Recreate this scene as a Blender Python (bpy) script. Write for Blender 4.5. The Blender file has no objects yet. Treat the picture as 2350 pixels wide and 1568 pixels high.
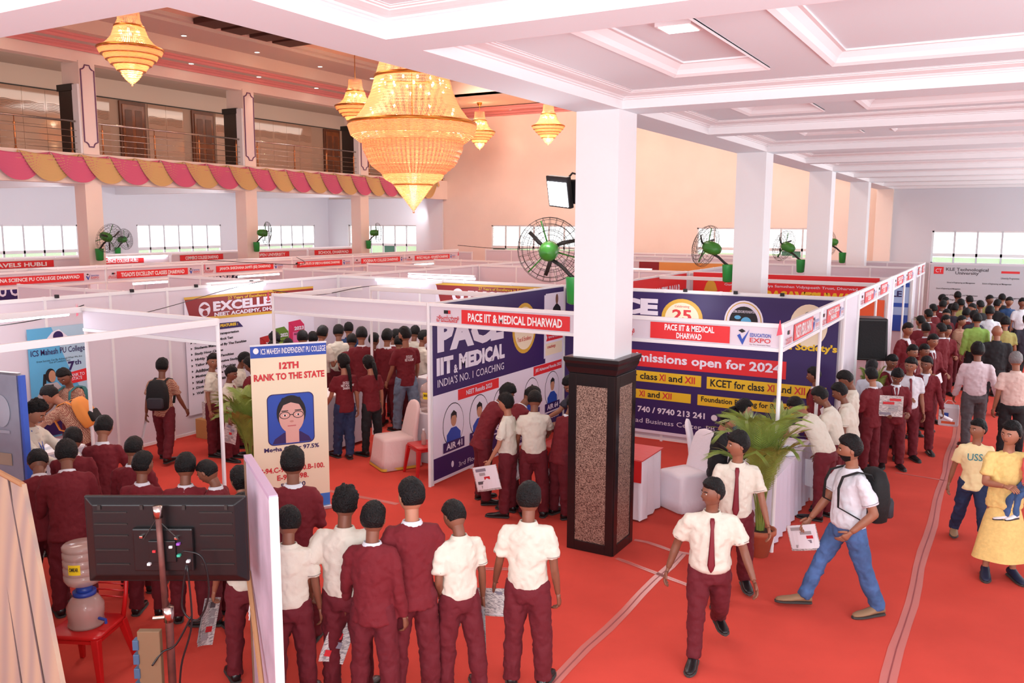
import bpy, math, random
import numpy as np
from mathutils import Matrix, Vector, noise
random.seed(7)
PI = math.pi
SC = bpy.context.scene
COL = SC.collection

# ------------------------------------------------------------------ camera
cam_data = bpy.data.cameras.new('camera'); cam = bpy.data.objects.new('camera', cam_data); COL.objects.link(cam)
yaw, pitch, roll = math.radians(30.06), math.radians(7.92), math.radians(.2)
F = Vector((-math.sin(yaw)*math.cos(pitch), math.cos(yaw)*math.cos(pitch), -math.sin(pitch)))
R0 = Vector((math.cos(yaw), math.sin(yaw), 0)); U0 = R0.cross(F)
R = math.cos(roll)*R0+math.sin(roll)*U0; U = -math.sin(roll)*R0+math.cos(roll)*U0
cam.matrix_world = Matrix(((R.x, U.x, -F.x, 0), (R.y, U.y, -F.y, 0), (R.z, U.z, -F.z, 3.55), (0, 0, 0, 1)))
cam_data.sensor_width = 36; cam_data.lens = 1965*36/2350; cam_data.clip_start = .05; cam_data.clip_end = 300
SC.camera = cam
# ------------------------------------------------------------------ view, sky, lights
vs = SC.view_settings
vs.view_transform = 'Standard'; vs.look = 'None'; vs.exposure = -0.06; vs.gamma = 1.0; vs.use_curve_mapping = False
world = bpy.data.worlds.new('daylight'); SC.world = world; world.use_nodes = True
bg = world.node_tree.nodes['Background']; bg.inputs[0].default_value = (.93, .97, 1, 1); bg.inputs[1].default_value = 3.2
def area(name, loc, target, sx, sy, power, col=(1, 1, 1)):
    l = bpy.data.lights.new(name, 'AREA'); l.shape = 'RECTANGLE'; l.size = sx; l.size_y = sy; l.energy = power; l.color = col
    o = bpy.data.objects.new(name, l); COL.objects.link(o); o.location = loc
    o.rotation_euler = (Vector(target)-Vector(loc)).to_track_quat('-Z', 'Y').to_euler(); return o
def lamp(name, loc, power, col, r=.1):
    l = bpy.data.lights.new(name, 'POINT'); l.energy = power; l.color = col; l.shadow_soft_size = r
    o = bpy.data.objects.new(name, l); COL.objects.link(o); o.location = loc; return o
# unseen fill lights added at right and front; daylight through the left windows
area('right_fill_near', (4.2, 5, 2.6), (-3, 6, 5.4), 10, 2.2, 430, (.88, .97, 1))
area('right_fill_far', (4.2, 21, 2.6), (-3, 21, 5.2), 17, 2.2, 720, (.92, .98, 1))
area('front_fill', (-2.5, -2.6, 2.9), (-4, 8, 3.0), 9, 2.4, 440, (.92, .98, 1))
area('front_fill_left', (-12, -2.6, 2.9), (-12, 8, 3.0), 12, 2.4, 300, (.94, .98, 1))
area('daylight_left_windows', (-28.7, 21, 2.9), (-20, 21, 2.9), 19, 1.6, 420, (.96, .99, 1))
# ceiling lamps of the high hall; unseen fills added for back wall and balcony
for lx, ly in ((-8, 8), (-15, 8), (-8, 15), (-15, 15), (-8, 22), (-15, 22)):
    area('hall_ceiling_light', (lx, ly, 8.2), (lx, ly, 0), 2.5, 2.5, 170, (1, .90, .82))
for lx in (-7.5, -15): area('back_wall_fill', (lx, 26.5, 8.0), (lx, 31.3, 4.2), 6, .5, 190, (1, .84, .72))
area('balcony_fill', (-22.35, 17, 7.5), (-25, 17, 6.2), 24, .3, 120, (1, .86, .74))
area('under_balcony_fill', (-22.35, 20, 3.9), (-28, 20, 3.0), 22, .3, 260, (.93, .97, 1))
area('camera_flash', (.1, -.1, 3.75), (-2.6, 5.5, 5.6), .5, .4, 150, (1, 1, 1))

# ------------------------------------------------------------------ materials
def lin(c):
    c /= 255.0
    return c/12.92 if c <= .04045 else ((c+.055)/1.055)**2.4
def rgb(r, g, b): return (lin(r), lin(g), lin(b), 1)
MATS = {}
def mat(name, col, rough=.6, metal=0, emit=0, bump=0, bscale=20, var=0, vscale=5, spec=.5, trans=0, alpha=1, sheen=0):
    if name in MATS: return MATS[name]
    m = bpy.data.materials.new(name); m.use_nodes = True; nt = m.node_tree; b = nt.nodes['Principled BSDF']
    c = rgb(*col); b.inputs['Base Color'].default_value = c; b.inputs['Roughness'].default_value = rough
    b.inputs['Metallic'].default_value = metal; b.inputs['Specular IOR Level'].default_value = spec
    if emit: b.inputs['Emission Color'].default_value = c; b.inputs['Emission Strength'].default_value = emit
    if trans: b.inputs['Transmission Weight'].default_value = trans
    if alpha < 1: b.inputs['Alpha'].default_value = alpha
    if sheen: b.inputs['Sheen Weight'].default_value = sheen
    if bump or var:
        tc = nt.nodes.new('ShaderNodeTexCoord')
    if bump:
        n = nt.nodes.new('ShaderNodeTexNoise'); n.inputs['Scale'].default_value = bscale; n.inputs['Detail'].default_value = 3
        bp = nt.nodes.new('ShaderNodeBump'); bp.inputs['Strength'].default_value = bump; bp.inputs['Distance'].default_value = .03
        nt.links.new(tc.outputs['Object'], n.inputs['Vector']); nt.links.new(n.outputs['Fac'], bp.inputs['Height']); nt.links.new(bp.outputs['Normal'], b.inputs['Normal'])
    if var:
        n2 = nt.nodes.new('ShaderNodeTexNoise'); n2.inputs['Scale'].default_value = vscale; n2.inputs['Detail'].default_value = 4
        mr = nt.nodes.new('ShaderNodeMapRange'); mr.inputs[1].default_value = .3; mr.inputs[2].default_value = .7; mr.inputs[3].default_value = 1-var; mr.inputs[4].default_value = 1+var
        mx = nt.nodes.new('ShaderNodeVectorMath'); mx.operation = 'SCALE'; mx.inputs[0].default_value = c[:3]
        nt.links.new(tc.outputs['Object'], n2.inputs['Vector']); nt.links.new(n2.outputs['Fac'], mr.inputs[0]); nt.links.new(mr.outputs[0], mx.inputs['Scale']); nt.links.new(mx.outputs[0], b.inputs['Base Color'])
    MATS[name] = m; return m
def check_mat(name, c1, c2, scale):
    m = mat(name, c1, .85); nt = m.node_tree; b = nt.nodes['Principled BSDF']
    tc = nt.nodes.new('ShaderNodeTexCoord'); ch = nt.nodes.new('ShaderNodeTexChecker'); ch.inputs['Scale'].default_value = scale
    ch.inputs['Color1'].default_value = rgb(*c1); ch.inputs['Color2'].default_value = rgb(*c2)
    nt.links.new(tc.outputs['Object'], ch.inputs['Vector']); nt.links.new(ch.outputs['Color'], b.inputs['Base Color']); return m
def speckle_mat(name, c1, c2, scale, rough=.4):
    m = mat(name, c1, rough); nt = m.node_tree; b = nt.nodes['Principled BSDF']
    tc = nt.nodes.new('ShaderNodeTexCoord'); v = nt.nodes.new('ShaderNodeTexVoronoi'); v.inputs['Scale'].default_value = scale
    r = nt.nodes.new('ShaderNodeValToRGB'); r.color_ramp.elements[0].color = rgb(*c1); r.color_ramp.elements[1].color = rgb(*c2); r.color_ramp.elements[0].position = .25; r.color_ramp.elements[1].position = .75
    sp = nt.nodes.new('ShaderNodeSeparateColor')
    nt.links.new(tc.outputs['Object'], v.inputs['Vector']); nt.links.new(v.outputs['Color'], sp.inputs[0]); nt.links.new(sp.outputs[0], r.inputs[0]); nt.links.new(r.outputs[0], b.inputs['Base Color']); return m
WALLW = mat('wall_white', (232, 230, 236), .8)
PEACH = mat('wall_peach', (244, 224, 212), .8, var=.03, vscale=1)
PLASTER = mat('plaster_white', (236, 234, 236), .7)
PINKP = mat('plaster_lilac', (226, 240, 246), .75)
PINKM = mat('moulding_pink', (230, 150, 148), .6)
HALLC = mat('hall_ceiling_beige', (214, 200, 192), .8)
CARPET = mat('red_carpet', (206, 76, 64), .95, bump=.15, bscale=300, var=.05, vscale=2.2, spec=.1)
BLACKG = mat('granite_black', (28, 24, 26), .18)
GRANITE = speckle_mat('granite_brown', (70, 48, 42), (168, 140, 125), 170, .25)
ALU = mat('aluminium', (205, 205, 208), .35, .6)
WHITEF = mat('frame_white', (238, 236, 238), .4)
PANEL = mat('panel_white', (222, 212, 222), .55)
PANELG = mat('panel_grey', (188, 196, 208), .55)
WHITE = mat('white', (245, 243, 245), .6)
WALLP = mat('banner_white', (232, 226, 240), .55, bump=.1, bscale=2)
REDB = mat('banner_red', (224, 40, 46), .5)
NAVY = mat('banner_navy', (48, 28, 92), .5, bump=.15, bscale=1.5)
YEL = mat('banner_yellow', (232, 192, 38), .5)
GOLDB = mat('banner_gold', (214, 170, 60), .45)
CREAM = mat('banner_cream', (240, 226, 196), .55)
BLK = mat('print_black', (24, 22, 26), .6)
BLUEP = mat('print_blue', (40, 78, 176), .5)
SKYB = mat('print_sky_blue', (96, 178, 222), .5)
REDP = mat('print_red', (206, 44, 52), .5)
MAROONP = mat('print_maroon', (142, 30, 34), .5)
CHROME = mat('steel', (200, 190, 180), .2, 1)
BRONZE = mat('post_bronze', (190, 130, 88), .25, .8)
GOLD = mat('gold', (196, 132, 62), .3, 1)
DKMETAL = mat('dark_metal', (52, 48, 46), .5, .4)
GREEN = mat('fan_green', (56, 128, 44), .35)
GREENB = mat('box_green', (40, 150, 66), .35)
BLACKP = mat('black_plastic', (20, 20, 22), .35)
BLACKC = mat('black_cloth', (18, 18, 20), .8, bump=.2, bscale=40)
SKIN = [mat('skin_a', (150, 98, 74), .5), mat('skin_b', (126, 78, 58), .5), mat('skin_c', (172, 116, 90), .5)]
HAIR = mat('hair_black', (5, 4, 5), .5, bump=.6, bscale=90, spec=.3)
HAIRG = mat('hair_grey', (128, 122, 122), .6, bump=.6, bscale=90)
SHOE = mat('shoe_black', (24, 22, 24), .3)
SOLE = mat('shoe_sole', (64, 58, 56), .8)
TUBE = mat('tube_light', (235, 242, 255), .5, emit=9)
LEDM = mat('led_panel', (255, 252, 245), .5, emit=5)
DOWNM = mat('downlight_glow', (255, 240, 215), .5, emit=12)
WOOD = mat('door_wood', (96, 48, 24), .35, var=.25, vscale=3)
PAPER = mat('newsprint', (214, 208, 204), .8)
def newsprint():
    nt = PAPER.node_tree; b = nt.nodes['Principled BSDF']; tc = nt.nodes.new('ShaderNodeTexCoord'); n = nt.nodes.new('ShaderNodeTexNoise'); n.inputs['Scale'].default_value = 26; r = nt.nodes.new('ShaderNodeValToRGB')
    mp = nt.nodes.new('ShaderNodeMapping'); mp.inputs['Scale'].default_value = (1, 1, 7); r.color_ramp.elements[0].position = .42; r.color_ramp.elements[1].position = .52; r.color_ramp.elements[0].color = rgb(150, 144, 146); r.color_ramp.elements[1].color = rgb(222, 216, 212)
    nt.links.new(tc.outputs['Object'], mp.inputs[0]); nt.links.new(mp.outputs[0], n.inputs['Vector']); nt.links.new(n.outputs['Fac'], r.inputs[0]); nt.links.new(r.outputs[0], b.inputs['Base Color'])
newsprint()
PAPERW = mat('paper_white', (238, 238, 244), .7)

# ------------------------------------------------------------------ mesh helpers
def tag(o, label=None, cat=None, group=None, kind=None):
    if label: o['label'] = label
    if cat: o['category'] = cat
    if group: o['group'] = group
    if kind: o['kind'] = kind
    return o
class MB:
    def __init__(s): s.v = []; s.f = []
    def add(s, v, f):
        k = len(s.v); s.v += [tuple(p) for p in v]; s.f += [tuple(i+k for i in q) for q in f]; return s
    def box(s, x0, x1, y0, y1, z0, z1):
        if x0 > x1: x0, x1 = x1, x0
        if y0 > y1: y0, y1 = y1, y0
        if z0 > z1: z0, z1 = z1, z0
        return s.add([(x0, y0, z0), (x1, y0, z0), (x1, y1, z0), (x0, y1, z0), (x0, y0, z1), (x1, y0, z1), (x1, y1, z1), (x0, y1, z1)],
              [(0, 3, 2, 1), (4, 5, 6, 7), (0, 1, 5, 4), (1, 2, 6, 5), (2, 3, 7, 6), (3, 0, 4, 7)])
    def obox(s, o, u, v, w, a, b, c):      # box from corner o with edge vectors a*u, b*v, c*w
        o = np.array(o, float); u = np.array(u, float)*a; v = np.array(v, float)*b; w = np.array(w, float)*c
        P = [o, o+u, o+u+v, o+v, o+w, o+u+w, o+u+v+w, o+v+w]
        return s.add(P, [(0, 3, 2, 1), (4, 5, 6, 7), (0, 1, 5, 4), (1, 2, 6, 5), (2, 3, 7, 6), (3, 0, 4, 7)])
    def tube(s, pts, r, n=8, r2=None, cap=True, ref=None):   # r: scalar or list ; r2 second half-axis
        P = [np.array(p, float) for p in pts]; m = len(P)
        rs = r if hasattr(r, '__len__') else [r]*m
        rd = rs if r2 is None else (r2 if hasattr(r2, '__len__') else [r2]*m)
        V = []; x = None
        for i in range(m):
            d = P[min(i+1, m-1)]-P[max(i-1, 0)]; d = d/(np.linalg.norm(d)+1e-9)
            if ref is not None: x = np.cross(d, np.array(ref, float))
            elif x is None: x = np.cross(d, np.array((0, 0, 1.)) if abs(d[2]) < .9 else np.array((1., 0, 0)))
            else: x = x-d*np.dot(x, d)      # carried along without twist
            x = x/(np.linalg.norm(x)+1e-9); y = np.cross(x, d)
            for k in range(n):
                t = 2*PI*k/n; V.append(P[i]+x*math.cos(t)*rs[i]+y*math.sin(t)*rd[i])
        Fs = [(i*n+k, i*n+(k+1) % n, (i+1)*n+(k+1) % n, (i+1)*n+k) for i in range(m-1) for k in range(n)]
        if cap: Fs += [tuple(range(n-1, -1, -1)), tuple(range((m-1)*n, m*n))]
        return s.add(V, Fs)
    def lathe(s, prof, n=24, c=(0, 0, 0), cap=True):
        V = [(c[0]+r*math.cos(2*PI*k/n), c[1]+r*math.sin(2*PI*k/n), c[2]+z) for r, z in prof for k in range(n)]
        m = len(prof)
        Fs = [(i*n+k, i*n+(k+1) % n, (i+1)*n+(k+1) % n, (i+1)*n+k) for i in range(m-1) for k in range(n)]
        if cap: Fs += [tuple(range(n-1, -1, -1)), tuple(range((m-1)*n, m*n))]
        return s.add(V, Fs)
    def ball(s, c, rx, ry=None, rz=None, n=10, m=6):
        ry = rx if ry is None else ry; rz = rx if rz is None else rz
        V = [(c[0], c[1], c[2]-rz)]
        for i in range(1, m):
            t = PI*i/m
            V += [(c[0]+rx*math.sin(t)*math.cos(2*PI*k/n), c[1]+ry*math.sin(t)*math.sin(2*PI*k/n), c[2]-rz*math.cos(t)) for k in range(n)]
        V.append((c[0], c[1], c[2]+rz)); L = len(V)-1
        Fs = [(0, 1+(k+1) % n, 1+k) for k in range(n)]
        for i in range(m-2):
            Fs += [(1+i*n+k, 1+i*n+(k+1) % n, 1+(i+1)*n+(k+1) % n, 1+(i+1)*n+k) for k in range(n)]
        Fs += [(1+(m-2)*n+k, 1+(m-2)*n+(k+1) % n, L) for k in range(n)]
        return s.add(V, Fs)
    def mesh(s, name, m=None, smooth=False):
        me = bpy.data.meshes.new(name); me.from_pydata([tuple(map(float, p)) for p in s.v], [], s.f)
        if m: me.materials.append(m)
        if smooth: me.polygons.foreach_set('use_smooth', [True]*len(me.polygons))
        me.update(); return me
    def build(s, name, m=None, parent=None, smooth=False, bevel=0, **k):
        o = bpy.data.objects.new(name, s.mesh(name, m, smooth)); COL.objects.link(o)
        if parent is not None: o.parent = parent
        if bevel:
            b = o.modifiers.new('bevel', 'BEVEL'); b.width = bevel; b.segments = 2; b.limit_method = 'ANGLE'
        return tag(o, **k)
def thing(name, label, cat, loc=(0, 0, 0), rz=0, group=None):
    o = bpy.data.objects.new(name, None); o.empty_display_size = .1; COL.objects.link(o); o.location = loc; o.rotation_euler = (0, 0, rz)
    return tag(o, label, cat, group)
def setting(name, loc=(0, 0, 0)):
    o = bpy.data.objects.new(name, None); COL.objects.link(o); o.location = loc; o['kind'] = 'structure'; return o
def copy_tree(o, parent=None):
    c = o.copy(); COL.objects.link(c); c.parent = parent
    for ch in list(o.children): copy_tree(ch, c)
    return c
def struct(mb, name, m, parent=None, **k):
    o = mb.build(name, m, parent, **k)
    if parent is None: o['kind'] = 'structure'
    return o

# ------------------------------------------------------------------ flat print: a frame with origin, u to the right, v up, n outwards
class Face:
    def __init__(s, o, u, v=(0, 0, 1), n=None, parent=None):
        s.o = Vector(o); s.u = Vector(u).normalized(); s.v = Vector(v).normalized(); s.n = Vector(n).normalized() if n else s.u.cross(s.v); s.p = parent
    def P(s, a, b, l=0): return s.o+s.u*a+s.v*b+s.n*l
    def poly(s, pts, m, name='printed_patch', l=.004, t=.003):
        mb = MB(); k = len(pts)
        mb.add([s.P(a, b, l) for a, b in pts]+[s.P(a, b, l-t) for a, b in pts], [tuple(range(k))]+[(i, k+i, k+(i+1) % k, (i+1) % k) for i in range(k)])
        return mb.build(name, m, s.p)
    def rect(s, a0, a1, b0, b1, m, name='printed_patch', l=.0085, t=.003): return s.poly([(a0, b0), (a1, b0), (a1, b1), (a0, b1)], m, name, l, t)
    def disc(s, a, b, ra, rb, m, name='printed_patch', l=.004, k=28): return s.poly([(a+ra*math.cos(2*PI*i/k), b+rb*math.sin(2*PI*i/k)) for i in range(k)], m, name, l)
    def text(s, txt, a0, a1, b0, b1, m, l=.0115, bold=.02, name='lettering', t=.001):
        cu = bpy.data.curves.new('txt', 'FONT'); cu.body = txt; cu.offset = bold; cu.size = 1; cu.resolution_u = 2; cu.align_x = 'CENTER'; cu.space_line = .85
        to = bpy.data.objects.new('txt', cu)
        me = bpy.data.meshes.new_from_object(to); bpy.data.objects.remove(to)
        n = len(me.vertices)
        if n == 0: return None
        co = np.empty(n*3); me.vertices.foreach_get('co', co); co = co.reshape(-1, 3)
        mn = co.min(0); mx = co.max(0)
        x = (co[:, 0]-mn[0])/max(mx[0]-mn[0], 1e-6)*(a1-a0)+a0; y = (co[:, 1]-mn[1])/max(mx[1]-mn[1], 1e-6)*(b1-b0)+b0
        W = np.array(s.o)+np.outer(x, s.u)+np.outer(y, s.v)+np.array(s.n)*l
        me.vertices.foreach_set('co', W.ravel()); me.materials.clear(); me.materials.append(m); me.name = name; me.update()
        o = bpy.data.objects.new(name, me); COL.objects.link(o)
        if s.p is not None: o.parent = s.p
        return o
# ================================================================== THE SETTING
struct(MB().box(-30, 6, -4, 33, -.2, 0), 'floor', CARPET)
struct(MB().box(-120, 90, -60, 120, -.9, -.6), 'trim_ground_outside', mat('outside_green', (120, 150, 90), .9))
def holed(name, axis, c, t, u0, u1, z0, z1, holes, m):
    mb = MB(); us = sorted({u0, u1}|{h[0] for h in holes}|{h[1] for h in holes}); zs = sorted({z0, z1}|{h[2] for h in holes}|{h[3] for h in holes})
    for i in range(len(us)-1):
        for j in range(len(zs)-1):
            um, zm = (us[i]+us[i+1])/2, (zs[j]+zs[j+1])/2
            if any(h[0] < um < h[1] and h[2] < zm < h[3] for h in holes): continue
            if axis == 'x': mb.box(c, c+t, us[i], us[i+1], zs[j], zs[j+1])
            else: mb.box(us[i], us[i+1], c, c+t, zs[j], zs[j+1])
    return struct(mb, name, m)
def window(name, axis, c, u0, u1, z0, z1, zt, mulls, green=None):
    """jalousie window: frame, mullions, transom, louvre slats above, panes below"""
    w = setting(name); sgn = 1 if axis == 'y' else -1
    def bx(a0, a1, b0, b1, d0, d1, nm, m):
        mb = MB()
        if axis == 'x': mb.box(c-d0, c-d1, a0, a1, b0, b1)
        else: mb.box(a0, a1, c+d0, c+d1, b0, b1)
        return mb.build(nm, m, w)
    for a0, a1, b0, b1 in ((u0, u1, z1-.05, z1), (u0, u1, z0, z0+.05), (u0, u0+.05, z0, z1), (u1-.05, u1, z0, z1)): bx(a0, a1, b0, b1, .02, .10, 'frame', WHITEF)
    bx(u0, u1, zt-.05, zt+.05, .01, .09, 'transom', WHITEF)
    for x in mulls: bx(x-.03, x+.03, z0, z1, .01, .07, 'mullion', WINM)
    ed = [u0]+list(mulls)+[u1]
    for i in range(len(ed)-1):
        a, b = ed[i]+.05, ed[i+1]-.05
        k = 9
        for j in range(k):
            z = zt+.06+(z1-zt-.1)*(j+.5)/k
            bx(a, b, z-.055, z+.055, .055+.01*(j % 2), .06+.01*(j % 2), 'louvre', GLASS)
            if j % 2 == 0: bx(a, b, z-.058, z-.05, .045, .06, 'louvre_edge', WINM)
        pm = GREENG if green is not None and i == green else GLASS
        bx(a, b, z0+.05, zt-.05, .05, .056, 'pane', pm)
    return w
WINM = mat('window_grey', (214, 216, 220), .5)
GLASS = mat('window_glass', (245, 250, 250), .15, alpha=.22)
GREENG = mat('window_green_shade', (84, 140, 116), .5)
holed('wall_left', 'x', -28.35, .15, -4, 31.4, 0, 5.2, [(13.0, 18.47, 2.05, 3.42), (20.81, 24.77, 2.05, 3.42), (25.9, 30.29, 2.05, 3.4)], WALLW)
window('window_1', 'x', -28.2, 13.0, 18.47, 2.05, 3.42, 2.52, (13.8, 15.1, 15.87, 16.55, 17.23, 17.89))
window('window_2', 'x', -28.2, 20.81, 24.77, 2.05, 3.42, 2.52, (21.37, 22.01, 22.69, 23.33, 24.06))
window('window_3', 'x', -28.2, 25.9, 30.29, 2.05, 3.4, 2.52, (26.7, 27.42, 28.15, 28.82, 29.52))
holed('wall_back', 'y', 31.3, .15, -28.35, 4.8, 0, 8.8, [(-27.0, -23.04, 2.05, 3.41), (-19.14, -15.0, 2.05, 3.43), (-10.16, -5.6, 2.3, 3.38), (-2.25, 4.3, 2.26, 3.33)], PEACH)
window('window_4', 'y', 31.3, -27.0, -23.04, 2.05, 3.41, 2.52, (-26.4, -25.7, -24.99, -24.3, -23.65), green=3)
window('window_5', 'y', 31.3, -19.14, -15.0, 2.05, 3.43, 2.52, (-18.45, -17.78, -17.1, -16.4, -15.7), green=0)
window('window_6', 'y', 31.3, -10.16, -5.6, 2.3, 3.38, 2.62, (-9.5, -8.7, -7.9, -7.1, -6.35), green=4)
window('window_7', 'y', 31.3, -2.25, 4.3, 2.26, 3.33, 2.55, (-1.59, -.94, -.25, .42, 1.1, 1.8, 2.5, 3.4))
# far wall: bluish light put into the bay's colour; cool white under the gallery
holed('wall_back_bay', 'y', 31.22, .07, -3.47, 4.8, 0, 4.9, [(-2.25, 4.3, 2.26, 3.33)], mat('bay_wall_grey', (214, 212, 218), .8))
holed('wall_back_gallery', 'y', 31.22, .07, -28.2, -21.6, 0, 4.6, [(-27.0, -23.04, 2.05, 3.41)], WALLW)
struct(MB().box(4.6, 4.75, -4, 31.4, 0, 5), 'wall_right', WALLW)
struct(MB().box(-28.3, 4.75, -3.15, -3.0, 0, 8.8), 'wall_front', WALLW)

# ---- pillars of the right arcade
def ring_prism(mb, x0, x1, y0, y1, prof):
    """square ring of outward offsets (off, z) around a rectangle, closed on top and bottom"""
    V = []; n = len(prof)
    for off, z in prof: V += [(x0-off, y0-off, z), (x1+off, y0-off, z), (x1+off, y1+off, z), (x0-off, y1+off, z)]
    Fs = [(i*4+k, i*4+(k+1) % 4, (i+1)*4+(k+1) % 4, (i+1)*4+k) for i in range(n-1) for k in range(4)]+[(3, 2, 1, 0), ((n-1)*4, (n-1)*4+1, (n-1)*4+2, (n-1)*4+3)]
    mb.add(V, Fs); return mb
PY = [8.14, 14.12, 19.93, 25.47]
for i, y in enumerate(PY):
    c = setting('trim_%d' % (i+1))
    MB().box(-3.965, -3.49, y+.02, y+.49, 2.1, 4.68).build('shaft', PLASTER, c)
    if i < 3:
        cx0, cx1, cy0, cy1 = -4.0, -3.46, y, y+.54
        MB().box(cx0+.015, cx1-.015, cy0+.015, cy1-.015, 0, 2.05).build('core', BLACKG, c)
        ring_prism(MB(), cx0, cx1, cy0, cy1, [(0, 1.96), (.012, 1.99), (.03, 2.03), (.035, 2.07), (.05, 2.10), (.05, 2.135), (.0, 2.14)]).build('capital', BLACKG, c, bevel=.004)
        for (a0, a1, b0, b1, ax) in ((cx0, cx1, cy0, 0, 'y'), (cy0, cy1, cx1, 0, 'x')):
            def fr(u0, u1, z0, z1, d0, d1, nm, m):
                mb = MB()
                if ax == 'y': mb.box(u0, u1, b0-d1, b0-d0, z0, z1)
                else: mb.box(b0+d0, b0+d1, u0, u1, z0, z1)
                mb.build(nm, m, c, bevel=.004)
            fr(a0, a0+.09, 0, 1.96, -.015, .012, 'edging', BLACKG); fr(a1-.09, a1, 0, 1.96, -.015, .012, 'edging', BLACKG)
            fr(a0+.09, a1-.09, 0, .11, -.015, .012, 'edging', BLACKG); fr(a0+.09, a1-.09, 1.83, 1.96, -.015, .012, 'edging', BLACKG)
            fr(a0+.09, a1-.09, .11, 1.83, -.015, .004, 'granite_panel', GRANITE)
struct(MB().box(-3.98, -3.47, 31.0, 31.3, 0, 4.68), 'trim_pilaster', PEACH)

# ---- right bay ceiling: beams with cornice, recessed trays
ZB, ZC = 4.68, 4.83
MB_ = MB().box(-3.98, -3.48, 3.2, 31.3, ZB, 5.3)
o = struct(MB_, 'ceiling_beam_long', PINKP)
beams = [(4.42, 4.80), (8.20, 8.64), (11.05, 11.35), (14.12, 14.6), (17.1, 17.4), (19.93, 20.4), (22.8, 23.1), (25.47, 25.95), (28.4, 28.7), (30.9, 31.3)]
mbb = MB()
for a, b in beams: mbb.box(-3.48, 4.6, a, b, ZB, 5.3)
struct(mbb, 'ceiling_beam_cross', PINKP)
def cornice(x0, x1, y0, y1, z0, prof, name='trim_cornice', m=PLASTER):
    """moulding running round the inside of a rectangle; prof = (inset, height)"""
    V = []; n = len(prof)
    for off, z in prof: V += [(x0+off, y0+off, z0+z), (x1-off, y0+off, z0+z), (x1-off, y1-off, z0+z), (x0+off, y1-off, z0+z)]
    Fs = [(i*4+k, (i+1)*4+k, (i+1)*4+(k+1) % 4, i*4+(k+1) % 4) for i in range(n-1) for k in range(4)]
    return struct(MB().add(V, Fs), name, m)
PROF = [(0, 0), (.006, 0), (.006, .085), (.022, .09), (.022, .1), (.04, .105), (.05, .115), (.10, .12), (.145, .13), (.15, .137), (.17, .139), (.17, .146), (.19, .147), (.19, .16)]
TPROF = [(0, 0), (-.012, -.012), (.0, -.02), (.012, -.012), (.03, .0), (.05, .035), (.075, .06), (.09, .075), (.12, .075), (.12, .09)]
def bay_cell(y0, y1, trays, zc=ZC):
    cornice(-3.48, 4.6, y0, y1, ZB, PROF)
    # slab with tray holes
    us = sorted({-3.5, 4.7}|{t[0] for t in trays}|{t[1] for t in trays}); ys = sorted({y0, y1}|{t[2] for t in trays}|{t[3] for t in trays}); mb = MB()
    for i in range(len(us)-1):
        for j in range(len(ys)-1):
            xm, ym = (us[i]+us[i+1])/2, (ys[j]+ys[j+1])/2
            if any(t[0] < xm < t[1] and t[2] < ym < t[3] for t in trays): continue
            mb.box(us[i], us[i+1], ys[j], ys[j+1], zc, zc+.02)
    mb.box(-3.5, 4.7, y0, y1, zc+.09, zc+.12)
    for t in trays:
        mb.box(t[0], t[1], t[2]-.01, t[2], zc, zc+.1); mb.box(t[0], t[1], t[3], t[3]+.01, zc, zc+.1); mb.box(t[0]-.01, t[0], t[2], t[3], zc, zc+.1); mb.box(t[1], t[1]+.01, t[2], t[3], zc, zc+.1)
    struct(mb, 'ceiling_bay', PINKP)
    for t in trays: cornice(t[0], t[1], t[2], t[3], zc, TPROF, 'trim_tray_moulding')
bay_cell(4.80, 8.20, [(-2.66, -1.84, 5.3, 7.42), (-1.36, 3.2, 5.3, 7.52)])
bay_cell(8.64, 11.05, [(-2.80, -1.95, 9.6, 10.45), (-1.5, 3.2, 9.6, 10.5)])
for (a, b), (c, d) in zip(beams[2:-1], beams[3:]): bay_cell(b, c, [(-2.7, -1.9, (b+c)/2-.4, (b+c)/2+.4), (-1.5, 3.2, (b+c)/2-.4, (b+c)/2+.4)])
bay_cell(-3.0, 4.42, [(-2.7, 2.6, .2, 3.4)])
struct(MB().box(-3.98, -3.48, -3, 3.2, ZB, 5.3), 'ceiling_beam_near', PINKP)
# ---- near transverse part at the top left
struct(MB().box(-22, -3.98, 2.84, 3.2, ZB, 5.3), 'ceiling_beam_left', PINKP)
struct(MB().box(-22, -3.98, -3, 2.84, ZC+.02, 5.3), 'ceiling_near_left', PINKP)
cornice(-22, -3.98, -3.0, 2.84, ZB, PROF)
# ---- LED panels in the bay ceiling
for i, (x, y) in enumerate(((-2.11, 5.95), (-.02, 5.98))):
    t = thing('ceiling_light', ['square white ceiling light panel in the small recess near the first pillar', 'square white ceiling light panel cut by the top right corner of the photo'][i], 'ceiling light', (x, y, ZC+.09), group='ceiling light panels')
    MB().box(-.13, .13, -.13, .13, -.03, 0).build('frame', WHITEF, t); MB().box(-.11, .11, -.11, .11, -.034, -.03).build('diffuser', LEDM, t)

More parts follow.
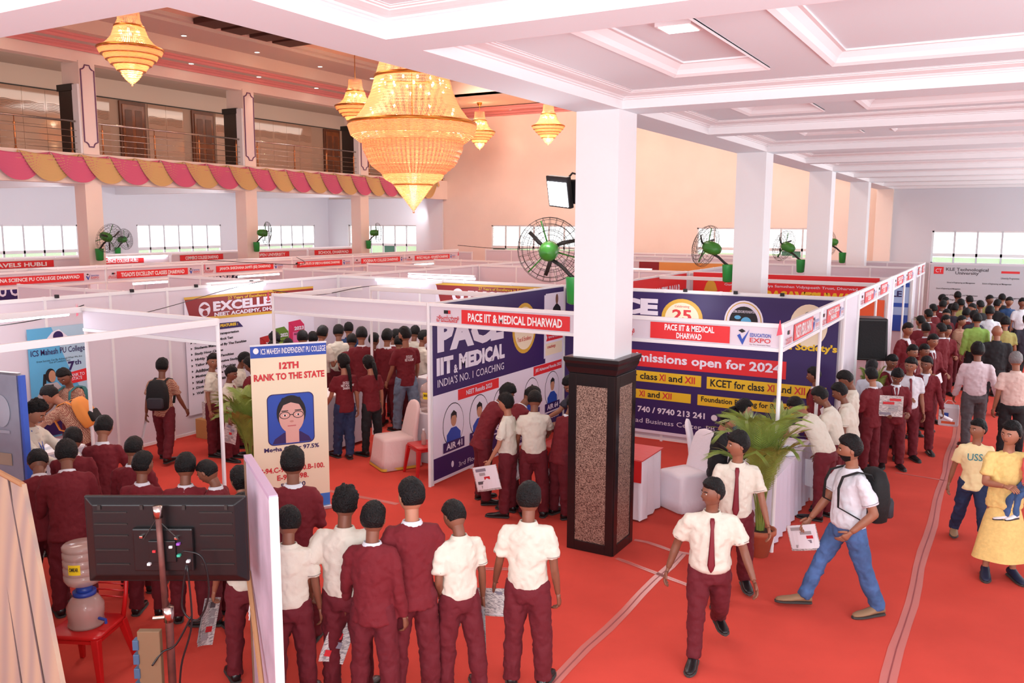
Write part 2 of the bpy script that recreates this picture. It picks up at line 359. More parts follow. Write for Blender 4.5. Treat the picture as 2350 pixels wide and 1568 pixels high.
# ---- high hall ceiling (profile in X, extruded along Y) and its pink cornice
def extr(prof, y0, y1, name, m):
    V = [(x, y0, z) for x, z in prof]+[(x, y1, z) for x, z in prof]; n = len(prof)
    return struct(MB().add(V, [(i, i+1, n+i+1, n+i) for i in range(n-1)]), name, m)
YT = 27.6
extr([(-21.4, 8.10), (-20.82, 8.10)], 3.2, 31.3, 'ceiling_hall_border', HALLC)
extr([(-20.75, 8.22), (-20.4, 8.22), (-20.4, 8.58)], 3.2, YT, 'ceiling_hall_step', mat('hall_step', (234, 210, 194), .8))
extr([(-20.4, 8.58), (-18.95, 8.58), (-18.95, 8.66), (-18.8, 8.68), (-18.8, 8.78)], 3.2, YT, 'ceiling_hall_ledge', HALLC)
extr([(-18.8, 8.78), (-4.0, 8.78)], 3.2, YT, 'ceiling_hall_tray', mat('hall_tray', (240, 208, 188), .8))
struct(MB().box(-20.8, -4, YT, 31.3, 8.22, 8.3).box(-20.4, -4, YT, YT+.1, 8.22, 8.9), 'ceiling_hall_end', mat('hall_end_ceiling', (242, 214, 194), .8))
struct(MB().box(-22, -4.0, 3.0, 31.4, 8.85, 8.95), 'ceiling_roof_slab', HALLC)
def pink(prof, y0, y1, name): return extr(prof, y0, y1, name, PINKM)
pink([(-21.38, 7.94), (-21.36, 7.95), (-21.35, 7.99), (-21.28, 8.03), (-21.26, 8.06), (-21.22, 8.07), (-21.20, 8.1)], 3.2, 31.3, 'trim_pink_cornice_low')
pink([(-20.82, 8.10), (-20.80, 8.08), (-20.78, 8.10), (-20.77, 8.15), (-20.73, 8.17), (-20.72, 8.22)], 3.2, 31.3, 'trim_pink_cornice_high')
for k, pr_ in enumerate(([(31.28, 7.92), (31.24, 7.93), (31.24, 7.97), (31.1, 8.0), (31.07, 8.05), (31.0, 8.06), (30.98, 8.1)], [(30.75, 8.09), (30.73, 8.06), (30.68, 8.08), (30.66, 8.15), (30.6, 8.16), (30.58, 8.22)])):
    n = len(pr_); V = [(-21.3, y, z) for y, z in pr_]+[(-4, y, z) for y, z in pr_]
    struct(MB().add(V, [(i, n+i, n+i+1, i+1) for i in range(n-1)]), 'trim_pink_cornice_back', PINKM)
struct(MB().box(-21.4, -4, 30.7, 31.3, 8.10, 8.2), 'ceiling_hall_border_back', HALLC)
struct(MB().box(-20.5, -4.1, 30.42, 30.46, 8.2, 8.215), 'trim_dark_strip', DKMETAL)  # thin dark strip just below the hall's end ceiling
struct(MB().box(-4.0, -3.98, 3.2, 31.3, 5.3, 8.9), 'wall_hall_right', PEACH)
struct(MB().box(-22, -4.0, 3.0, 3.2, 5.3, 8.9), 'wall_hall_near', PEACH)
for i, y in enumerate((14.96, 17.61, 20.22, 22.83, 25.41, 28.3, 12.3)):
    t = thing('downlight', 'small round downlight in the pink cornice strip, %s' % ('just left of the left chandelier', 'first right of the left chandelier', 'second right of the left chandelier', 'third right of the left chandelier', 'beside the large chandelier', 'behind the large chandelier', 'at the near end')[i], 'downlight', (-21.0, y, 8.095), group='cornice downlights')
    MB().lathe([(.09, 0), (.09, -.012), (.07, -.012), (.07, 0)], 16).build('rim', WHITEF, t); MB().lathe([(.07, -.004), (.01, -.006)], 16).build('lens', DOWNM, t)
for i, y in enumerate((16.53, 19.17, 21.89, 24.53)):
    t = thing('downlight', 'small round downlight in the upper ceiling ledge, %s' % ('nearest the left chandelier', 'second from the left chandelier', 'third from the left chandelier', 'beside the top of the large chandelier')[i], 'downlight', (-19.95, y, 8.575), group='ledge downlights')
    MB().lathe([(.09, 0), (.09, -.012), (.07, -.012), (.07, 0)], 16).build('rim', WHITEF, t); MB().lathe([(.07, -.004), (.01, -.006)], 16).build('lens', DOWNM, t)
t = thing('downlight', 'small round downlight in the ceiling border above the peach back wall', 'downlight', (-18.0, 30.85, 8.095))
MB().lathe([(.09, 0), (.09, -.012), (.07, -.012), (.07, 0)], 16).build('rim', WHITEF, t); MB().lathe([(.07, -.004), (.01, -.006)], 16).build('lens', DOWNM, t)
for y, xx in ((14.95, -21.1), (20.25, -21.1), (25.5, -21.1), (30.8, -18), (30.8, -12)):
    l = bpy.data.lights.new('downlight_beam', 'SPOT'); l.energy = 30; l.color = (1, .85, .65); l.spot_size = 1.0; l.spot_blend = .8; l.shadow_soft_size = .05
    o = bpy.data.objects.new('downlight_beam', l); COL.objects.link(o); o.location = (xx, y, 8.05)
# dark recessed ceiling vents
VENTM = mat('vent_dark_brown', (70, 38, 30), .6)
for i, (a, b) in enumerate(((15.85, 16.55), (16.75, 17.45), (17.75, 18.4), (18.6, 19.3))):
    MB().box(-18.75, -16.2, a, b, 8.62, 8.76).build('ceiling_vent', VENTM, None, bevel=.01, label='dark brown slanted ceiling box, %s of the row of four above the ledge' % ('leftmost', 'second from left', 'third from left', 'rightmost')[i], cat='ceiling box', group='dark ceiling boxes')

# ---- left gallery
struct(MB().box(-21.7, -21.4, 3.0, 31.3, 4.53, 5.32), 'trim_gallery_edge', PEACH)
struct(MB().box(-28.3, -21.7, 3.0, 31.3, 4.75, 5.3), 'ceiling_under_gallery', PLASTER)
for y in (8.6, 14.3, 19.95, 25.6): struct(MB().box(-28.3, -21.7, y+.05, y+.4, 4.5, 4.8), 'ceiling_gallery_beam', PLASTER)
struct(MB().box(-25.2, -25.0, 3.0, 31.3, 7.42, 8.9), 'wall_gallery_upper', mat('gallery_wall', (206, 184, 170), .8))
struct(MB().box(-25.2, -25.01, 3.0, 31.3, 5.3, 7.42), 'wall_gallery_lower', mat('gallery_wall_low', (170, 138, 120), .8))
struct(MB().box(-25.2, -21.4, 3.0, 31.3, 7.98, 8.1), 'ceiling_gallery_upper', mat('gallery_ceiling', (190, 168, 156), .8))
struct(MB().box(-25.0, -24.97, 3.0, 31.3, 7.39, 7.42), 'trim_dark_line', DKMETAL)
struct(MB().box(-21.75, -21.4, 3.0, 31.3, 7.66, 8.12), 'trim_gallery_upper_beam', PEACH)
TILE = mat('polished_beige_tile', (176, 140, 120), .06, spec=.8)
# polished tile cladding of the gallery wall, wall tiles one by one, wavy relief lines
tl = setting('wall_gallery_tiles'); waves = MB()
doors = [(18.02, 18.98), (20.84, 21.8), (27.5, 28.47), (12.2, 13.1)]
y = 10.0
while y < 31.2:
    for z0, z1 in ((5.33, 6.35), (6.36, 7.38)):
        if not any(a-.6 < y+.3 < b+.05 for a, b in doors): MB().box(-25.0, -24.985, y+.004, y+.696, z0, z1).build('wall_tile', TILE, tl)
    if not any(a-.75 < y < b+.05 for a, b in doors):
        for k in range(6):
            pts = [(-24.98, y+.05+.6*j/12, 6.98-.045*k+.022*math.sin(j/12*2*PI)) for j in range(13)]
            waves.tube(pts, .006, 4)
    y += .7
waves.build('wave_relief', mat('relief_gold', (150, 106, 84), .3, .3), tl)
for i, (a, b) in enumerate(doors):
    d = setting('door_%d' % (i+1))
    MB().box(-25.0, -24.93, a, b, 5.3, 7.37).build('frame', WOOD, d, bevel=.01)
    MB().box(-24.95, -24.90, a+.08, b-.08, 5.3, 7.27).build('leaf', mat('door_leaf', (120, 62, 30), .25, var=.3, vscale=3), d, bevel=.01)
    for u in (a+.16, (a+b)/2+.05):
        for z0, z1 in ((5.5, 6.1), (6.25, 7.1)): MB().box(-24.905, -24.89, u, u+(b-a)/2-.22, z0, z1).build('door_panel', WOOD, d, bevel=.008)
    MB().tube([(-24.9, b-.14, 6.3), (-24.85, b-.14, 6.3), (-24.85, b-.24, 6.3)], .012, 6).build('handle', CHROME, d)
GY = [8.6, 14.3, 19.85, 25.5, 31.1]
PURP = mat('medallion_purple', (110, 66, 104), .5)
for i, y in enumerate(GY[:4]):
    c = setting('trim_gallery_pillar_%d' % (i+1))
    MB().box(-21.86, -21.4, y, y+.48, 0, 4.53).build('lower_shaft', PEACH, c)
    MB().box(-22.1, -21.36, y, y+.46, 5.3, 7.7).build('upper_shaft', PEACH, c)
    MB().box(-22.2, -21.62, y-.05, y+.2, 5.32, 7.0).build('dark_cladding', mat('granite_dark_brown', (52, 40, 36), .2), c)
    MB().box(-22.24, -21.60, y-.08, y+.22, 6.95, 7.12).build('dark_cap', BLACKG, c)
    MB().box(-21.62, -21.38, y-.06, y, 5.32, 7.1).build('white_edge', PLASTER, c)
    # purple outline panel with stepped ends
    w, z0, z1 = .19, 5.5, 7.6; yc = y+.23
    pts = []
    def arc(cy, cz, a0, a1, r): return [(cy+r*math.cos(math.radians(a0+(a1-a0)*k/5)), cz+r*math.sin(math.radians(a0+(a1-a0)*k/5))) for k in range(6)]
    pts += arc(yc-w, z1, -90, 0, .12); pts += arc(yc+w, z1, 180, 270, .12); pts += arc(yc+w, z0, 90, 180, .12); pts += arc(yc-w, z0, 0, 90, .12)
    P3 = [(-21.345, a, b) for a, b in pts]; P3.append(P3[0])
    MB().tube(P3, .017, 6).build('medallion_outline', PURP, c)
    MB().add([(-21.352, a, b) for a, b in pts], [tuple(range(len(pts)))]).build('medallion_panel', mat('medallion_fill', (240, 222, 216), .6), c)
# railings between the gallery pillars
ends = [(3.3, 8.55), (9.15, 14.2), (14.85, 19.75), (20.4, 25.4), (26.05, 31.2)]
rl = ['gallery railing at the far left end of the balcony', 'polished gallery railing left of the first outlined pillar', 'polished gallery railing between the first and second outlined pillars', 'polished gallery railing between the second and third outlined pillars', 'polished gallery railing behind the large chandelier']
for i, (a, b) in enumerate(ends):
    t = thing('balcony_railing', rl[i], 'railing', (-21.5, a, 5.32), group='balcony railings'); L = b-a
    MB().tube([(0, 0, .82), (0, L, .82)], .028, 8).build('handrail', CHROME, t, True)
    for k in range(4): MB().tube([(.03, 0, .1+.16*k), (.03, L, .1+.16*k)], .009, 6).build('rail', CHROME, t, True)
    for yy in (.12, L*.36, L*.68, L-.12):
        MB().lathe([(.04, 0), (.04, .02), (.022, .04), (.025, .6), (.03, .64), (.012, .68), (.012, .8)], 10, (0, yy, 0)).build('post', BRONZE, t, True)
# swagged bunting along the gallery edge: each swag hangs between two pins, folds as geometry
PINKF = mat('swag_pink', (214, 92, 128), .7, sheen=.3); TANF = mat('swag_tan', (214, 172, 112), .7, sheen=.3)
def swag(y0, y1, ztop, sag, x, m, label):
    mb = MB(); nu, nv = 22, 17; V = []
    for j in range(nv):
        v = j/(nv-1)
        for i in range(nu):
            u = i/(nu-1)
            dep = (.10+.90*v)*sag*(1-abs(2*u-1)**2.2)
            pin = .10*(v-.5)*(2*abs(u-.5))**3       # cloth gathers at the pins
            yy = y0+(y1-y0)*(u+(.5-u)*.10*(1-v)*0)+pin*(1 if u > .5 else -1)*-1
            fold = .026*math.cos(j*PI)*(1-abs(2*u-1)**3)
            V.append((x+fold+.015*math.sin(u*PI)+.05*(1-u), yy, ztop-dep-.02*abs(2*u-1)*v))
    Fs = [(j*nu+i, (j+1)*nu+i, (j+1)*nu+i+1, j*nu+i+1) for j in range(nv-1) for i in range(nu-1)]
    mb.add(V, Fs); o = mb.build('bunting_swag', m, None, True, label=label, cat='bunting', group='bunting swags along the balcony')
    # gathered fans at both pins, joined as parts
    for yy, sg in ((y0, -1), (y1, 1)):
        f = MB(); pts = [(x+.01, yy, ztop+.01)]+[(x+.015+.012*(k % 2), yy-sg*.02+sg*(.02+.17*k/8)*-1+sg*.12, ztop-.26+.08*abs(k-4)/4) for k in range(9)]
        f.add(pts, [(0, k+1, k+2) for k in range(8)]); f.build('gathered_fan', m, o)
    return o
pins = [11.7+.82*k for k in range(24)]
nm = ['first', 'second', 'third', 'fourth', 'fifth', 'sixth', 'seventh', 'eighth', 'ninth', 'tenth', 'eleventh', 'twelfth']
for k in range(22):
    pinkq = k % 2 == 0
    swag(pins[k], min(pins[k+2], 31.2), 5.29, .74, -21.35, PINKF if pinkq else TANF, '%s draped bunting swag on the balcony edge, %s %s one from the left' % (('pink', 'tan')[not pinkq], nm[k//2], ('pink', 'tan')[not pinkq]))
# ================================================================== STALLS
H = 2.5
def partition(label, ax, c, u0, u1, pitch=.99, m=PANEL, z1=H):
    t = thing('partition_wall', label, 'partition wall', group='stall partition walls'); n = max(1, round((u1-u0)/pitch)); w = (u1-u0)/n
    def bx(a, b, z0, z1, d, nm, mm, bev=0):
        mb = MB()
        if ax == 'x': mb.box(c-d, c+d, a, b, z0, z1)
        else: mb.box(a, b, c-d, c+d, z0, z1)
        mb.build(nm, mm, t, bevel=bev)
    for i in range(n+1): bx(u0+w*i-.02, u0+w*i+.02, 0, z1, .021, 'upright', WHITEF)
    for i in range(n):
        a, b = u0+w*i+.02, u0+w*(i+1)-.02
        bx(a, b, .06, z1-.05, .008, 'panel', m); bx(a, b, z1-.055, z1-.005, .018, 'top_rail', WHITEF); bx(a, b, .02, .065, .018, 'bottom_rail', WHITEF)
    return t
partition('long partition wall behind the left stalls, from the blue college banner onwards', 'x', -11.62, 2.0, 13.08)
partition('continuation of the long partition wall beyond the academy stall', 'x', -11.62, 13.12, 27.0)
partition('partition wall carrying the large navy coaching banner left of the pillar', 'x', -6.57, 9.2, 13.06)
partition('partition wall across the back of the crowded academy stall', 'y', 13.1, -11.58, -6.6)
partition('partition wall carrying the navy admissions banner right of the pillar', 'y', 13.1, -6.54, -2.04)
partition('short partition wall on the aisle just before the red banner stall', 'x', -2.04, 13.13, 14.42)
partition('side partition wall carrying the slanting red banner behind the pillar', 'x', -6.14, 14.45, 23.2)
partition('partition wall carrying the red trust banner', 'y', 18.36, -6.1, -2.07)
partition('short partition wall on the aisle after the red banner stall', 'x', -2.04, 18.39, 19.02)
partition('partition wall behind the third stall of the aisle', 'y', 23.22, -11.58, -2.07)
partition('short partition wall on the aisle before the last stall', 'x', -2.04, 23.25, 23.95)
partition('partition wall behind the last stall of the aisle', 'y', 26.4, -11.58, -2.04)
partition('low far partition wall left of the second pillar', 'y', 18.36, -11.58, -6.2)
partition('partition wall closing the left college stall on its near side', 'y', 3.0, -11.58, -7.5)
partition('partition wall at the back of the stalls behind the college name signs', 'x', -19.0, 6.0, 28.5)
for k, y in enumerate((8.2, 11.2, 14.2, 17.2, 20.2, 23.2, 26.2)):
    partition('cross partition wall behind the long sign row, %s from the left' % ('first', 'second', 'third', 'fourth', 'fifth', 'sixth', 'seventh')[k], 'y', y, -18.96, -16.85)
for k, y in enumerate((8.3, 11.3, 14.4, 17.4, 20.4)):
    partition('cross partition wall just behind the long wall, %s from the left' % ('first', 'second', 'third', 'fourth', 'fifth')[k], 'y', y, -14.4, -11.66)
partition('white partition wall of the rearmost stall row under the left windows', 'x', -25.2, 12.0, 30.5, 1.2)
partition('rear partition wall in front of the peach back wall', 'y', 29.0, -18.0, -6.2, 1.2)
def posts(label, pts, ztop=H, z0=0):
    for i, (x, y) in enumerate(pts):
        MB().lathe([(.022, z0), (.022, ztop)], 8, (x, y, 0)).build('stall_post', WHITEF, None, label=label[i], cat='post', group='stall posts')
posts(['white stall post at the corner of the nearest left stall', 'grey stall post beside the blue college banner, with a red tag', 'white stall post left of the name sign with the cream standee in front', 'white stall post inside the crowded academy stall', 'silver stall post at the left end of the coaching name sign', 'white stall post beside the potted palm at the aisle corner', 'white stall post halfway along the aisle side of the coaching stall', 'white stall post where the coaching stall meets the short wall', 'white stall post at the near end of the red banner stall', 'white stall post halfway along the red banner stall', 'white stall post at the far end of the red banner stall', 'white stall post at the near end of the third aisle stall', 'white stall post halfway along the third aisle stall', 'white stall post at the far end of the third aisle stall', 'white stall post of the last aisle stall', 'white stall post hidden behind the granite pillar'],
      [(-7.43, 6.42), (-9.87, 6.48), (-9.40, 9.17), (-9.07, 11.02), (-6.57, 9.15), (-2.02, 9.15), (-2.0, 11.2), (-2.0, 13.0), (-2.02, 14.45), (-2.02, 16.5), (-2.02, 18.3), (-2.02, 19.06), (-2.02, 21.2), (-2.02, 23.14), (-2.02, 25.0), (-4.26, 9.19)])
posts(['far stall post under the faint far name boards, %s from the left' % w for w in ('first', 'second', 'third', 'fourth', 'fifth', 'sixth')], [(-22.4, y) for y in (11.58, 14.85, 17.65, 20.65, 23.65, 27.02)])
posts(['stall post under the long sign row, %s from the left' % w for w in ('first', 'second', 'third', 'fourth', 'fifth', 'sixth', 'seventh')], [(-16.8, y) for y in (8.38, 11.575, 14.13, 17.12, 19.62, 22.12, 25.22)], 2.58)
def header(label, ax, c, u0, u1, z0=2.2, z1=H, m=PANEL, nm='stall_fascia', grp='stall name boards'):
    t = thing(nm, label, 'fascia board', group=grp); n = max(1, round((u1-u0)/2))
    def bx(a, b, za, zb, d, nn, mm):
        mb = MB()
        if ax == 'x': mb.box(c-d, c+d, a, b, za, zb)
        else: mb.box(a, b, c-d, c+d, za, zb)
        mb.build(nn, mm, t, bevel=.003)
    bx(u0, u1, z1-.045, z1, .02, 'rail', WHITEF); bx(u0, u1, z0, z0+.04, .02, 'rail', WHITEF)
    for i in range(n): bx(u0+(u1-u0)*i/n, u0+(u1-u0)*(i+1)/n-.003, z0+.04, z1-.045, .006, 'board', m)
    f = Face((c+.008, u0, z0), (0, 1, 0), parent=t) if ax == 'x' else Face((u0, c-.008, z0), (1, 0, 0), parent=t)
    return t, f, u1-u0
KAN = 'ವಿಜಯವಾಣಿ'
def logo_l(f, a, b, w=.36, h=.12):
    f.rect(a+w*.33, a+w*.52, b+h*.85, b+h*1.2, BLK); f.rect(a+w*.52, a+w*.62, b+h*.85, b+h*1.2, REDP); f.text(KAN, a, a+w, b, b+h*.75, REDP, bold=.01)
def logo_r(f, a, b, s=1.0):
    f.poly([(a, b+.10*s), (a+.03*s, b+.12*s), (a+.055*s, b+.06*s), (a+.13*s, b+.17*s), (a+.06*s, b)], BLUEP, 'tick_emblem')
    f.poly([(a+.01*s, b+.155*s), (a+.05*s, b+.175*s), (a+.09*s, b+.15*s), (a+.05*s, b+.13*s)], BLK, 'cap_emblem')
    f.text('EDUCATION', a+.14*s, a+.36*s, b+.095*s, b+.135*s, BLUEP, bold=.02); f.text('EXPO', a+.14*s, a+.36*s, b+.035*s, b+.085*s, REDP, bold=.01)
    f.text('For The Generation Next', a+.14*s, a+.36*s, b+.005*s, b+.02*s, BLK, bold=0)
t, f, L = header('name board on the left half of the coaching stall front, red strip between white margins', 'y', 9.17, -6.55, -4.28)
logo_l(f, .11, .06, .35, .13); f.rect(.5, 2.05, .055, .235, REDB, 'red_strip'); f.text('PACE IIT & MEDICAL DHARWAD', .6, 1.95, .09, .20, WHITE, bold=.03)
t, f, L = header('name board right of the granite pillar, two lines on its red strip', 'y', 9.17, -4.24, -2.04)
logo_l(f, .22, .06, .35, .13); f.rect(.76, 1.67, .055, .24, REDB, 'red_strip'); f.text('PACE IIT & MEDICAL', .93, 1.5, .155, .225, WHITE, bold=.03); f.text('DHARWAD', 1.07, 1.36, .07, .135, WHITE, bold=.03)
logo_r(f, 1.75, .05, 1.0)
for lab, a, b, tx in (('name board on the aisle side of the coaching stall, near half', 9.2, 11.18, 'PACE IIT & MEDICAL DHARWAD'), ('name board on the aisle side of the coaching stall, far half', 11.22, 12.98, 'PACE IIT & MEDICAL\nDHARWAD'),
        ('small name board above the near half of the red banner stall', 14.5, 16.45, 'SRI SHIVALINGESHWAR\nCOLLEGE'), ('small name board above the far half of the red banner stall', 16.55, 18.28, 'SRI SHIVALINGESHWAR\nCOLLEGE'),
        ('small name board above the third aisle stall, near half', 19.08, 21.15, 'SCIENCE COLLEGE\nDHARWAD'), ('small name board above the third aisle stall, far half', 21.25, 23.1, 'SCIENCE COLLEGE\nDHARWAD'),
        ('small name board above the last aisle stall, near half', 23.98, 24.95, 'COLLEGE\nHUBLI'), ('small name board above the last aisle stall, far half', 25.05, 26.2, 'COLLEGE\nHUBLI')):
    t, f, L = header(lab, 'x', -2.02, a, b); logo_l(f, .1, .06, .3, .12); f.rect(L*.25, L*.78, .055, .24, REDB, 'red_strip'); f.text(tx, L*.29, L*.74, .075, .22, WHITE, bold=.03); logo_r(f, L*.8, .06, .9*min(1, L*.18/.36))
header('plain white header board over the crowded stall, left of the coaching name board', 'y', 9.17, -9.37, -6.6)
header('plain white header over the side of the nearest left college stall', 'y', 6.44, -9.84, -7.46)
for lab, ax, c, a, b in (('white top rail of the left college stall running towards the camera', 'x', -7.42, 3.0, 6.4), ('white top rail between the grey post and the near end of the left stall', 'x', -9.87, 3.0, 6.46), ('white top rail from the standee corner back into the academy stall', 'x', -9.25, 9.2, 11.0), ('white top rail crossing the academy stall to the coaching wall', 'y', 11.0, -9.05, -6.6), ('white top rail across the middle of the academy stall', 'x', -9.07, 11.04, 13.08), ('white top rail across the red banner stall', 'y', 16.5, -6.1, -2.05)):
    mb = MB(); d = .022
    if ax == 'x': mb.box(c-d, c+d, a, b, H-.07, H)
    else: mb.box(a, b, c-d, c+d, H-.07, H)
    mb.build('stall_rail', WHITEF, None, bevel=.004, label=lab, cat='rail', group='stall top rails')
row = [('ARJUNA SCIENCE PU COLLEGE DHARWAD', 8.4, 11.55, 9.0, 11.06), ("TIGADI'S EXCELLENT CLASSES DHARWAD", 11.6, 14.11, 11.83, 13.7), ('JANATA SHIKSHANA SAMITI (JSS) DHARWAD', 14.15, 17.1, 14.54, 16.43), ('JSS INSTITUTE OF SPEECH & HEARING DHARWAD', 17.14, 19.6, 17.3, 19.13), ('POORNA PU COLLEGE DHARWAD', 19.64, 22.1, 19.98, 21.87), ('PHYSICS WALLAH - VIDYAPEETH DHARWAD', 22.14, 25.2, 22.66, 24.67)]
for i, (tx, a, b, ra, rb) in enumerate(row):
    t, f, L = header('%s name board of the long sign row, %s' % (('first', 'second', 'third', 'fourth', 'fifth', 'sixth')[i], ('at the far left edge', 'right of the far left one', 'below the second balcony pillar', 'left of the third balcony pillar', 'below the third balcony pillar', 'nearest the peach wall')[i]), 'x', -16.8, a, b, 2.22, 2.56, PEACHB if 'PEACHB' in globals() else PANEL)
    f.rect(ra-a, rb-a, .09, .245, REDB, 'red_strip'); f.text(tx, ra-a+.1, rb-a-.1, .12, .215, WHITE, bold=.03)
    logo_l(f, max(.02, ra-a-.42), .1, .28, .1); logo_r(f, rb-a+.05, .09, .8)
for i, (tx, a, b) in enumerate((('TRAVELS HUBLI', 11.6, 14.8), ('SCIENCE COLLEGE HUBLI', 14.9, 17.6), ('COMMERCE COLLEGE DHARWAD', 17.7, 20.6), ('OPEN UNIVERSITY', 20.7, 23.6), ('SCHOOL DHARWAD', 23.7, 27.0))):
    t, f, L = header('faint far name board under the left windows, %s from the left' % ('first', 'second', 'third', 'fourth', 'fifth')[i], 'x', -22.4, a, b, 2.25, 2.55, PANEL)
    f.rect(.3, L-.9, .07, .25, REDB, 'red_strip'); f.text(tx, .5, L-1.1, .1, .21, WHITE, bold=.03)
# ------------------------------------------------------------------ banners
def banner(name, label, o, u, w, h, m=NAVY, cat='banner', sag=0):
    t = thing(name, label, cat); f = Face(o, u, parent=t); f.rect(0, w, 0, h, m, 'banner_cloth', .004, .004); return t, f
def portrait(f, a, b, w, h, shirt=BLUEP, ring=True, skin=None):
    skin = skin or mat('print_skin', (196, 142, 112), .6)
    if ring: f.disc(a, b, w*.5, h*.5, BLK, 'portrait_ring', .006); f.disc(a, b, w*.48, h*.48, WALLP, 'portrait_field', .008)
    f.poly([(a-w*.33, b-h*.42), (a-w*.33, b-h*.2), (a-w*.12, b-h*.06), (a+w*.12, b-h*.06), (a+w*.33, b-h*.2), (a+w*.33, b-h*.42)], shirt, 'portrait_shirt', .010)
    f.disc(a, b+h*.12, w*.13, h*.16, skin, 'portrait_face', .012, 16); f.poly([(a-w*.14, b+h*.13), (a-w*.13, b+h*.26), (a, b+h*.33), (a+w*.13, b+h*.26), (a+w*.14, b+h*.13), (a+w*.08, b+h*.21), (a-w*.08, b+h*.21)], BLK, 'portrait_hair', .014)
# navy coaching banner, left wall (origin y=9.2)
t, f = banner('coaching_banner', 'large white and navy coaching banner on the wall left of the granite pillar', (-6.545, 9.2, .04), (0, 1, 0), 3.85, 2.43, WALLP)
f.rect(0, 3.2, 1.2, 2.43, NAVY, 'navy_field', .006); f.rect(3.2, 3.85, 2.35, 2.43, NAVY, 'navy_field', .006)
f.text('PACE', .1, 1.84, 1.77, 2.2, WALLP, .010, .06); f.text('IIT', .08, .48, 1.46, 1.7, WALLP, .010, .06); f.text('&', .49, .59, 1.44, 1.56, WALLP, .010, .03); f.text('MEDICAL', .62, 1.87, 1.47, 1.7, WALLP, .010, .06); f.text("INDIA'S NO. 1 COACHING", .1, 1.85, 1.3, 1.41, WALLP, .010, .0)
f.rect(.6, 1.7, 1.04, 1.19, REDB, 'red_label'); f.text('NEET Results 2023', .8, 1.5, 1.08, 1.15, WALLP, .012, .02)
f.rect(2.8, 3.8, 1.04, 1.19, REDB, 'red_label'); f.text('JEE Advanced Results 2023', 2.85, 3.78, 1.08, 1.15, WALLP, .012, .02)
for a in (.48, 1.15, 1.79, 2.74, 3.46): portrait(f, a, .72, .52, .62); f.rect(a-.26, a+.26, .36, .5, NAVY, 'score_label', .016)
for a, s in ((.48, 'AIR 41'), (1.15, '702'), (1.79, '685'), (2.74, 'AIR 29'), (3.46, 'AIR 64')): f.text(s, a-.2, a+.2, .39, .48, WALLP, .02, .03)
f.rect(0, 3.85, .03, .33, NAVY, 'navy_field', .006); f.text('www.iitianspace.com', 2.3, 3.7, .2, .29, WALLP, .010, .02); f.text('3rd Floor, Dharwad Business Center, PB Road, Dharwad', .6, 3.75, .07, .15, WALLP, .010, 0)
f.disc(.45, .16, .03, .045, WALLP, 'pin_emblem', .008)
f.disc(2.49, 1.86, .38, .40, GOLDB, 'gold_seal', .008); f.disc(2.49, 1.86, .32, .34, CREAM, 'seal_field', .012)
f.text('Glorious Years of', 2.27, 2.7, 1.82, 1.90, REDP, .016, 0); f.text('Trust & Excellence', 2.25, 2.7, 1.66, 1.73, REDP, .016, 0); f.text('25', 2.3, 2.68, 1.95, 2.15, REDP, .016, .04)
f.rect(3.15, 3.85, 1.28, 2.33, WALLP, 'white_panel', .009); f.poly([(3.42, 1.98), (3.46, 2.1), (3.56, 2.16), (3.62, 2.16), (3.72, 2.1), (3.76, 1.98)], BLK, 'portrait_suit', .012); f.disc(3.59, 2.24, .045, .085, mat('print_skin2', (120, 80, 62), .6), 'portrait_face', .014, 16)
f.poly([(3.22, 1.56), (3.26, 1.62), (3.22, 1.68), (3.82, 1.68), (3.82, 1.56)], REDB, 'red_ribbon', .012); f.text('Apna kal Khud Likho', 3.28, 3.8, 1.59, 1.65, WALLP, .016, .01)
f.rect(3.2, 3.8, 1.32, 1.52, CREAM, 'small_notice', .012); f.text('coachings', 3.25, 3.55, 1.42, 1.49, REDP, .016, .01)
# navy admissions banner, back wall (origin x=-6.5)
t, f = banner('admissions_banner', 'wide navy admissions banner on the wall right of the granite pillar', (-6.5, 13.06, .12), (1, 0, 0), 4.42, 2.32, NAVY)
f.rect(0, 4.42, 0, .05, WALLP, 'white_border', .006)
def q(x): return x+6.5
f.text('PACE', q(-6.25), q(-4.84), 1.95, 2.22, WALLP, .010, .06)
f.disc(q(-4.44), 1.93, .34, .31, GOLDB, 'gold_seal', .008); f.disc(q(-4.44), 1.93, .28, .25, CREAM, 'seal_field', .012); f.text('25', q(-4.6), q(-4.28), 1.9, 2.07, REDP, .016, .03); f.text('Celebrating', q(-4.56), q(-4.32), 2.09, 2.14, REDP, .016, 0)
f.disc(q(-3.46), 1.93, .30, .33, WALLP, 'round_seal', .008); f.disc(q(-3.46), 1.93, .275, .305, GOLDB, 'seal_ring', .010); f.disc(q(-3.46), 1.93, .26, .29, WALLP, 'seal_ring', .012); f.disc(q(-3.46), 1.93, .22, .24, BLK, 'seal_field', .014); f.text('GLOBAL EDUCARE FOUNDATION', q(-3.64), q(-3.28), 2.07, 2.11, WALLP, .018, .01)
f.disc(q(-3.42), 1.93, .08, .08, SKYB, 'globe_emblem', .018); f.disc(q(-3.55), 2.0, .05, .03, SKYB, 'globe_emblem', .018)
f.disc(q(-2.5), 1.93, .27, .32, CREAM, 'round_seal', .008); f.poly([(q(-2.62), 1.9), (q(-2.5), 2.05), (q(-2.38), 1.9), (q(-2.42), 1.82), (q(-2.58), 1.82)], REDP, 'seal_emblem', .012); f.disc(q(-2.5), 2.08, .07, .06, BLK, 'seal_emblem', .012)
f.rect(q(-5.9), q(-2.79), 1.10, 1.37, REDB, 'red_label'); f.text('Admissions open for 2024', q(-5.45), q(-2.86), 1.14, 1.33, WALLP, .012, .03)
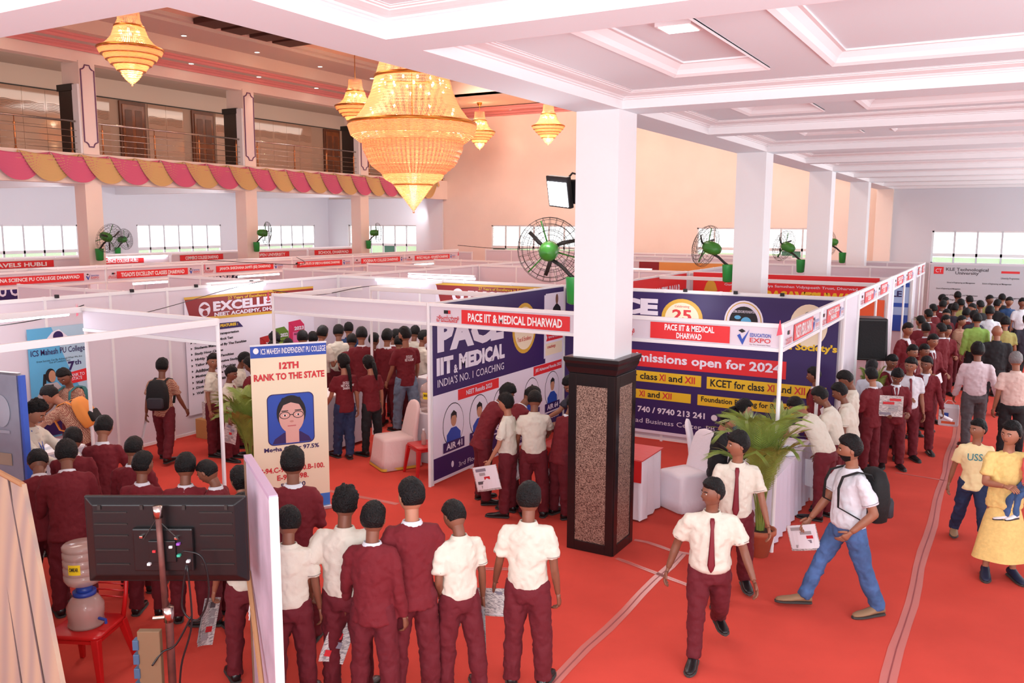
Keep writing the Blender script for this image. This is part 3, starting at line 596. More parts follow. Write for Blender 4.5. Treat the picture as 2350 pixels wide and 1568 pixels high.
for a, b, c, d in ((-5.9, -4.09, .85, 1.03), (-4.0, -2.2, .84, 1.03), (-5.9, -4.25, .57, .72), (-4.14, -2.45, .56, .73)): f.rect(q(a), q(b), c, d, YEL, 'yellow_label')
f.text('NEET for class', q(-5.8), q(-4.82), .89, 1.0, BLK, .012, .02); f.text('XI', q(-4.79), q(-4.68), .89, 1.0, REDP, .012, .02); f.text('and', q(-4.63), q(-4.4), .89, 1.0, BLK, .012, .02); f.text('XII', q(-4.36), q(-4.19), .89, 1.0, REDP, .012, .02)
f.text('KCET for class', q(-3.94), q(-3.1), .88, 1.0, BLK, .012, .02); f.text('XI', q(-3.06), q(-2.95), .89, 1.0, REDP, .012, .02); f.text('and', q(-2.9), q(-2.7), .89, 1.0, BLK, .012, .02); f.text('XII', q(-2.66), q(-2.5), .89, 1.0, REDP, .012, .02)
f.text('JEE for class', q(-5.85), q(-5.18), .6, .7, BLK, .012, .02); f.text('XI', q(-5.13), q(-5.03), .6, .7, REDP, .012, .02); f.text('and', q(-4.98), q(-4.77), .6, .7, BLK, .012, .02); f.text('XII', q(-4.73), q(-4.57), .6, .7, REDP, .012, .02)
f.text('Foundation Building for 8th to 10th', q(-4.08), q(-2.5), .6, .71, BLK, .012, .02)
f.text('9740 213 740 / 9740 213 241', q(-5.75), q(-4.01), .34, .44, WALLP, .012, .03); f.disc(q(-3.86), .38, .05, .05, WALLP, 'globe_emblem', .010, 16); f.text('www.iitianspace.com', q(-3.76), q(-2.3), .33, .41, WALLP, .012, .03)
f.text('3rd Floor, Dharwad Business Center, PB Road, Dharwad', q(-6.2), q(-2.9), .15, .24, WALLP, .012, 0)
f.text("K.L.E. Society's", q(-3.1), q(-2.08), 1.53, 1.67, YEL, .012, .04)
# academy banner on the long wall (origin y=9.3)
t, f = banner('academy_banner', 'large academy banner with maroon heading and feature list behind the left students', (-11.59, 9.35, .35), (0, 1, 0), 3.0, 1.97, WALLP)
f.poly([(0, 1.97), (3.0, 1.97), (3.0, 1.56), (.1, 1.62)], MAROONP, 'maroon_heading', .008); f.poly([(.1, 1.62), (3.0, 1.56), (3.0, 1.52), (.15, 1.57)], GOLDB, 'orange_stripe', .009); f.rect(0, 3.0, 1.93, 1.97, GOLDB, 'orange_stripe', .010)
f.disc(.4, 1.74, .12, .125, WALLP, 'round_emblem', .012); f.poly([(.3, 1.78), (.4, 1.83), (.5, 1.78), (.4, 1.74)], MAROONP, 'cap_emblem', .016); f.text('e', .35, .46, 1.63, 1.73, MAROONP, .016, .05)
f.text('EXCELLENT', .58, 2.35, 1.69, 1.86, WALLP, .012, .05); f.text('NEET ACADEMY, DHARWAD', .6, 2.4, 1.59, 1.67, WALLP, .012, .04); f.text('27 Years of Excellence in Education', .9, 2.3, 1.87, 1.92, YEL, .014, .02)
f.poly([(.3, 1.38), (.3, 1.49), (1.12, 1.47), (1.22, 1.37)], NAVY, 'navy_label', .010); f.text('UNIQUE FEATURES :', .4, 1.1, 1.40, 1.46, YEL, .014, .05)
for k, s in enumerate(('Convenient For Transportation', 'Comprehensive & Mock Test', 'Students Mentored By The Faculties', 'Study Hour Classes', 'Highly Talented Faculties', 'Tailor Made Extensive Study Materials', 'Additional Guest Faculties', 'Motivation By The National Experts', 'Well Furnished Class Rooms', 'Digital Library', 'Well Equipped Labs')):
    z = 1.27-.095*k; f.poly([(.09, z+.01), (.12, z+.03), (.09, z+.05)], BLK, 'bullet', .008); f.text(s, .16, .16+.033*len(s), z, z+.055, BLK, .010, .035)
for a, b, h, c1, c2, yr in ((1.6, 1.9, 1.15, (176, 34, 34), (210, 60, 60), '2021'), (1.96, 2.3, 1.27, (96, 130, 40), (140, 176, 70), '2022'), (2.32, 2.72, 1.36, (206, 40, 90), (230, 110, 160), '2023')):
    f.rect(a+.1, b, .2, h-.09, mat('bar_front_'+yr, c2, .6), 'bar_front', .012); f.poly([(a, .2), (a+.1, .2), (a+.1, h-.1), (a, h-.02)], mat('bar_side_'+yr, c1, .6), 'bar_side', .010); f.poly([(a, h-.02), (a+.1, h-.1), (b, h-.1), (b-.1, h)], mat('bar_side_'+yr, c1, .6), 'bar_top', .014)
    f.rect(a+.1, b, h-.22, h-.09, mat('bar_side_'+yr, c1, .6), 'bar_band', .016); f.text(yr, a+.13, b-.02, h-.19, h-.12, WALLP, .022, .04); f.text('RESULTS', a+.13, b-.03, h-.28, h-.24, BLK, .018, .02)
t, f = banner('academy_banner', 'second maroon academy banner on the cross wall behind the coaching stall', (-9.2, 13.06, .6), (1, 0, 0), 2.6, 1.84, WALLP)
f.poly([(0, 1.84), (2.6, 1.84), (2.6, 1.36), (.12, 1.44)], MAROONP, 'maroon_heading', .008); f.rect(0, 2.6, 1.8, 1.84, GOLDB, 'orange_stripe', .010); f.disc(.5, 1.62, .13, .13, WALLP, 'round_emblem', .012); f.text('e', .44, .56, 1.56, 1.68, MAROONP, .016, .05)
f.text('EXCELLENT', .72, 2.4, 1.55, 1.72, WALLP, .012, .05); f.text('27 Years of Excellence in Education', .95, 2.05, 1.74, 1.79, YEL, .014, .01); f.text('NEET ACADEMY, DHARWAD', .74, 2.4, 1.45, 1.53, WALLP, .012, .03)
# blue college banner (origin y=6.74)
t, f = banner('college_banner', 'sky blue college banner with a printed girl in a tie, far left wall', (-11.59, 6.74, .5), (0, 1, 0), .85, 1.57, SKYB)
f.poly([(.35, 1.57), (.85, 1.57), (.85, .4), (.6, .9)], mat('print_pale_blue', (176, 208, 228), .6), 'pale_sweep', .006)
f.poly([(.28, 1.42), (.36, 1.5), (.46, 1.53), (.58, 1.42), (.46, 1.33), (.34, 1.35)], WALLP, 'eye_emblem', .008); f.disc(.44, 1.43, .075, .075, NAVY, 'globe_emblem', .010)
f.text('ICS Mahesh PU College', .03, .83, 1.16, 1.27, NAVY, .010, .01); f.text('Great Success Can Be Achieved When We Are\nOut of Comfort Zone', .1, .78, 1.06, 1.12, BLK, .010, 0)
f.text('7', .56, .66, .92, 1.05, NAVY, .010, .05); f.text('th', .66, .76, .99, 1.06, NAVY, .010, .02); f.poly([(.48, .72), (.52, .8), (.48, .88), (.84, .92), (.84, .74)], REDB, 'red_ribbon', .010); f.text('RANK TO\nSTATE', .56, .8, .77, .87, WALLP, .014, .01)
f.poly([(.12, .05), (.12, .35), (.08, .62), (.2, .78), (.38, .78), (.5, .62), (.46, .5), (.44, .35), (.42, .05)], mat('print_grey_shirt', (190, 184, 186), .6), 'printed_shirt', .010)
f.rect(.14, .43, .03, .26, NAVY, 'printed_skirt', .012); f.rect(.2, .5, .47, .54, mat('print_skin', (196, 142, 112), .6), 'printed_arms', .014); f.poly([(.26, .76), (.32, .76), (.35, .56), (.29, .52)], BLK, 'printed_tie', .014)
f.disc(.29, .89, .075, .1, BLK, 'printed_hair', .012, 16); f.disc(.31, .875, .052, .085, mat('print_skin', (196, 142, 112), .6), 'printed_face', .015, 16); f.poly([(.19, .92), (.24, .92), (.2, .66), (.15, .62)], BLK, 'printed_hair', .009)
# red banners
t, f = banner('trust_banner', 'red banner with yellow capitals on the far cross wall beyond the coaching stall', (-6.0, 18.33, 1.1), (1, 0, 0), 3.8, 1.38, REDB)
f.text("Shree Gurubasheshwara Samsthe", .9, 3.2, 1.22, 1.28, WALLP, .010, 0); f.text('Gurubasaveshwar Vidya Samsthan Vidyapeeth Trust, Dharwad', .7, 3.4, 1.1, 1.17, WALLP, .010, .01); f.text('GURUBASAVESHWAR', .8, 3.5, .82, 1.05, YEL, .010, .07)
f.poly([(.25, 1.0), (.3, 1.15), (.4, 1.28), (.5, 1.15), (.55, 1.0), (.4, .9)], GOLDB, 'printed_emblem', .010)
t, f = banner('trust_banner', 'slanting red banner on the side wall behind the granite pillar', (-6.115, 14.6, 1.2), (0, 1, 0), 3.6, 1.26, REDB)
f.text('GURUBASAVESHWAR', .5, 3.2, .8, 1.05, WALLP, .010, .03)
t, f = banner('stall_poster', 'orange and red poster panel inside the red banner stall by the aisle', (-2.7, 18.31, .9), (1, 0, 0), .62, 1.15, mat('print_orange', (232, 96, 52), .6)); f.rect(.1, .5, .1, .7, SKYB, 'blue_patch', .008); f.rect(.06, .42, .06, .6, WALLP, 'white_patch', .010)
t, f = banner('stall_poster', 'blue and white striped poster inside the third aisle stall', (-2.75, 23.18, .9), (1, 0, 0), .66, 1.3, mat('print_light_blue', (166, 190, 232), .6)); f.rect(0, .66, 0, .4, BLUEP, 'blue_band', .008); f.rect(0, .66, .6, .7, BLUEP, 'blue_band', .008); f.rect(0, .66, 1.1, 1.2, BLUEP, 'blue_band', .008); f.text('KLE', .1, .5, .85, 1.0, NAVY, .010, .03)
t, f = banner('orange_banner', 'orange banner strip between partitions behind the granite pillar', (-9.2, 23.18, 1.6), (1, 0, 0), 2.7, .85, mat('print_amber', (230, 160, 84), .6)); f.rect(0, .6, 0, .85, MAROONP, 'maroon_patch', .008)
# banners seen over the long wall
for lab, a, b, z, m, tx in (('deep blue banner above the long wall at the far left', 9.0, 12.1, 2.25, NAVY, 'SCIENCE PU COLLEGE'), ('dark banner with white folds above the long wall, left of centre', 15.9, 19.4, 2.28, mat('print_slate', (44, 48, 72), .6), 'ಜನತಾ ಶಿಕ್ಷಣ ಸಮಿತಿ'), ('pale blue banner above the long wall, centre', 20.4, 22.6, 2.3, mat('print_steel_blue', (110, 134, 190), .6), 'JSS INSTITUTE'), ('blue and yellow banner above the long wall near the peach wall', 23.9, 27.6, 2.35, mat('print_violet', (70, 60, 160), .6), 'PU COLLEGE')):
    t, f = banner('hanging_banner', lab, (-18.97, a, 1.2), (0, 1, 0), b-a, z-1.2, m); f.text(tx, .3, b-a-.3, z-1.2-.35, z-1.2-.1, WALLP if 'yellow' not in lab else YEL, .010, .03)
# technological university wall at the end of the aisle
t, f = banner('university_backdrop', 'tall pale grey university backdrop closing the far end of the aisle', (-2.2, 30.9, .1), (1, 0, 0), 4.9, 2.15, mat('backdrop_grey', (196, 198, 206), .6))
f.rect(.1, .38, 1.85, 2.08, REDB, 'red_emblem', .008); f.text('CT', .15, .33, 1.9, 2.02, WALLP, .012, 0); f.text('KLE Technological\nUniversity', .45, 1.65, 1.82, 2.06, mat('print_grey', (96, 92, 98), .6), .010, .02)
for a, b, z in ((2.0, 2.5, 1.92), (2.7, 3.2, 1.92), (3.4, 3.9, 1.92)): f.rect(a, b, z, z+.07, REDB, 'red_label', .008); f.text('University Programmes', a, b, z-.2, z-.12, BLK, .010, 0)
for a, b, z in ((.5, 1.3, 1.55), (1.5, 2.3, 1.55), (.2, .9, 1.35), (.4, 1.4, 1.15), (1.6, 2.6, 1.12), (.3, 1.5, 1.0)): f.text('School of Engineering and Management', a, b, z, z+.06, BLK, .010, .01)
struct(MB().box(-2.25, 3.2, 30.92, 31.0, 0, 2.3), 'trim_backdrop_support', PANEL)
# standee with the printed rank holder
t = thing('roll_up_standee', 'cream roll up standee with blue header and a printed portrait of a girl in glasses', 'standee')
u = Vector((.5, .75, 0)).normalized(); f = Face((-7.65, 7.07, 0), u, parent=t); W = .9
f.rect(0, W, .02, 2.1, CREAM, 'standee_sheet', .004, .012); f.rect(0, W, 1.95, 2.1, BLUEP, 'blue_header', .007); f.rect(0, W, .02, .2, mat('print_mid_blue', (60, 120, 206), .6), 'blue_footer', .007)
f.disc(.065, 2.035, .032, .035, WHITE, 'round_emblem', .010); f.text('ICS MAHESH INDEPENDENT PU COLLEGE', .12, .89, 1.99, 2.06, WHITE, .011, .01)
f.text('12TH', .33, .56, 1.8, 1.885, REDP, .009, .05); f.text('RANK TO THE STATE', .03, .87, 1.67, 1.755, REDP, .009, .04)
def rr(a0, a1, b0, b1, r, m, nm, l):
    pts = []
    for cx, cy, s in ((a1-r, b1-r, 0), (a0+r, b1-r, 90), (a0+r, b0+r, 180), (a1-r, b0+r, 270)): pts += [(cx+r*math.cos(math.radians(s+15*k)), cy+r*math.sin(math.radians(s+15*k))) for k in range(7)]
    f.poly(pts, m, nm, l)
rr(.17, .73, .87, 1.5, .07, NAVY, 'portrait_border', .007); rr(.18, .72, .88, 1.49, .065, BLUEP, 'portrait_field', .009)
SKP = mat('print_fair_skin', (222, 170, 158), .6)
f.poly([(.22, .89), (.25, .95), (.36, 1.02), (.56, 1.02), (.66, .95), (.69, .89)], NAVY, 'printed_jacket', .011); f.poly([(.38, .89), (.38, 1.08), (.54, 1.08), (.54, .89)], SKP, 'printed_neck', .013)
f.disc(.455, 1.26, .175, .215, BLK, 'printed_hair', .012); f.disc(.455, 1.205, .15, .195, SKP, 'printed_face', .016); f.poly([(.31, 1.26), (.36, 1.36), (.45, 1.39), (.55, 1.36), (.6, 1.26), (.61, 1.34), (.56, 1.45), (.35, 1.45), (.3, 1.34)], BLK, 'printed_hair', .018)
for a in (.375, .535):
    pts = [(a+.065*math.cos(k*PI/8), 1.235+.045*math.sin(k*PI/8)) for k in range(16)]; f.poly(pts, BLK, 'glasses_rim', .019); f.poly([(a+(x-a)*.86, 1.235+(y-1.235)*.82) for x, y in pts], SKP, 'glasses_lens', .021); f.disc(a, 1.235, .024, .012, WHITE, 'printed_eye', .023, 12); f.disc(a, 1.235, .012, .012, BLK, 'printed_pupil', .025, 12); f.rect(a-.04, a+.04, 1.285, 1.295, BLK, 'printed_brow', .023)
f.rect(.43, .48, 1.235, 1.243, BLK, 'glasses_bridge', .022); f.rect(.405, .505, 1.095, 1.107, mat('print_lips', (196, 104, 104), .6), 'printed_mouth', .019); f.disc(.455, 1.155, .025, .012, mat('print_shade', (200, 140, 126), .6), 'printed_nose', .019, 12)
f.text('Megha Ganur 97.5%', .12, .78, .78, .85, NAVY, .009, .03); f.text('P-94.C-95.M-100.B-100.', .06, .84, .53, .60, REDP, .009, .03); f.text('E-96.K-98.', .26, .64, .43, .50, REDP, .009, .03); f.text('585/600', .3, .6, .33, .39, NAVY, .009, .02)
MB().obox(f.P(-.01, 0, -.05), f.u, f.v, f.n, W+.02, .05, .1).build('base', ALU, t, bevel=.01)
MB().tube([f.P(W/2, .03, -.02), f.P(W/2, 2.1, -.02)], .008, 6).build('rear_pole', ALU, t); MB().obox(f.P(-.005, 2.09, -.01), f.u, f.v, f.n, W+.01, .02, .02).build('top_bar', ALU, t)

# ================================================================== OBJECTS
# ---- chandeliers
CRY = bpy.data.materials.new('crystal_amber'); CRY.use_nodes = True; nt = CRY.node_tree; nt.nodes.clear()
out = nt.nodes.new('ShaderNodeOutputMaterial'); mixn = nt.nodes.new('ShaderNodeMixShader'); mx2 = nt.nodes.new('ShaderNodeMixShader'); tr = nt.nodes.new('ShaderNodeBsdfTranslucent'); gl = nt.nodes.new('ShaderNodeBsdfGlossy'); df = nt.nodes.new('ShaderNodeBsdfDiffuse')
tr.inputs[0].default_value = (1, .74, .54, 1); gl.inputs['Roughness'].default_value = .25; gl.inputs[0].default_value = (1, .85, .6, 1); df.inputs[0].default_value = (.95, .76, .6, 1); mixn.inputs[0].default_value = .18; mx2.inputs[0].default_value = .3
nt.links.new(tr.outputs[0], mx2.inputs[1]); nt.links.new(df.outputs[0], mx2.inputs[2]); nt.links.new(mx2.outputs[0], mixn.inputs[1]); nt.links.new(gl.outputs[0], mixn.inputs[2]); nt.links.new(mixn.outputs[0], out.inputs[0])
BULB = mat('warm_bulb', (255, 214, 150), .4, emit=30)
def strands(mb, prof, n, beads=3):
    """vertical strings of faceted beads following prof [(r,z)...]"""
    for k in range(n):
        a = 2*PI*k/n; c, s = math.cos(a), math.sin(a); P = []; Rr = []
        for i in range(len(prof)-1):
            for j in range(beads*2):
                t_ = j/(beads*2); r = prof[i][0]*(1-t_)+prof[i+1][0]*t_; z = prof[i][1]*(1-t_)+prof[i+1][1]*t_; P.append((r*c, r*s, z)); Rr.append(1 if j % 2 else .35)
        P.append((prof[-1][0]*c, prof[-1][0]*s, prof[-1][1])); Rr.append(.4); w = PI*max(p[0] for p in prof)/n*.62
        mb.tube(P, [w*x for x in Rr], 3, cap=False)
def rings(mb, prof, n=44, th=.012):
    for r, z in prof:
        V = []
        for k in range(n):
            a = 2*PI*k/n; rr_ = r*(1+.012*(k % 2))
            V += [((rr_+th*math.cos(q_))*math.cos(a), (rr_+th*math.cos(q_))*math.sin(a), z+th*1.3*math.sin(q_)) for q_ in (0, 2.1, 4.2)]
        mb.add(V, [(k*3+i, k*3+(i+1) % 3, ((k+1) % n)*3+(i+1) % 3, ((k+1) % n)*3+i) for k in range(n) for i in range(3)])
def lin_prof(a, b, n): return [(a[0]+(b[0]-a[0])*i/n, a[1]+(b[1]-a[1])*i/n) for i in range(n+1)]
def bulbs(t, lst):
    me = MB().ball((0, 0, 0), .028, .028, .04, 8, 6).mesh('bulb', BULB, True)
    for r, z, n in lst:
        for k in range(n):
            o = bpy.data.objects.new('bulb', me); COL.objects.link(o); o.parent = t; a = 2*PI*(k+.3)/n; o.location = (r*math.cos(a), r*math.sin(a), z)
def band(t, r, z, h=.05): MB().lathe([(r-.03, z-h/2), (r, z-h/2), (r+.02, z-h*.2), (r+.012, z), (r+.02, z+h*.2), (r, z+h/2), (r-.03, z+h/2)], 48, cap=False).build('gilt_band', GOLD, t, True)
def chandelier_small(label, loc, ztop):
    t = thing('chandelier', label, 'chandelier', loc, group='smaller crystal chandeliers')      # loc z = main ring
    mb = MB(); strands(mb, [(.19, .78), (.21, .55), (.26, .44)], 56); mb.build('upper_bead_strands', CRY, t, kind='stuff'); band(t, .27, .43, .04)
    mb = MB(); strands(mb, [(.27, .42), (.34, .22), (.46, .08), (.60, .01)], 72); mb.build('middle_bead_strands', CRY, t, kind='stuff'); band(t, .61, 0, .05)
    mb = MB()
    for a, b in (((.60, -.02), (.55, -.12)), ((.5, -.13), (.46, -.22)), ((.41, -.23), (.37, -.31)), ((.32, -.32), (.26, -.42))): rings(mb, lin_prof(a, b, 5))
    mb.build('lower_bead_tiers', CRY, t, kind='stuff')
    for r, z in ((.54, -.125), (.45, -.225), (.36, -.315), (.25, -.43)): band(t, r, z, .02)
    mb = MB(); rings(mb, [(.19, -.45), (.185, -.49), (.16, -.53), (.13, -.57), (.1, -.60), (.07, -.63), (.03, -.66)]); mb.ball((0, 0, -.7), .02); mb.build('bottom_drop', CRY, t, kind='stuff')
    MB().lathe([(.012, .78), (.012, ztop-loc[2]-.12)], 8).build('stem', GOLD, t); MB().lathe([(.03, ztop-loc[2]-.14), (.09, ztop-loc[2]-.08), (.11, ztop-loc[2]), (.0, ztop-loc[2])], 20).build('canopy', GOLD, t, True)
    bulbs(t, [(.19, .33, 6), (.42, -.06, 12), (.3, -.2, 8), (.16, -.36, 5), (.06, -.5, 3)])
    for dz, p in ((.25, 14), (-.15, 26), (-.5, 5)):
        l = lamp('chandelier_glow', (loc[0], loc[1], loc[2]+dz), p, (1, .78, .55), .08)
    return t
chandelier_small('chandelier hanging at the upper left, in front of the first balcony pillar', (-15.4, 11.45, 6.93), 8.78)
chandelier_small('small far chandelier with its gilt ceiling cap showing, right of the large one', (-18.5, 29.35, 7.09), 8.22)
chandelier_small('small far chandelier between the large one and the granite pillar', (-15.2, 28.9, 7.10), 8.22)
chandelier_small('chandelier mostly hidden behind the upper left of the large one', (-17.4, 20.6, 7.0), 8.78)
t = thing('large_chandelier', 'very large amber crystal chandelier in the middle of the hall', 'chandelier', (-12.7, 17.12, 5.89))
mb = MB(); strands(mb, [(.68, 2.1), (.70, 1.7), (.76, 1.45), (.86, 1.14)], 150, 5); mb.build('top_bead_strands', CRY, t, kind='stuff')
mb = MB(); strands(mb, [(.88, 1.08), (.98, .72), (1.14, .38), (1.34, .12), (1.50, .03)], 190, 5); mb.build('middle_bead_strands', CRY, t, kind='stuff')
for r, z, h in ((.70, 2.12, .09), (.72, 1.72, .06), (.89, 1.10, .08), (1.53, .0, .08)): band(t, r, z, h)
mb = MB(); rings(mb, lin_prof((1.53, -.06), (1.46, -.28), 9)+lin_prof((1.42, -.31), (1.28, -.42), 4), 110, .014); mb.build('rim_bead_tier', CRY, t, kind='stuff')
mb = MB(); rings(mb, lin_prof((1.20, -.38), (1.18, -.62), 9)+lin_prof((1.16, -.65), (1.02, -.95), 10)+lin_prof((.99, -.99), (.74, -1.18), 8), 100, .015); strands(mb, [(1.20, -.36), (1.18, -.62), (1.02, -.95), (.74, -1.18)], 70, 3); mb.build('bowl_bead_tier', CRY, t, kind='stuff')
mb = MB(); rings(mb, lin_prof((.74, -1.19), (.70, -1.28), 3)+lin_prof((.67, -1.31), (.48, -1.42), 5), 70, .015); mb.build('collar_bead_tier', CRY, t, kind='stuff'); band(t, .48, -1.44, .03)
mb = MB(); rings(mb, lin_prof((.46, -1.46), (.03, -2.05), 20), 60, .014); mb.ball((0, 0, -2.1), .03); mb.build('cone_drop', CRY, t, kind='stuff')
MB().lathe([(.02, 2.1), (.02, 2.86)], 8).build('stem', GOLD, t); MB().lathe([(.02, -1.9), (.02, 2.2)], 6).build('spine', GOLD, t); MB().lathe([(.68, 2.12), (.5, 2.3), (.1, 2.4)], 30, cap=False).build('crown', GOLD, t, True)
bulbs(t, [(.6, 1.6, 8), (.74, 1.0, 14), (.9, .84, 12), (1.05, .3, 8), (1.36, -.12, 20), (1.2, -.24, 10), (.55, -1.25, 12), (.25, -1.55, 6)])
for dz, p in ((1.5, 26), (.6, 40), (-.15, 46), (-.8, 34), (-1.3, 26), (-1.7, 8)):
    lamp('chandelier_glow', (-12.7, 17.12, 5.89+dz), p, (1, .66, .44), .25)
# ---- fans
def ring_pts(r, n=28, z=0): return [(r*math.cos(2*PI*k/n), r*math.sin(2*PI*k/n), z) for k in range(n+1)]
def wall_fan(label, base, side, aim, elev=0.0, s=1.0, cage=True):
    """base: point on the wall; side: unit dir out of the wall; aim: direction the cage faces"""
    t = thing('wall_fan', label, 'fan', base, group='green wall fans'); sd = Vector(side); am = Vector(aim).normalized()
    hub = sd*.42*s+Vector((0, 0, .42*s))
    MB().lathe([(.05*s, -.16*s), (.085*s, -.14*s), (.1*s, .12*s), (.1*s, .14*s)], 12, tuple(sd*.1*s)).build('bracket_box', GREENB, t, True)
    MB().tube([sd*.1*s+Vector((0, 0, .12*s)), sd*.17*s+Vector((0, 0, .17*s)), sd*.27*s+Vector((0, 0, .26*s)), hub-Vector((0, 0, .08*s))], .022*s, 8).build('arm', DKMETAL, t, True)
    q_ = am.to_track_quat('Z', 'Y').to_matrix().to_4x4(); M = Matrix.Translation(hub) @ q_
    def put(mb, nm, m, sm=True):
        o = mb.build(nm, m, t, sm); o.matrix_local = M; return o
    put(MB().lathe([(.0, -.2*s), (.06*s, -.19*s), (.10*s, -.13*s), (.112*s, -.03*s), (.105*s, .07*s), (.07*s, .12*s)], 16), 'motor', GREEN)
    cg = MB()
    for rr_, z in ((.09, .22), (.15, .22), (.21, .21), (.27, .19), (.33, .15), (.36, .1), (.36, .05), (.3, .02), (.22, .01)): cg.tube(ring_pts(rr_*s, 28, z*s), .0032*s, 3, cap=False)
    for k in range(28):
        a = 2*PI*k/28; c, sn = math.cos(a), math.sin(a)
        cg.tube([(r*c*s, r*sn*s, z*s) for r, z in ((.07, .22), (.21, .21), (.33, .15), (.36, .08), (.33, .03), (.22, .01))], .0026*s, 3, cap=False)
    put(cg, 'cage', DKMETAL)
    for k in range(3):
        b = MB(); a = 2*PI*k/3+.4
        b.tube([(r*s*math.cos(a+tw), r*s*math.sin(a+tw), (.1+dz)*s) for r, tw, dz in ((.05, 0, 0), (.15, .15, .02), (.3, .3, .01))], [.01*s, .024*s, .02*s], 8, [.004*s]*3); put(b, 'blade', DKMETAL)
        put(MB().tube([(.08*s*math.cos(a+.9), .08*s*math.sin(a+.9), .04*s), (.34*s*math.cos(a+.9), .34*s*math.sin(a+.9), .02*s)], .009*s, 5), 'cage_strut', GREEN)
    return t
wall_fan('green fan whose round cage shows fully, on the left side of the granite pillar', (-4.0, 8.45, 2.82), (-1, 0, 0), (-.35, .9, .1), s=1.0)
wall_fan('green fan tilted left, on the second pillar', (-4.0, 14.35, 2.72), (-1, 0, 0), (-.95, .2, .25))
wall_fan('green fan in front of the back wall window, on the third pillar', (-4.0, 20.15, 2.6), (-1, 0, 0), (-.9, .35, .3))
wall_fan('green fan half hidden by the fourth pillar', (-4.0, 25.7, 2.6), (-1, 0, 0), (-.9, .35, -.1))
wall_fan('green fan with its cage turned right, on the first lower balcony pillar', (-21.36, 14.5, 2.66), (1, 0, 0), (.9, .1, -.3), s=1.1)
wall_fan('green fan on the second lower balcony pillar, before the middle window', (-21.36, 20.1, 2.74), (1, 0, 0), (.75, .6, -.1), s=1.05)
wall_fan('green fan on the third lower balcony pillar', (-21.36, 25.75, 2.7), (1, 0, 0), (.75, .6, 0), s=1.05)
wall_fan('small far green fan on the left wall between two windows', (-28.2, 19.9, 2.45), (1, 0, 0), (.8, .3, .1), s=1.05)
# ---- flood light on the pillar
t = thing('flood_light', 'black flood light with a blazing white face beside the granite pillar', 'flood light', (-4.25, 8.36, 3.88))
o = MB().box(-.17, .17, -.03, .03, -.17, .17).build('frame', BLACKP, t, bevel=.01); o.rotation_euler = (.25, .1, -.35)
o2 = MB().box(-.145, .145, -.036, -.03, -.15, .11).build('lit_face', mat('flood_glow', (240, 245, 255), .5, emit=25), t); o2.rotation_euler = (.25, .1, -.35)
MB().box(.02, .27, .02, .2, -.13, .13).build('housing', BLACKP, t, bevel=.02)
MB().tube([(.02, .1, .12), (.1, .1, .2), (.25, .1, .16)], .012, 6).build('yoke', DKMETAL, t)
l = area('flood_beam', (-4.33, 8.2, 3.88), (-5.2, 5.5, 2.6), .25, .22, 25, (.95, .97, 1))
# ---- tube lights
def tube_light(label, a, b):
    a, b = Vector(a), Vector(b); t = thing('tube_light', label, 'tube light', a, group='stall tube lights'); d = b-a
    MB().tube([(0, 0, 0), d], .022, 8).build('lit_tube', TUBE, t, True); n = d.normalized()
    MB().obox(Vector((0, 0, .035))-Vector((0, 0, .0))+Vector((-.02*n.y, .02*n.x, 0)), d.normalized(), Vector((n.y, -n.x, 0)), (0, 0, 1), d.length, .04, .03).build('fitting', WHITEF, t)
tube_light('glowing tube light in front of the deep blue banner, far left', (-18.9, 9.6, 2.2), (-18.9, 11.0, 2.2))
for i, (lab, a, b) in enumerate((('bright tube light under the rail of the nearest left stall', (-11.56, 5.0, 2.44), (-11.56, 6.2, 2.44)), ('second bright tube light under the rail of the nearest left stall', (-9.92, 5.2, 2.42), (-9.92, 6.3, 2.42)), ('tube light over the crowd behind the cream standee', (-11.56, 9.9, 2.44), (-11.56, 11.1, 2.44)), ('tube light on the cross wall of the academy stall', (-10.6, 13.04, 2.44), (-9.4, 13.04, 2.44)),
       ('tube light high behind the long wall, first', (-11.7, 9.9, 2.46), (-11.7, 11.1, 2.46)), ('tube light high behind the long wall, second', (-16.76, 12.2, 2.17), (-16.76, 13.4, 2.17)), ('tube light high behind the long wall, third', (-16.76, 15.2, 2.17), (-16.76, 16.6, 2.17)), ('tube light seen through the round fan cage', (-9.9, 13.16, 2.53), (-8.4, 13.16, 2.53)), ('tube light behind the pillar above the orange banner', (-8.2, 18.42, 2.46), (-7.0, 18.42, 2.46)), ('tube light under the sign nearest the peach wall', (-16.76, 22.6, 2.17), (-16.76, 24.4, 2.17)), ('tube light at the back under the left windows', (-22.34, 15.5, 2.5), (-22.34, 17.5, 2.5)))):
    tube_light(lab, a, b)
for x, y in ((-10.6, 5.8), (-10.5, 11.2), (-8.6, 12.2), (-4.3, 12.3), (-17.7, 12), (-17.7, 18)): lamp('tube_glow', (x, y, 2.25), 20, (.92, .95, 1), .3)
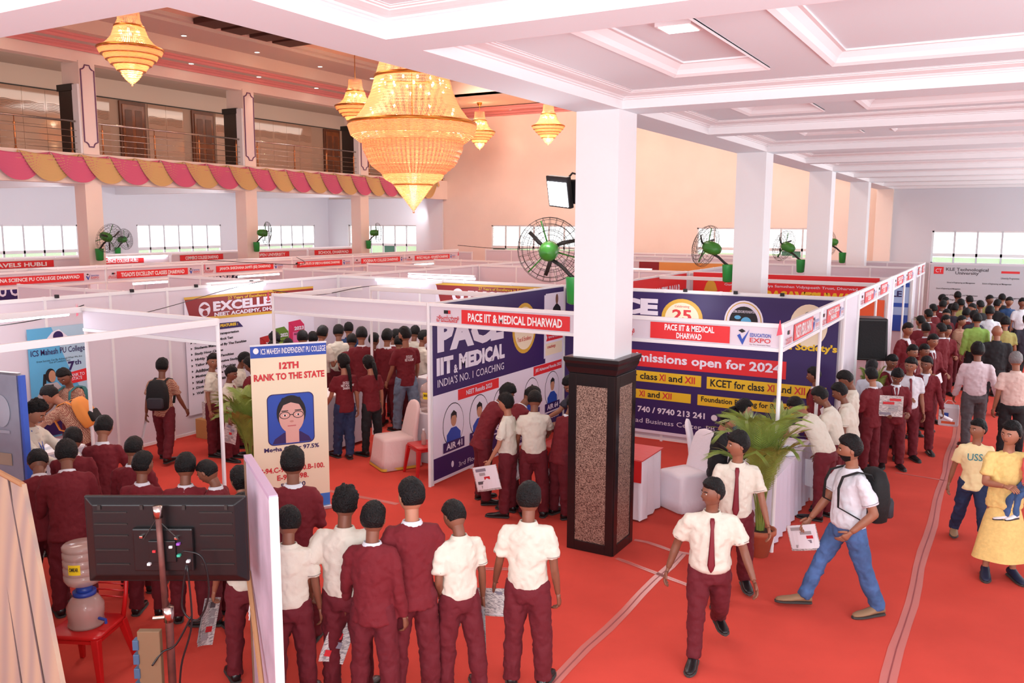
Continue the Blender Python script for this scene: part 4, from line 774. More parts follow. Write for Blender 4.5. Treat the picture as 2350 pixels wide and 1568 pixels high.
# ---- potted palms
LEAF = mat('palm_leaf', (128, 146, 66), .45, var=.25, vscale=6); STEM = mat('palm_stem', (128, 138, 70), .5); POT = mat('terracotta', (178, 96, 66), .8, var=.12); SOIL = mat('soil', (60, 42, 32), .95)
def palm(label, loc, h=1.5, n=13, seed=1, spread=1.0):
    rnd = random.Random(seed); t = thing('potted_palm', label, 'potted plant', loc)
    MB().lathe([(.0, 0), (.10, 0), (.155, .24), (.175, .25), (.175, .3), (.15, .3), (.145, .26), (.0, .26)], 24).build('pot', POT, t, True); MB().lathe([(.0, .27), (.145, .265)], 16).build('soil', SOIL, t)
    for k in range(n):
        a = 2*PI*k/n+rnd.uniform(-.3, .3); L = h*rnd.uniform(.75, 1.15); out_ = rnd.uniform(.3, .75)*spread; m_ = 11; P = []
        for i in range(m_+1):
            s_ = i/m_; r = .03+out_*s_**1.8; z = .28+L*(s_-.28*s_**3*(1+out_)); P.append(Vector((r*math.cos(a), r*math.sin(a), z)))
        b = MB(); b.tube(P, [.009*(1-.7*i/m_) for i in range(m_+1)], 5)
        for i in range(46):
            s_ = .3+.7*i/45; j = min(int(s_*m_), m_-1); fr = s_*m_-j; p = P[j]*(1-fr)+P[j+1]*fr; d = (P[j+1]-P[j]).normalized(); sd = d.cross(Vector((0, 0, 1))).normalized()
            ll = .30*math.sin(PI*min(1, (s_-.22)*1.05))**.6*h/1.5
            for sg in (-1, 1):
                tip = p+d*ll*.75+sd*sg*ll*.62+Vector((0, 0, -ll*.18)); mid = (p+tip)/2+Vector((0, 0, .02)); w = d*.0055
                b.add([p-w, p+w, mid+w*1.3, mid-w*1.3, tip], [(0, 1, 2, 3), (3, 2, 4)])
        b.build('frond', LEAF, t)
    for k in range(4): MB().tube([(.02*k-.03, .01*k, .26), (.03*k-.05, .02*k, .5)], .012, 6).build('stem', STEM, t, True)
    return t
palm('potted palm in a terracotta pot beside the white post at the aisle corner', (-2.12, 9.0, 0), 1.75, 15, 3, .62)
palm('potted palm behind the cream standee, between the white posts', (-8.45, 7.75, 0), 1.5, 15, 5, .75)
palm('potted palm beneath the loudspeaker by the aisle queue', (-1.72, 14.3, 0), 1.25, 9, 8, .22)
palm('small far potted palm at the right end of the aisle', (1.3, 27.6, 0), 1.3, 11, 9)
palm('small far potted palm by the last aisle stall', (-1.65, 23.6, 0), 1.2, 8, 11, .3)
# ---- loudspeaker on stand
t = thing('loudspeaker', 'black box loudspeaker on a stand beside the end of the coaching stall', 'loudspeaker', (-1.88, 14.75, 1.38), .3)
MB().add([(-.27, -.2, 0), (.27, -.2, 0), (.2, .22, 0), (-.2, .22, 0), (-.24, -.2, .68), (.24, -.2, .68), (.2, .22, .68), (-.2, .22, .68)], [(0, 3, 2, 1), (4, 5, 6, 7), (0, 1, 5, 4), (1, 2, 6, 5), (2, 3, 7, 6), (3, 0, 4, 7)]).build('cabinet', BLACKP, t, bevel=.02)
MB().box(-.22, .22, -.215, -.2, .04, .64).build('grille', BLACKC, t, bevel=.01)
t = thing('speaker_stand', 'thin black tripod stand under the loudspeaker', 'stand', (-1.88, 14.75, 0))
MB().lathe([(.018, .3), (.018, 1.38)], 8).build('pole', BLACKP, t)
for k in range(3): MB().tube([(0, 0, .75), (.4*math.cos(k*2.1), .4*math.sin(k*2.1), .02)], .012, 6).build('leg', BLACKP, t)
# ---- cloth covered chairs
CLOTH = mat('chair_cover_white', (236, 226, 234), .55, bump=.25, bscale=9, sheen=.3); CLOTHP = mat('chair_cover_pale', (226, 196, 192), .55, bump=.25, bscale=9, sheen=.3)
def rrect(w, d, r, n=5):
    P = []
    for cx, cy, s in ((w-r, d-r, 0), (-w+r, d-r, 90), (-w+r, -d+r, 180), (w-r, -d+r, 270)): P += [(cx+r*math.cos(math.radians(s+90*k/n)), cy+r*math.sin(math.radians(s+90*k/n))) for k in range(n+1)]
    return P
def loft(secs, closed=True):
    """secs: list of equal-length point loops"""
    n = len(secs[0]); V = [p for s in secs for p in s]; Fs = [(i*n+k, i*n+(k+1) % n, (i+1)*n+(k+1) % n, (i+1)*n+k) for i in range(len(secs)-1) for k in range(n)]
    if closed: Fs += [tuple(range(n-1, -1, -1)), tuple(range((len(secs)-1)*n, len(secs)*n))]
    return MB().add(V, Fs)
def covered_chair(label, loc, rz, m=CLOTH, trim=None):
    t = thing('covered_chair', label, 'chair', loc, rz, group='cloth covered chairs'); S = []
    for z, sc in ((.015, 1.22), (.15, 1.13), (.3, 1.07), (.42, 1.02), (.455, .98), (.46, .5)):
        base = rrect(.235*sc, .24*sc, .07); S.append([(x*(1+.045*math.sin(i*2.4)*max(0, (.4-z)/.4)), y*(1+.045*math.cos(i*2.9)*max(0, (.4-z)/.4)), z) for i, (x, y) in enumerate(base)])
    loft(S).build('seat_cover', m, t, True)
    S = []
    for z, w, yo, d in ((.02, .27, -.29, .05), (.44, .235, -.245, .045), (.6, .225, -.27, .035), (.8, .20, -.31, .03), (.88, .175, -.33, .028), (.93, .12, -.34, .022), (.95, .05, -.345, .012)):
        S.append([(x*(1+(.03*math.sin(i*3) if z < .4 else 0)), y+yo, z) for i, (x, y) in enumerate(rrect(w, d, min(d, w)*.95))])
    loft(S).build('backrest_cover', m, t, True)
    if trim:
        S = [[(x, y, z) for x, y in rrect(.292*k, .298*k, .07)] for z, k in ((.012, 1.0), (.05, .99))]; loft(S, False).build('gold_hem', trim, t, True)
    return t
covered_chair('white covered chair facing right beside the draped table, right of the granite pillar', (-3.35, 10.15, 0), math.radians(150))
covered_chair('white covered chair left of the seated women, next to the palm', (-3.25, 10.95, 0), math.radians(-75))
covered_chair('pale pink covered chair with a gold hem, left of the red plastic chair', (-7.62, 9.72, 0), math.radians(150), CLOTHP, GOLDB)
# ---- red plastic chairs
REDPL = mat('red_plastic', (190, 24, 26), .3)
def plastic_chair(label, loc, rz):
    t = thing('plastic_chair', label, 'chair', loc, rz, group='red plastic chairs')
    S = []
    for z, k in ((.40, .96), (.415, 1.0), (.43, 1.0), (.437, .96)): S.append([(x, y, z-(.012 if abs(x) < .1 else 0)) for x, y in rrect(.215*k, .21*k, .06)])
    loft(S).build('seat', REDPL, t, True)
    loft([[(x, y, z) for x, y in rrect(.2, .195, .05)] for z in (.37, .415)], False).build('seat_apron', REDPL, t, True)
    for sx in (-1, 1):
        for sy, ex in ((1, 0), (-1, .05)):
            MB().add([(sx*.15, sy*.15, .41), (sx*.21, sy*.15, .41), (sx*.21, sy*.21, .41), (sx*.15, sy*.21, .41), (sx*.215, sy*(.215+ex), 0), (sx*.25, sy*(.215+ex), 0), (sx*.25, sy*(.25+ex), 0), (sx*.215, sy*(.25+ex), 0)], [(0, 1, 2, 3), (7, 6, 5, 4), (0, 4, 5, 1), (1, 5, 6, 2), (2, 6, 7, 3), (3, 7, 4, 0)]).build('leg', REDPL, t, bevel=.006)
        MB().tube([(sx*.19, -.19, .42), (sx*.2, -.23, .6), (sx*.19, -.28, .8), (sx*.14, -.3, .85)], [.02, .018, .018, .016], 8).build('back_post', REDPL, t, True)
    MB().tube([(-.17, -.285, .83), (-.08, -.3, .86), (.08, -.3, .86), (.17, -.285, .83)], .012, 8, .03, ref=(0, 0, 1)).build('back_top', REDPL, t, True)
    for k in range(5): MB().tube([(-.18, -.235-.011*k, .56+.05*k), (0, -.25-.011*k, .56+.05*k), (.18, -.235-.011*k, .56+.05*k)], .007, 6).build('back_slat', REDPL, t, True)
    return t
plastic_chair('red plastic chair carrying the water dispenser, bottom left', (-6.02, 3.80, 0), math.radians(205))
plastic_chair('red plastic chair behind the silver post, carrying a water bottle', (-6.98, 9.62, 0), math.radians(150))
# ---- water bottles
PET = mat('clear_plastic', (206, 176, 166), .12, alpha=.55); PETW = mat('clear_water', (232, 130, 128), .08, alpha=.6); CAPB = mat('blue_cap', (36, 62, 150), .4); CAPR = mat('red_cap', (214, 40, 40), .4)
def big_bottle(label, loc, r, h, label_txt=True, flip=False, cap=CAPR, wall=PET):
    t = thing('water_jar', label, 'water jar', loc, group='large clear water jars'); P = [(.0, 0), (r*.9, 0), (r, .03*h)]
    for k in range(4): z = .1*h+.17*h*k; P += [(r, z), (r*.93, z+.025*h), (r*.93, z+.035*h), (r, z+.06*h)]
    P += [(r, .76*h), (r*.85, .86*h), (r*.4, .94*h), (r*.24, .96*h), (r*.24, h)]
    if flip: P = [(a, h-b) for a, b in reversed(P)]
    MB().lathe(P, 32, cap=False).build('jar_body', wall, t, True)
    zc = 0 if flip else h
    MB().lathe([(r*.27, zc-.015), (r*.27, zc+.05), (0, zc+.05)] if not flip else [(0, -.04), (r*.42, -.04), (r*.42, .02)], 20).build('cap', cap, t, True)
    if label_txt:
        a0 = math.atan2(-loc[1], -loc[0])+(-.45); n = 8; V = []
        for k in range(n+1):
            a = a0-.32+.64*k/n; V += [((r+.003)*math.cos(a), (r+.003)*math.sin(a), .44*h), ((r+.003)*math.cos(a), (r+.003)*math.sin(a), .66*h)]
        MB().add(V, [(2*k, 2*k+2, 2*k+3, 2*k+1) for k in range(n)]).build('yellow_label', mat('label_yellow', (238, 206, 30), .5), t)
        nx, ny = math.cos(a0), math.sin(a0); ff = Face((nx*(r+.006)+ny*r*.26, ny*(r+.006)-nx*r*.26, .44*h), (-ny, nx, 0), n=(nx, ny, 0), parent=t); ff.text('OMKAR', .02*r, r*.5, .08*h, .17*h, BLK, .0, .03)
    return t
t = thing('dispenser_jar', 'small clear jar with pinkish water standing on the red chair, under the inverted jar', 'water jar', (-6.02, 3.80, .44))
MB().lathe([(0, 0), (.13, 0), (.135, .02), (.125, .05), (.135, .09), (.135, .16), (.1, .22), (.06, .25)], 32, cap=False).build('jar_body', PET, t, True); MB().lathe([(0, .02), (.12, .02), (.12, .16), (0, .16)], 24).build('water', PETW, t, True); MB().lathe([(.062, .235), (.085, .245), (.085, .275), (.062, .275)], 24).build('blue_collar', CAPB, t, True)
MB().tube([(.13, .02, .07), (.2, .03, .07), (.2, .03, .04)], .012, 6).build('tap', CAPB, t)
big_bottle('inverted clear water jar with a yellow label, on the dispenser at bottom left', (-6.02, 3.80, .735), .14, .36, True, True, CAPB)
big_bottle('upright clear water jar with a red cap beside the silver post', (-7.35, 10.25, .75), .14, .46)
MB().box(-.25, .25, -.2, .2, 0, .75).build('jar_crate', mat('crate_white', (220, 214, 220), .6), None, bevel=.01, label='white crate under the clear water jar with a red cap', cat='crate').location = (-7.35, 10.25, 0)
t = thing('drinking_bottle', 'small clear drinking bottle with white cap on the red chair by the silver post', 'bottle', (-6.98, 9.58, .44)); MB().lathe([(0, 0), (.035, 0), (.035, .14), (.015, .19), (.015, .2)], 14).build('bottle_body', PET, t, True); MB().lathe([(.017, .2), (.017, .22), (0, .22)], 10).build('cap', WHITE, t)
t = thing('drinking_bottle', 'small green drinking bottle on the white counter behind the palm', 'bottle', (-2.42, 9.95, .77)); MB().lathe([(0, 0), (.035, 0), (.035, .17), (.014, .22), (.014, .235)], 14).build('bottle_body', mat('green_pet', (130, 200, 150), .15, alpha=.6), t, True); MB().lathe([(.016, .235), (.016, .26), (0, .26)], 10).build('cap', mat('green_cap', (30, 140, 90), .5), t)
# ---- tables and counters
def draped_table(name, label, x0, x1, y0, y1, z, m, cat='table', ripples=.012, seed=0):
    t = thing(name, label, cat); MB().box(x0+.02, x1-.02, y0+.02, y1-.02, z-.03, z).build('table_top', WHITE, t)
    S = []; per = []
    nx = max(6, int((x1-x0)/.06)); ny = max(6, int((y1-y0)/.06))
    per += [(x0+(x1-x0)*i/nx, y0) for i in range(nx)]+[(x1, y0+(y1-y0)*i/ny) for i in range(ny)]+[(x1-(x1-x0)*i/nx, y1) for i in range(nx)]+[(x0, y1-(y1-y0)*i/ny) for i in range(ny)]
    cx, cy = (x0+x1)/2, (y0+y1)/2
    for zz, k in ((z+.008, 0), (z-.02, .3), (z*.6, .8), (z*.3, 1.2), (.02, 1.6)):
        S.append([(x+(x-cx)/abs(x-cx+1e-6)*ripples*k*(1+math.sin(i*1.9+seed)), y+(y-cy)/abs(y-cy+1e-6)*ripples*k*(1+math.cos(i*1.7+seed)), zz) for i, (x, y) in enumerate(per)])
    mb = loft(S, False); mb.add(S[0], [tuple(range(len(S[0])))]); mb.build('tablecloth', m, t, True); return t
draped_table('draped_table', 'table under a white satin cloth with a red runner, half hidden by the granite pillar', -4.95, -3.6, 9.3, 9.95, .74, CLOTH)
MB().box(-4.98, -3.58, 9.27, 9.98, .752, .765).box(-4.98, -3.58, 9.235, 9.25, .5, .765).build('red_runner', mat('runner_red', (206, 34, 34), .5, bump=.2, bscale=8), None, label='red satin runner over the white table behind the granite pillar', cat='runner')
draped_table('stall_counter', 'long counter in white striped cloth behind the potted palm, students leaning on it', -2.55, -2.05, 9.3, 11.3, .76, mat('counter_cloth', (214, 206, 222), .6, bump=.2, bscale=12))
def counter(label, x0, x1, y0, y1, z=.9):
    t = thing('display_counter', label, 'counter', group='white display counters'); MB().box(x0, x1, y0, y1, z-.03, z).build('counter_top', WHITEF, t, bevel=.004)
    for nm, b in (('side_panel', (x0, x0+.02, y0, y1)), ('side_panel', (x1-.02, x1, y0, y1)), ('front_panel', (x0+.02, x1-.02, y0, y0+.02)), ('back_panel', (x0+.02, x1-.02, y1-.02, y1))): MB().box(b[0], b[1], b[2], b[3], .05, z-.03).build(nm, PANELG, t)
    for x in (x0, x1):
        for y in (y0, y1): MB().lathe([(.018, 0), (.018, z-.02)], 8, (x, y, 0)).build('corner_post', ALU, t)
    return t
counter('grey white counter with papers, right of the man in jeans', -8.75, -7.2, 11.75, 12.2)
counter('grey white counter behind the two girls in maroon tee shirts', -9.35, -8.85, 9.45, 10.6)
counter('white counter of the left college stall, heaped with papers', -10.4, -9.6, 5.0, 6.2, .85)
def stack(label, x, y, z, n, w=.3, d=.22, m=PAPERW, rz=0, cols=None):
    t = thing('paper_stack', label, 'papers', (x, y, z), rz, group='stacks of papers')
    for k in range(n):
        o = MB().box(-w/2, w/2, -d/2, d/2, k*.012, k*.012+.010).build('sheet_bundle', (cols[k % len(cols)] if cols else m), t); o.rotation_euler = (0, 0, (k*37 % 11-5)*.03)
for i, a in enumerate(((-10.1, 5.4, .85, 4, .3), (-9.9, 5.8, .85, 3, .2), (-10.15, 5.95, .85, 2, 1.1))): stack('loose white papers on the left college counter, %s' % ('nearest', 'middle', 'farthest')[i], a[0], a[1], a[2], a[3], rz=a[4])
for i, a in enumerate(((-8.4, 11.95, .9, 2, .3), (-7.95, 11.95, .9, 2, 1.0), (-7.45, 11.95, .9, 3, .1))): stack('leaflets on the counter right of the man in jeans, %s' % ('left pile', 'middle pile', 'right pile')[i], a[0], a[1], a[2], a[3], rz=a[4], cols=[PAPER, REDB, PAPER])
for i, a in enumerate(((-2.3, 9.5, .775, 2, .2), (-2.25, 10.4, .775, 3, .8), (-2.3, 10.9, .775, 2, .4))): stack('papers on the striped cloth counter, %s pile' % ('near', 'middle', 'far')[i], a[0], a[1], a[2], a[3], rz=a[4])
t = thing('carton', 'brown carton topped with leaflets at the foot of the academy banner', 'carton', (-11.25, 9.55, 0)); MB().box(-.2, .2, -.2, .2, 0, .32).build('box', mat('cardboard', (190, 140, 84), .8), t, bevel=.005); MB().box(-.12, .1, -.12, .12, .32, .6).build('leaflet_bundle', PAPER, t)
# ---- television on a pole stand (seen from behind)
tv = thing('television', 'flat television seen from behind, black ribbed back, hung on the rusty pole stand', 'television', (-4.78, 3.63, 1.43)); d = Vector((-4.78, 3.63, 0)).normalized()
ang = math.radians(30.5); tv.rotation_euler = (0, 0, ang)      # local +Y points away from the camera, -Y is the back
MB().box(-.54, .54, -.01, .02, -.30, .30).build('bezel', BLACKP, tv, bevel=.008)
MB().add([(-.53, -.01, -.29), (.53, -.01, -.29), (.53, -.01, .29), (-.53, -.01, .29), (-.47, -.05, -.24), (.47, -.05, -.24), (.47, -.05, .25), (-.47, -.05, .25)], [(4, 5, 6, 7), (0, 1, 5, 4), (1, 2, 6, 5), (2, 3, 7, 6), (3, 0, 4, 7)]).build('rear_shell', BLACKP, tv, bevel=.006)
MB().box(-.2, .2, -.085, -.05, -.2, .1).build('electronics_bulge', BLACKP, tv, bevel=.012)
for z in (.2, .12, .04, -.06, -.16): MB().box(-.46, -.24, -.057, -.05, z-.004, z+.004).build('rib', DKMETAL, tv); MB().box(.24, .46, -.057, -.05, z-.004, z+.004).build('rib', DKMETAL, tv)
for x in (-.42, -.14, .14, .42): MB().box(x-.01, x+.01, -.06, -.05, .22, .25).build('hook_slot', DKMETAL, tv)
MB().box(-.09, .09, -.1, -.085, -.13, .02).build('mount_plate', BLACKP, tv, bevel=.006)
for x, z, m in ((-.13, .05, CHROME), (.1, .04, CHROME), (.11, .0, mat('plug_purple', (150, 80, 190), .5)), (.11, -.08, mat('plug_green', (60, 180, 150), .5)), (.06, -.02, WHITE), (-.05, -.05, REDP), (.17, -.12, WHITE), (-.09, -.14, WHITE)): MB().box(x-.011, x+.011, -.112, -.085, z-.008, z+.008).build('connector', m, tv, bevel=.002)
t = thing('television_stand', 'rusty steel pole stand with wooden junction box holding up the television', 'stand', (-4.69, 3.54, 0)); t.rotation_euler = (0, 0, ang); RUST = mat('rusty_pole', (110, 70, 64), .5, .5, var=.3, vscale=12)
MB().tube([(0, 0, .02), (0, 0, .95), (-.02, 0, 1.0)], .026, 12).build('lower_pole', RUST, t, True); MB().tube([(-.02, 0, .95), (-.035, 0, 1.68)], .020, 12).build('upper_pole', RUST, t, True)
MB().tube([(-.035, 0, 1.62), (-.036, 0, 1.70)], .03, 12).build('pole_cap', CHROME, t, True); MB().tube([(0, 0, .9), (0, 0, 1.0)], .034, 12).build('clamp', CHROME, t, True); MB().tube([(0, 0, .93), (-.1, -.02, .93)], .012, 6).build('clamp_screw', CHROME, t)
MB().tube([(0, 0, .28), (0, 0, .36)], .036, 12).build('clamp', CHROME, t, True)
for k in range(3): MB().tube([(0, 0, .3), (.45*math.cos(.4+k*2.1), .45*math.sin(.4+k*2.1), .02)], .014, 6).build('leg', DKMETAL, t)
for a, b in (((-.035, -.0, 1.63), (-.14, .0, 1.47)), ((-.035, 0, 1.6), (.09, 0, 1.47))): MB().tube([a, b], .004, 5).build('tie_wire', DKMETAL, t)
MB().box(-.2, -.05, -.05, .0, .35, .85).build('junction_board', mat('junction_wood', (120, 92, 66), .7), t, bevel=.006)
for k in range(4): MB().box(-.23, -.19, -.06, .0, .42+.1*k, .49+.1*k).build('socket', mat('socket_blue', (60, 90, 120), .5), t, bevel=.004)
MB().ball((-.2, -.07, .37), .014).build('indicator_lamp', mat('indicator_red', (255, 70, 20), .4, emit=6), t)
def cable(label, pts, r=.007, m=BLACKP):
    P = [Vector(p) for p in pts]; Q = []
    for i in range(len(P)-1):
        a, b, c, d_ = P[max(i-1, 0)], P[i], P[i+1], P[min(i+2, len(P)-1)]
        for j in range(6):
            s_ = j/6; Q.append(.5*((2*b)+(-a+c)*s_+(2*a-5*b+4*c-d_)*s_*s_+(-a+3*b-3*c+d_)*s_**3))
    Q.append(P[-1]); MB().tube(Q, r, 5).build('cable', m, None, True, label=label, cat='cable')
ux, uy = math.cos(ang), math.sin(ang)
def TL(x, y, z): return (-4.69+ux*x-uy*y, 3.54+uy*x+ux*y, z)
cable('black cable looping down the right side of the television stand', [TL(.12, -.02, 1.4), TL(.25, -.02, 1.35), TL(.28, -.02, 1.1), TL(.2, -.02, .92), TL(.1, -.02, 1.0), TL(.14, -.02, 1.3)])
cable('black cable hanging straight from the television to the floor', [TL(.15, -.03, 1.3), TL(.16, -.03, .9), TL(.08, -.04, .6), TL(.06, -.04, .3), TL(.1, -.05, .012)])
cable('black cable tied along the stand to the junction board', [TL(.16, -.02, .95), TL(.05, -.03, .75), TL(-.04, -.04, .7), TL(-.1, -.07, .62)])
# ---- leaning display board right of the television, and the two at the left edge
t = thing('display_board', 'white edged display board seen almost edge on, right of the television', 'display board')
a, b = Vector((-3.85, 3.68, 0)), Vector((-4.71, 4.27, 0)); u = (b-a).normalized(); nrm = Vector((-u.y, u.x, 0))
if nrm.dot(-a) > 0: nrm = -nrm
nb = -nrm
PRINTV = mat('board_violet_print', (206, 188, 206), .5, var=.2, vscale=3)
MB().obox(a+Vector((0, 0, .02)), u, (0, 0, 1), nrm, (b-a).length, 1.83, .03).build('board_sheet', PRINTV, t, bevel=.003)
MB().obox(a-u*.012+Vector((0, 0, 0))-nrm*.012, u, (0, 0, 1), nrm, .025, 1.86, .055).build('white_edge', WHITE, t); MB().obox(b-u*.02-nrm*.012, u, (0, 0, 1), nrm, .03, 1.86, .055).build('wooden_edge', mat('batten_brown', (132, 100, 78), .7), t)
MB().obox(a+Vector((0, 0, 1.84))-nrm*.012, u, (0, 0, 1), nrm, (b-a).length, .03, .055).build('top_batten', mat('batten_lilac', (196, 170, 196), .6), t)
MB().tube([b-u*.05+nb*.02+Vector((0, 0, 1.0)), a+u*.25+nb*.05+Vector((0, 0, .35))], .018, 6).build('brace', mat('batten_tan', (176, 128, 88), .7), t)
for k in range(3): MB().tube([b-u*.2+nb*.03+Vector((0, 0, .8+.02*k)), b-u*.3+nb*.06+Vector((0, 0, .74+.03*k))], .004, 4).build('string_tie', WHITE, t)
t = thing('rear_board', 'veined wooden back of a leaning display board at the lower left edge', 'display board')
P = [Vector((-5.94, 3.34, 1.7)), Vector((-7.88, 3.72, 1.7)), Vector((-7.2, 3.3, 0)), Vector((-4.87, 2.96, 0))]
nn = (P[1]-P[0]).cross(P[3]-P[0]).normalized(); nn = nn if nn.dot(Vector((0, 0, 3.5))-P[0]) > 0 else -nn
WV = mat('veined_board', (186, 156, 132), .7); ntv = WV.node_tree; bs = ntv.nodes['Principled BSDF']; tc = ntv.nodes.new('ShaderNodeTexCoord'); wv = ntv.nodes.new('ShaderNodeTexWave'); wv.inputs['Scale'].default_value = 1.1; wv.inputs['Distortion'].default_value = 14; wv.inputs['Detail'].default_value = 2; wv.inputs['Detail Scale'].default_value = .7
rp = ntv.nodes.new('ShaderNodeValToRGB'); rp.color_ramp.elements[0].color = rgb(190, 160, 136); rp.color_ramp.elements[1].color = rgb(166, 142, 132); mp = ntv.nodes.new('ShaderNodeMapping'); mp.inputs['Scale'].default_value = (1, 1, .35)
ntv.links.new(tc.outputs['Object'], mp.inputs[0]); ntv.links.new(mp.outputs[0], wv.inputs['Vector']); ntv.links.new(wv.outputs[1], rp.inputs[0]); ntv.links.new(rp.outputs[0], bs.inputs[0])
MB().add([p for p in P]+[p-nn*.03 for p in P], [(0, 1, 2, 3), (7, 6, 5, 4), (0, 4, 5, 1), (1, 5, 6, 2), (2, 6, 7, 3), (3, 7, 4, 0)]).build('board_sheet', WV, t)
MB().tube([P[0]+nn*.0, P[1]], .02, 6).build('top_batten', mat('batten_tan', (176, 128, 88), .7), t)
def lerp(a, b, s_): return a+(b-a)*s_
for s0 in (.12, .3): MB().tube([lerp(P[0], P[1], s0)+nn*.01, lerp(P[3], P[2], s0)+nn*.01], .006, 4).build('seam', mat('seam_dark', (92, 70, 70), .7), t)
t = thing('blue_edged_board', 'grey printed board with a bright blue right edge at the far left', 'display board'); a = Vector((-8.13, 4.61, 0)); u = Vector((-.98, -.17, 0)).normalized(); nrm = Vector((0, 0, 1)).cross(u)*-1
if nrm.dot(a) > 0: nrm = -nrm
MB().obox(a, u, (0, 0, 1), -nrm, 1.2, 2.1, .03).build('board_sheet', mat('board_grey_print', (150, 154, 170), .5, var=.12, vscale=3), t); MB().obox(a-u*.03, u, (0, 0, 1), -nrm, .05, 2.08, .06).build('blue_edge', mat('edge_blue', (60, 96, 196), .5), t); MB().obox(a+Vector((0, 0, 2.08)), u, (0, 0, 1), -nrm, 1.2, .025, .04).build('top_batten', ALU, t)
f = Face(a+u*1.2+nrm*.004, -u, n=nrm, parent=t); f.disc(.95, 1.72, .12, .16, mat('board_pale', (176, 180, 194), .6), 'pale_oval', .006); f.rect(.75, 1.05, 1.18, 1.3, mat('board_ochre', (176, 160, 140), .6), 'ochre_strip', .006); f.rect(.8, 1.05, 1.5, 1.53, mat('board_pale', (176, 180, 194), .6), 'pale_line', .006)
# ---- tapes on the carpet
TAPE = mat('clear_tape', (216, 128, 120), .25, alpha=.75); SEAM = mat('tape_crease', (150, 66, 66), .5)
def tape(label, pts, w=.055):
    t = thing('floor_tape', label, 'tape', group='clear floor tapes'); rnd = random.Random(len(label)); L = []; Rt = []
    P = [Vector((*p, .004)) for p in pts]
    for i, p in enumerate(P):
        d_ = (P[min(i+1, len(P)-1)]-P[max(i-1, 0)]).normalized(); s_ = Vector((-d_.y, d_.x, 0)); L.append(p+s_*w*rnd.uniform(.85, 1.1)); Rt.append(p-s_*w*rnd.uniform(.85, 1.1))
    n = len(P); MB().add(L+Rt, [(i, n+i, n+i+1, i+1) for i in range(n-1)]).build('tape_strip', TAPE, t); MB().add([p+Vector((.006, .0, .001)) for p in P]+[p+Vector((-.006, 0, .001)) for p in P], [(i, n+i, n+i+1, i+1) for i in range(n-1)]).build('crease', SEAM, t)
tape('long strip of clear tape running down the aisle on the right', [(-.58+.012*math.sin(i*1.3), 5.5+.5*i) for i in range(50)], .06)
tape('strip of clear tape running from the bottom edge past the granite pillar', [(-2.84+.012*math.sin(i*1.7), 5.0+.4*i) for i in range(10)], .05)
tape('short clear tape crossing from the foot of the pillar to the walking boy', [(-3.4+.16*i, 8.12-.05*i) for i in range(8)], .03)
tape('wrinkled clear tape from the back of the pillar towards the walking boy', [(-3.44+.15*i, 8.72+.03*math.sin(i*1.5)-.02*i) for i in range(6)], .03)
tape('clear tape between the covered chair and the lined up students', [(-7.9+.35*i, 8.3+.012*i) for i in range(5)], .04)
tape('clear tape on the carpet left of the pillar', [(-5.3+.25*i, 6.7+.14*i) for i in range(6)], .04)
tape('dark seam tape across the aisle behind the queue', [(-1.2+.11*i, 13.1-.01*i) for i in range(7)], .02)
# ---- hanging wires with clips, red tags
cable('thin wire slung along the near left stall rail to the grey post', [(-11.2, 5.2, 2.2), (-10.8, 5.7, 2.25), (-10.3, 6.2, 2.35), (-9.87, 6.48, 2.52)], .006)
cable('thin wire slung over the header of the crowded stall', [(-9.4, 9.17, 2.54), (-9.3, 10.0, 2.42), (-9.1, 10.9, 2.5), (-9.3, 12.2, 2.45)], .006)
cable('thin wire slung from the sign row to the peach wall', [(-16.8, 14.3, 2.62), (-15.9, 16.5, 2.45), (-16.7, 17.2, 2.6)], .008)
cable('thin wire between the far sign row and the back windows', [(-16.8, 25.2, 2.75), (-15.8, 27, 2.6), (-15.4, 30.9, 2.6)], .01)
cable('thin wire hanging in front of the maroon academy heading', [(-9.87, 6.5, 2.25), (-10.6, 8.2, 2.3), (-11.3, 10.0, 2.42), (-11.5, 11.0, 2.5)], .006)
for i, (x, y) in enumerate(((-9.89, 6.42), (-9.42, 9.12), (-2.03, 9.12), (-16.76, 14.2), (-16.76, 25.2))):
    MB().add([(0, 0, .05), (.03, 0, -.1), (-.03, .01, -.12), (.0, .02, .05)], [(0, 1, 2), (3, 2, 1)]).build('ribbon_tag', mat('tag_pink', (232, 90, 110), .6), None, label=('pink ribbon tag on the grey post by the blue banner', 'pink ribbon tag on the post above the cream standee', 'pink ribbon tag at the aisle corner post', 'pink ribbon tag in the middle of the sign row', 'pink ribbon tag at the right end of the sign row')[i], cat='tag').location = (x, y-.03, 2.5)
for i, (x, y) in enumerate(((-3.6, 13.06), (-4.4, 13.06), (-2.9, 13.06), (-11.58, 8.4), (-11.58, 9.6), (-11.58, 10.8), (-11.58, 7.2))):
    MB().box(-.03, .03, -.02, .02, -.03, .02).build('binder_clip', BLK, None, bevel=.004, label='black binder clip on a wall top rail, %s' % ('above the twenty five seal', 'nearest the granite pillar', 'above the round globe seal', 'second along the long wall', 'third along the long wall', 'fourth along the long wall', 'first along the long wall')[i], cat='clip', group='black binder clips').location = (x, y, 2.5)
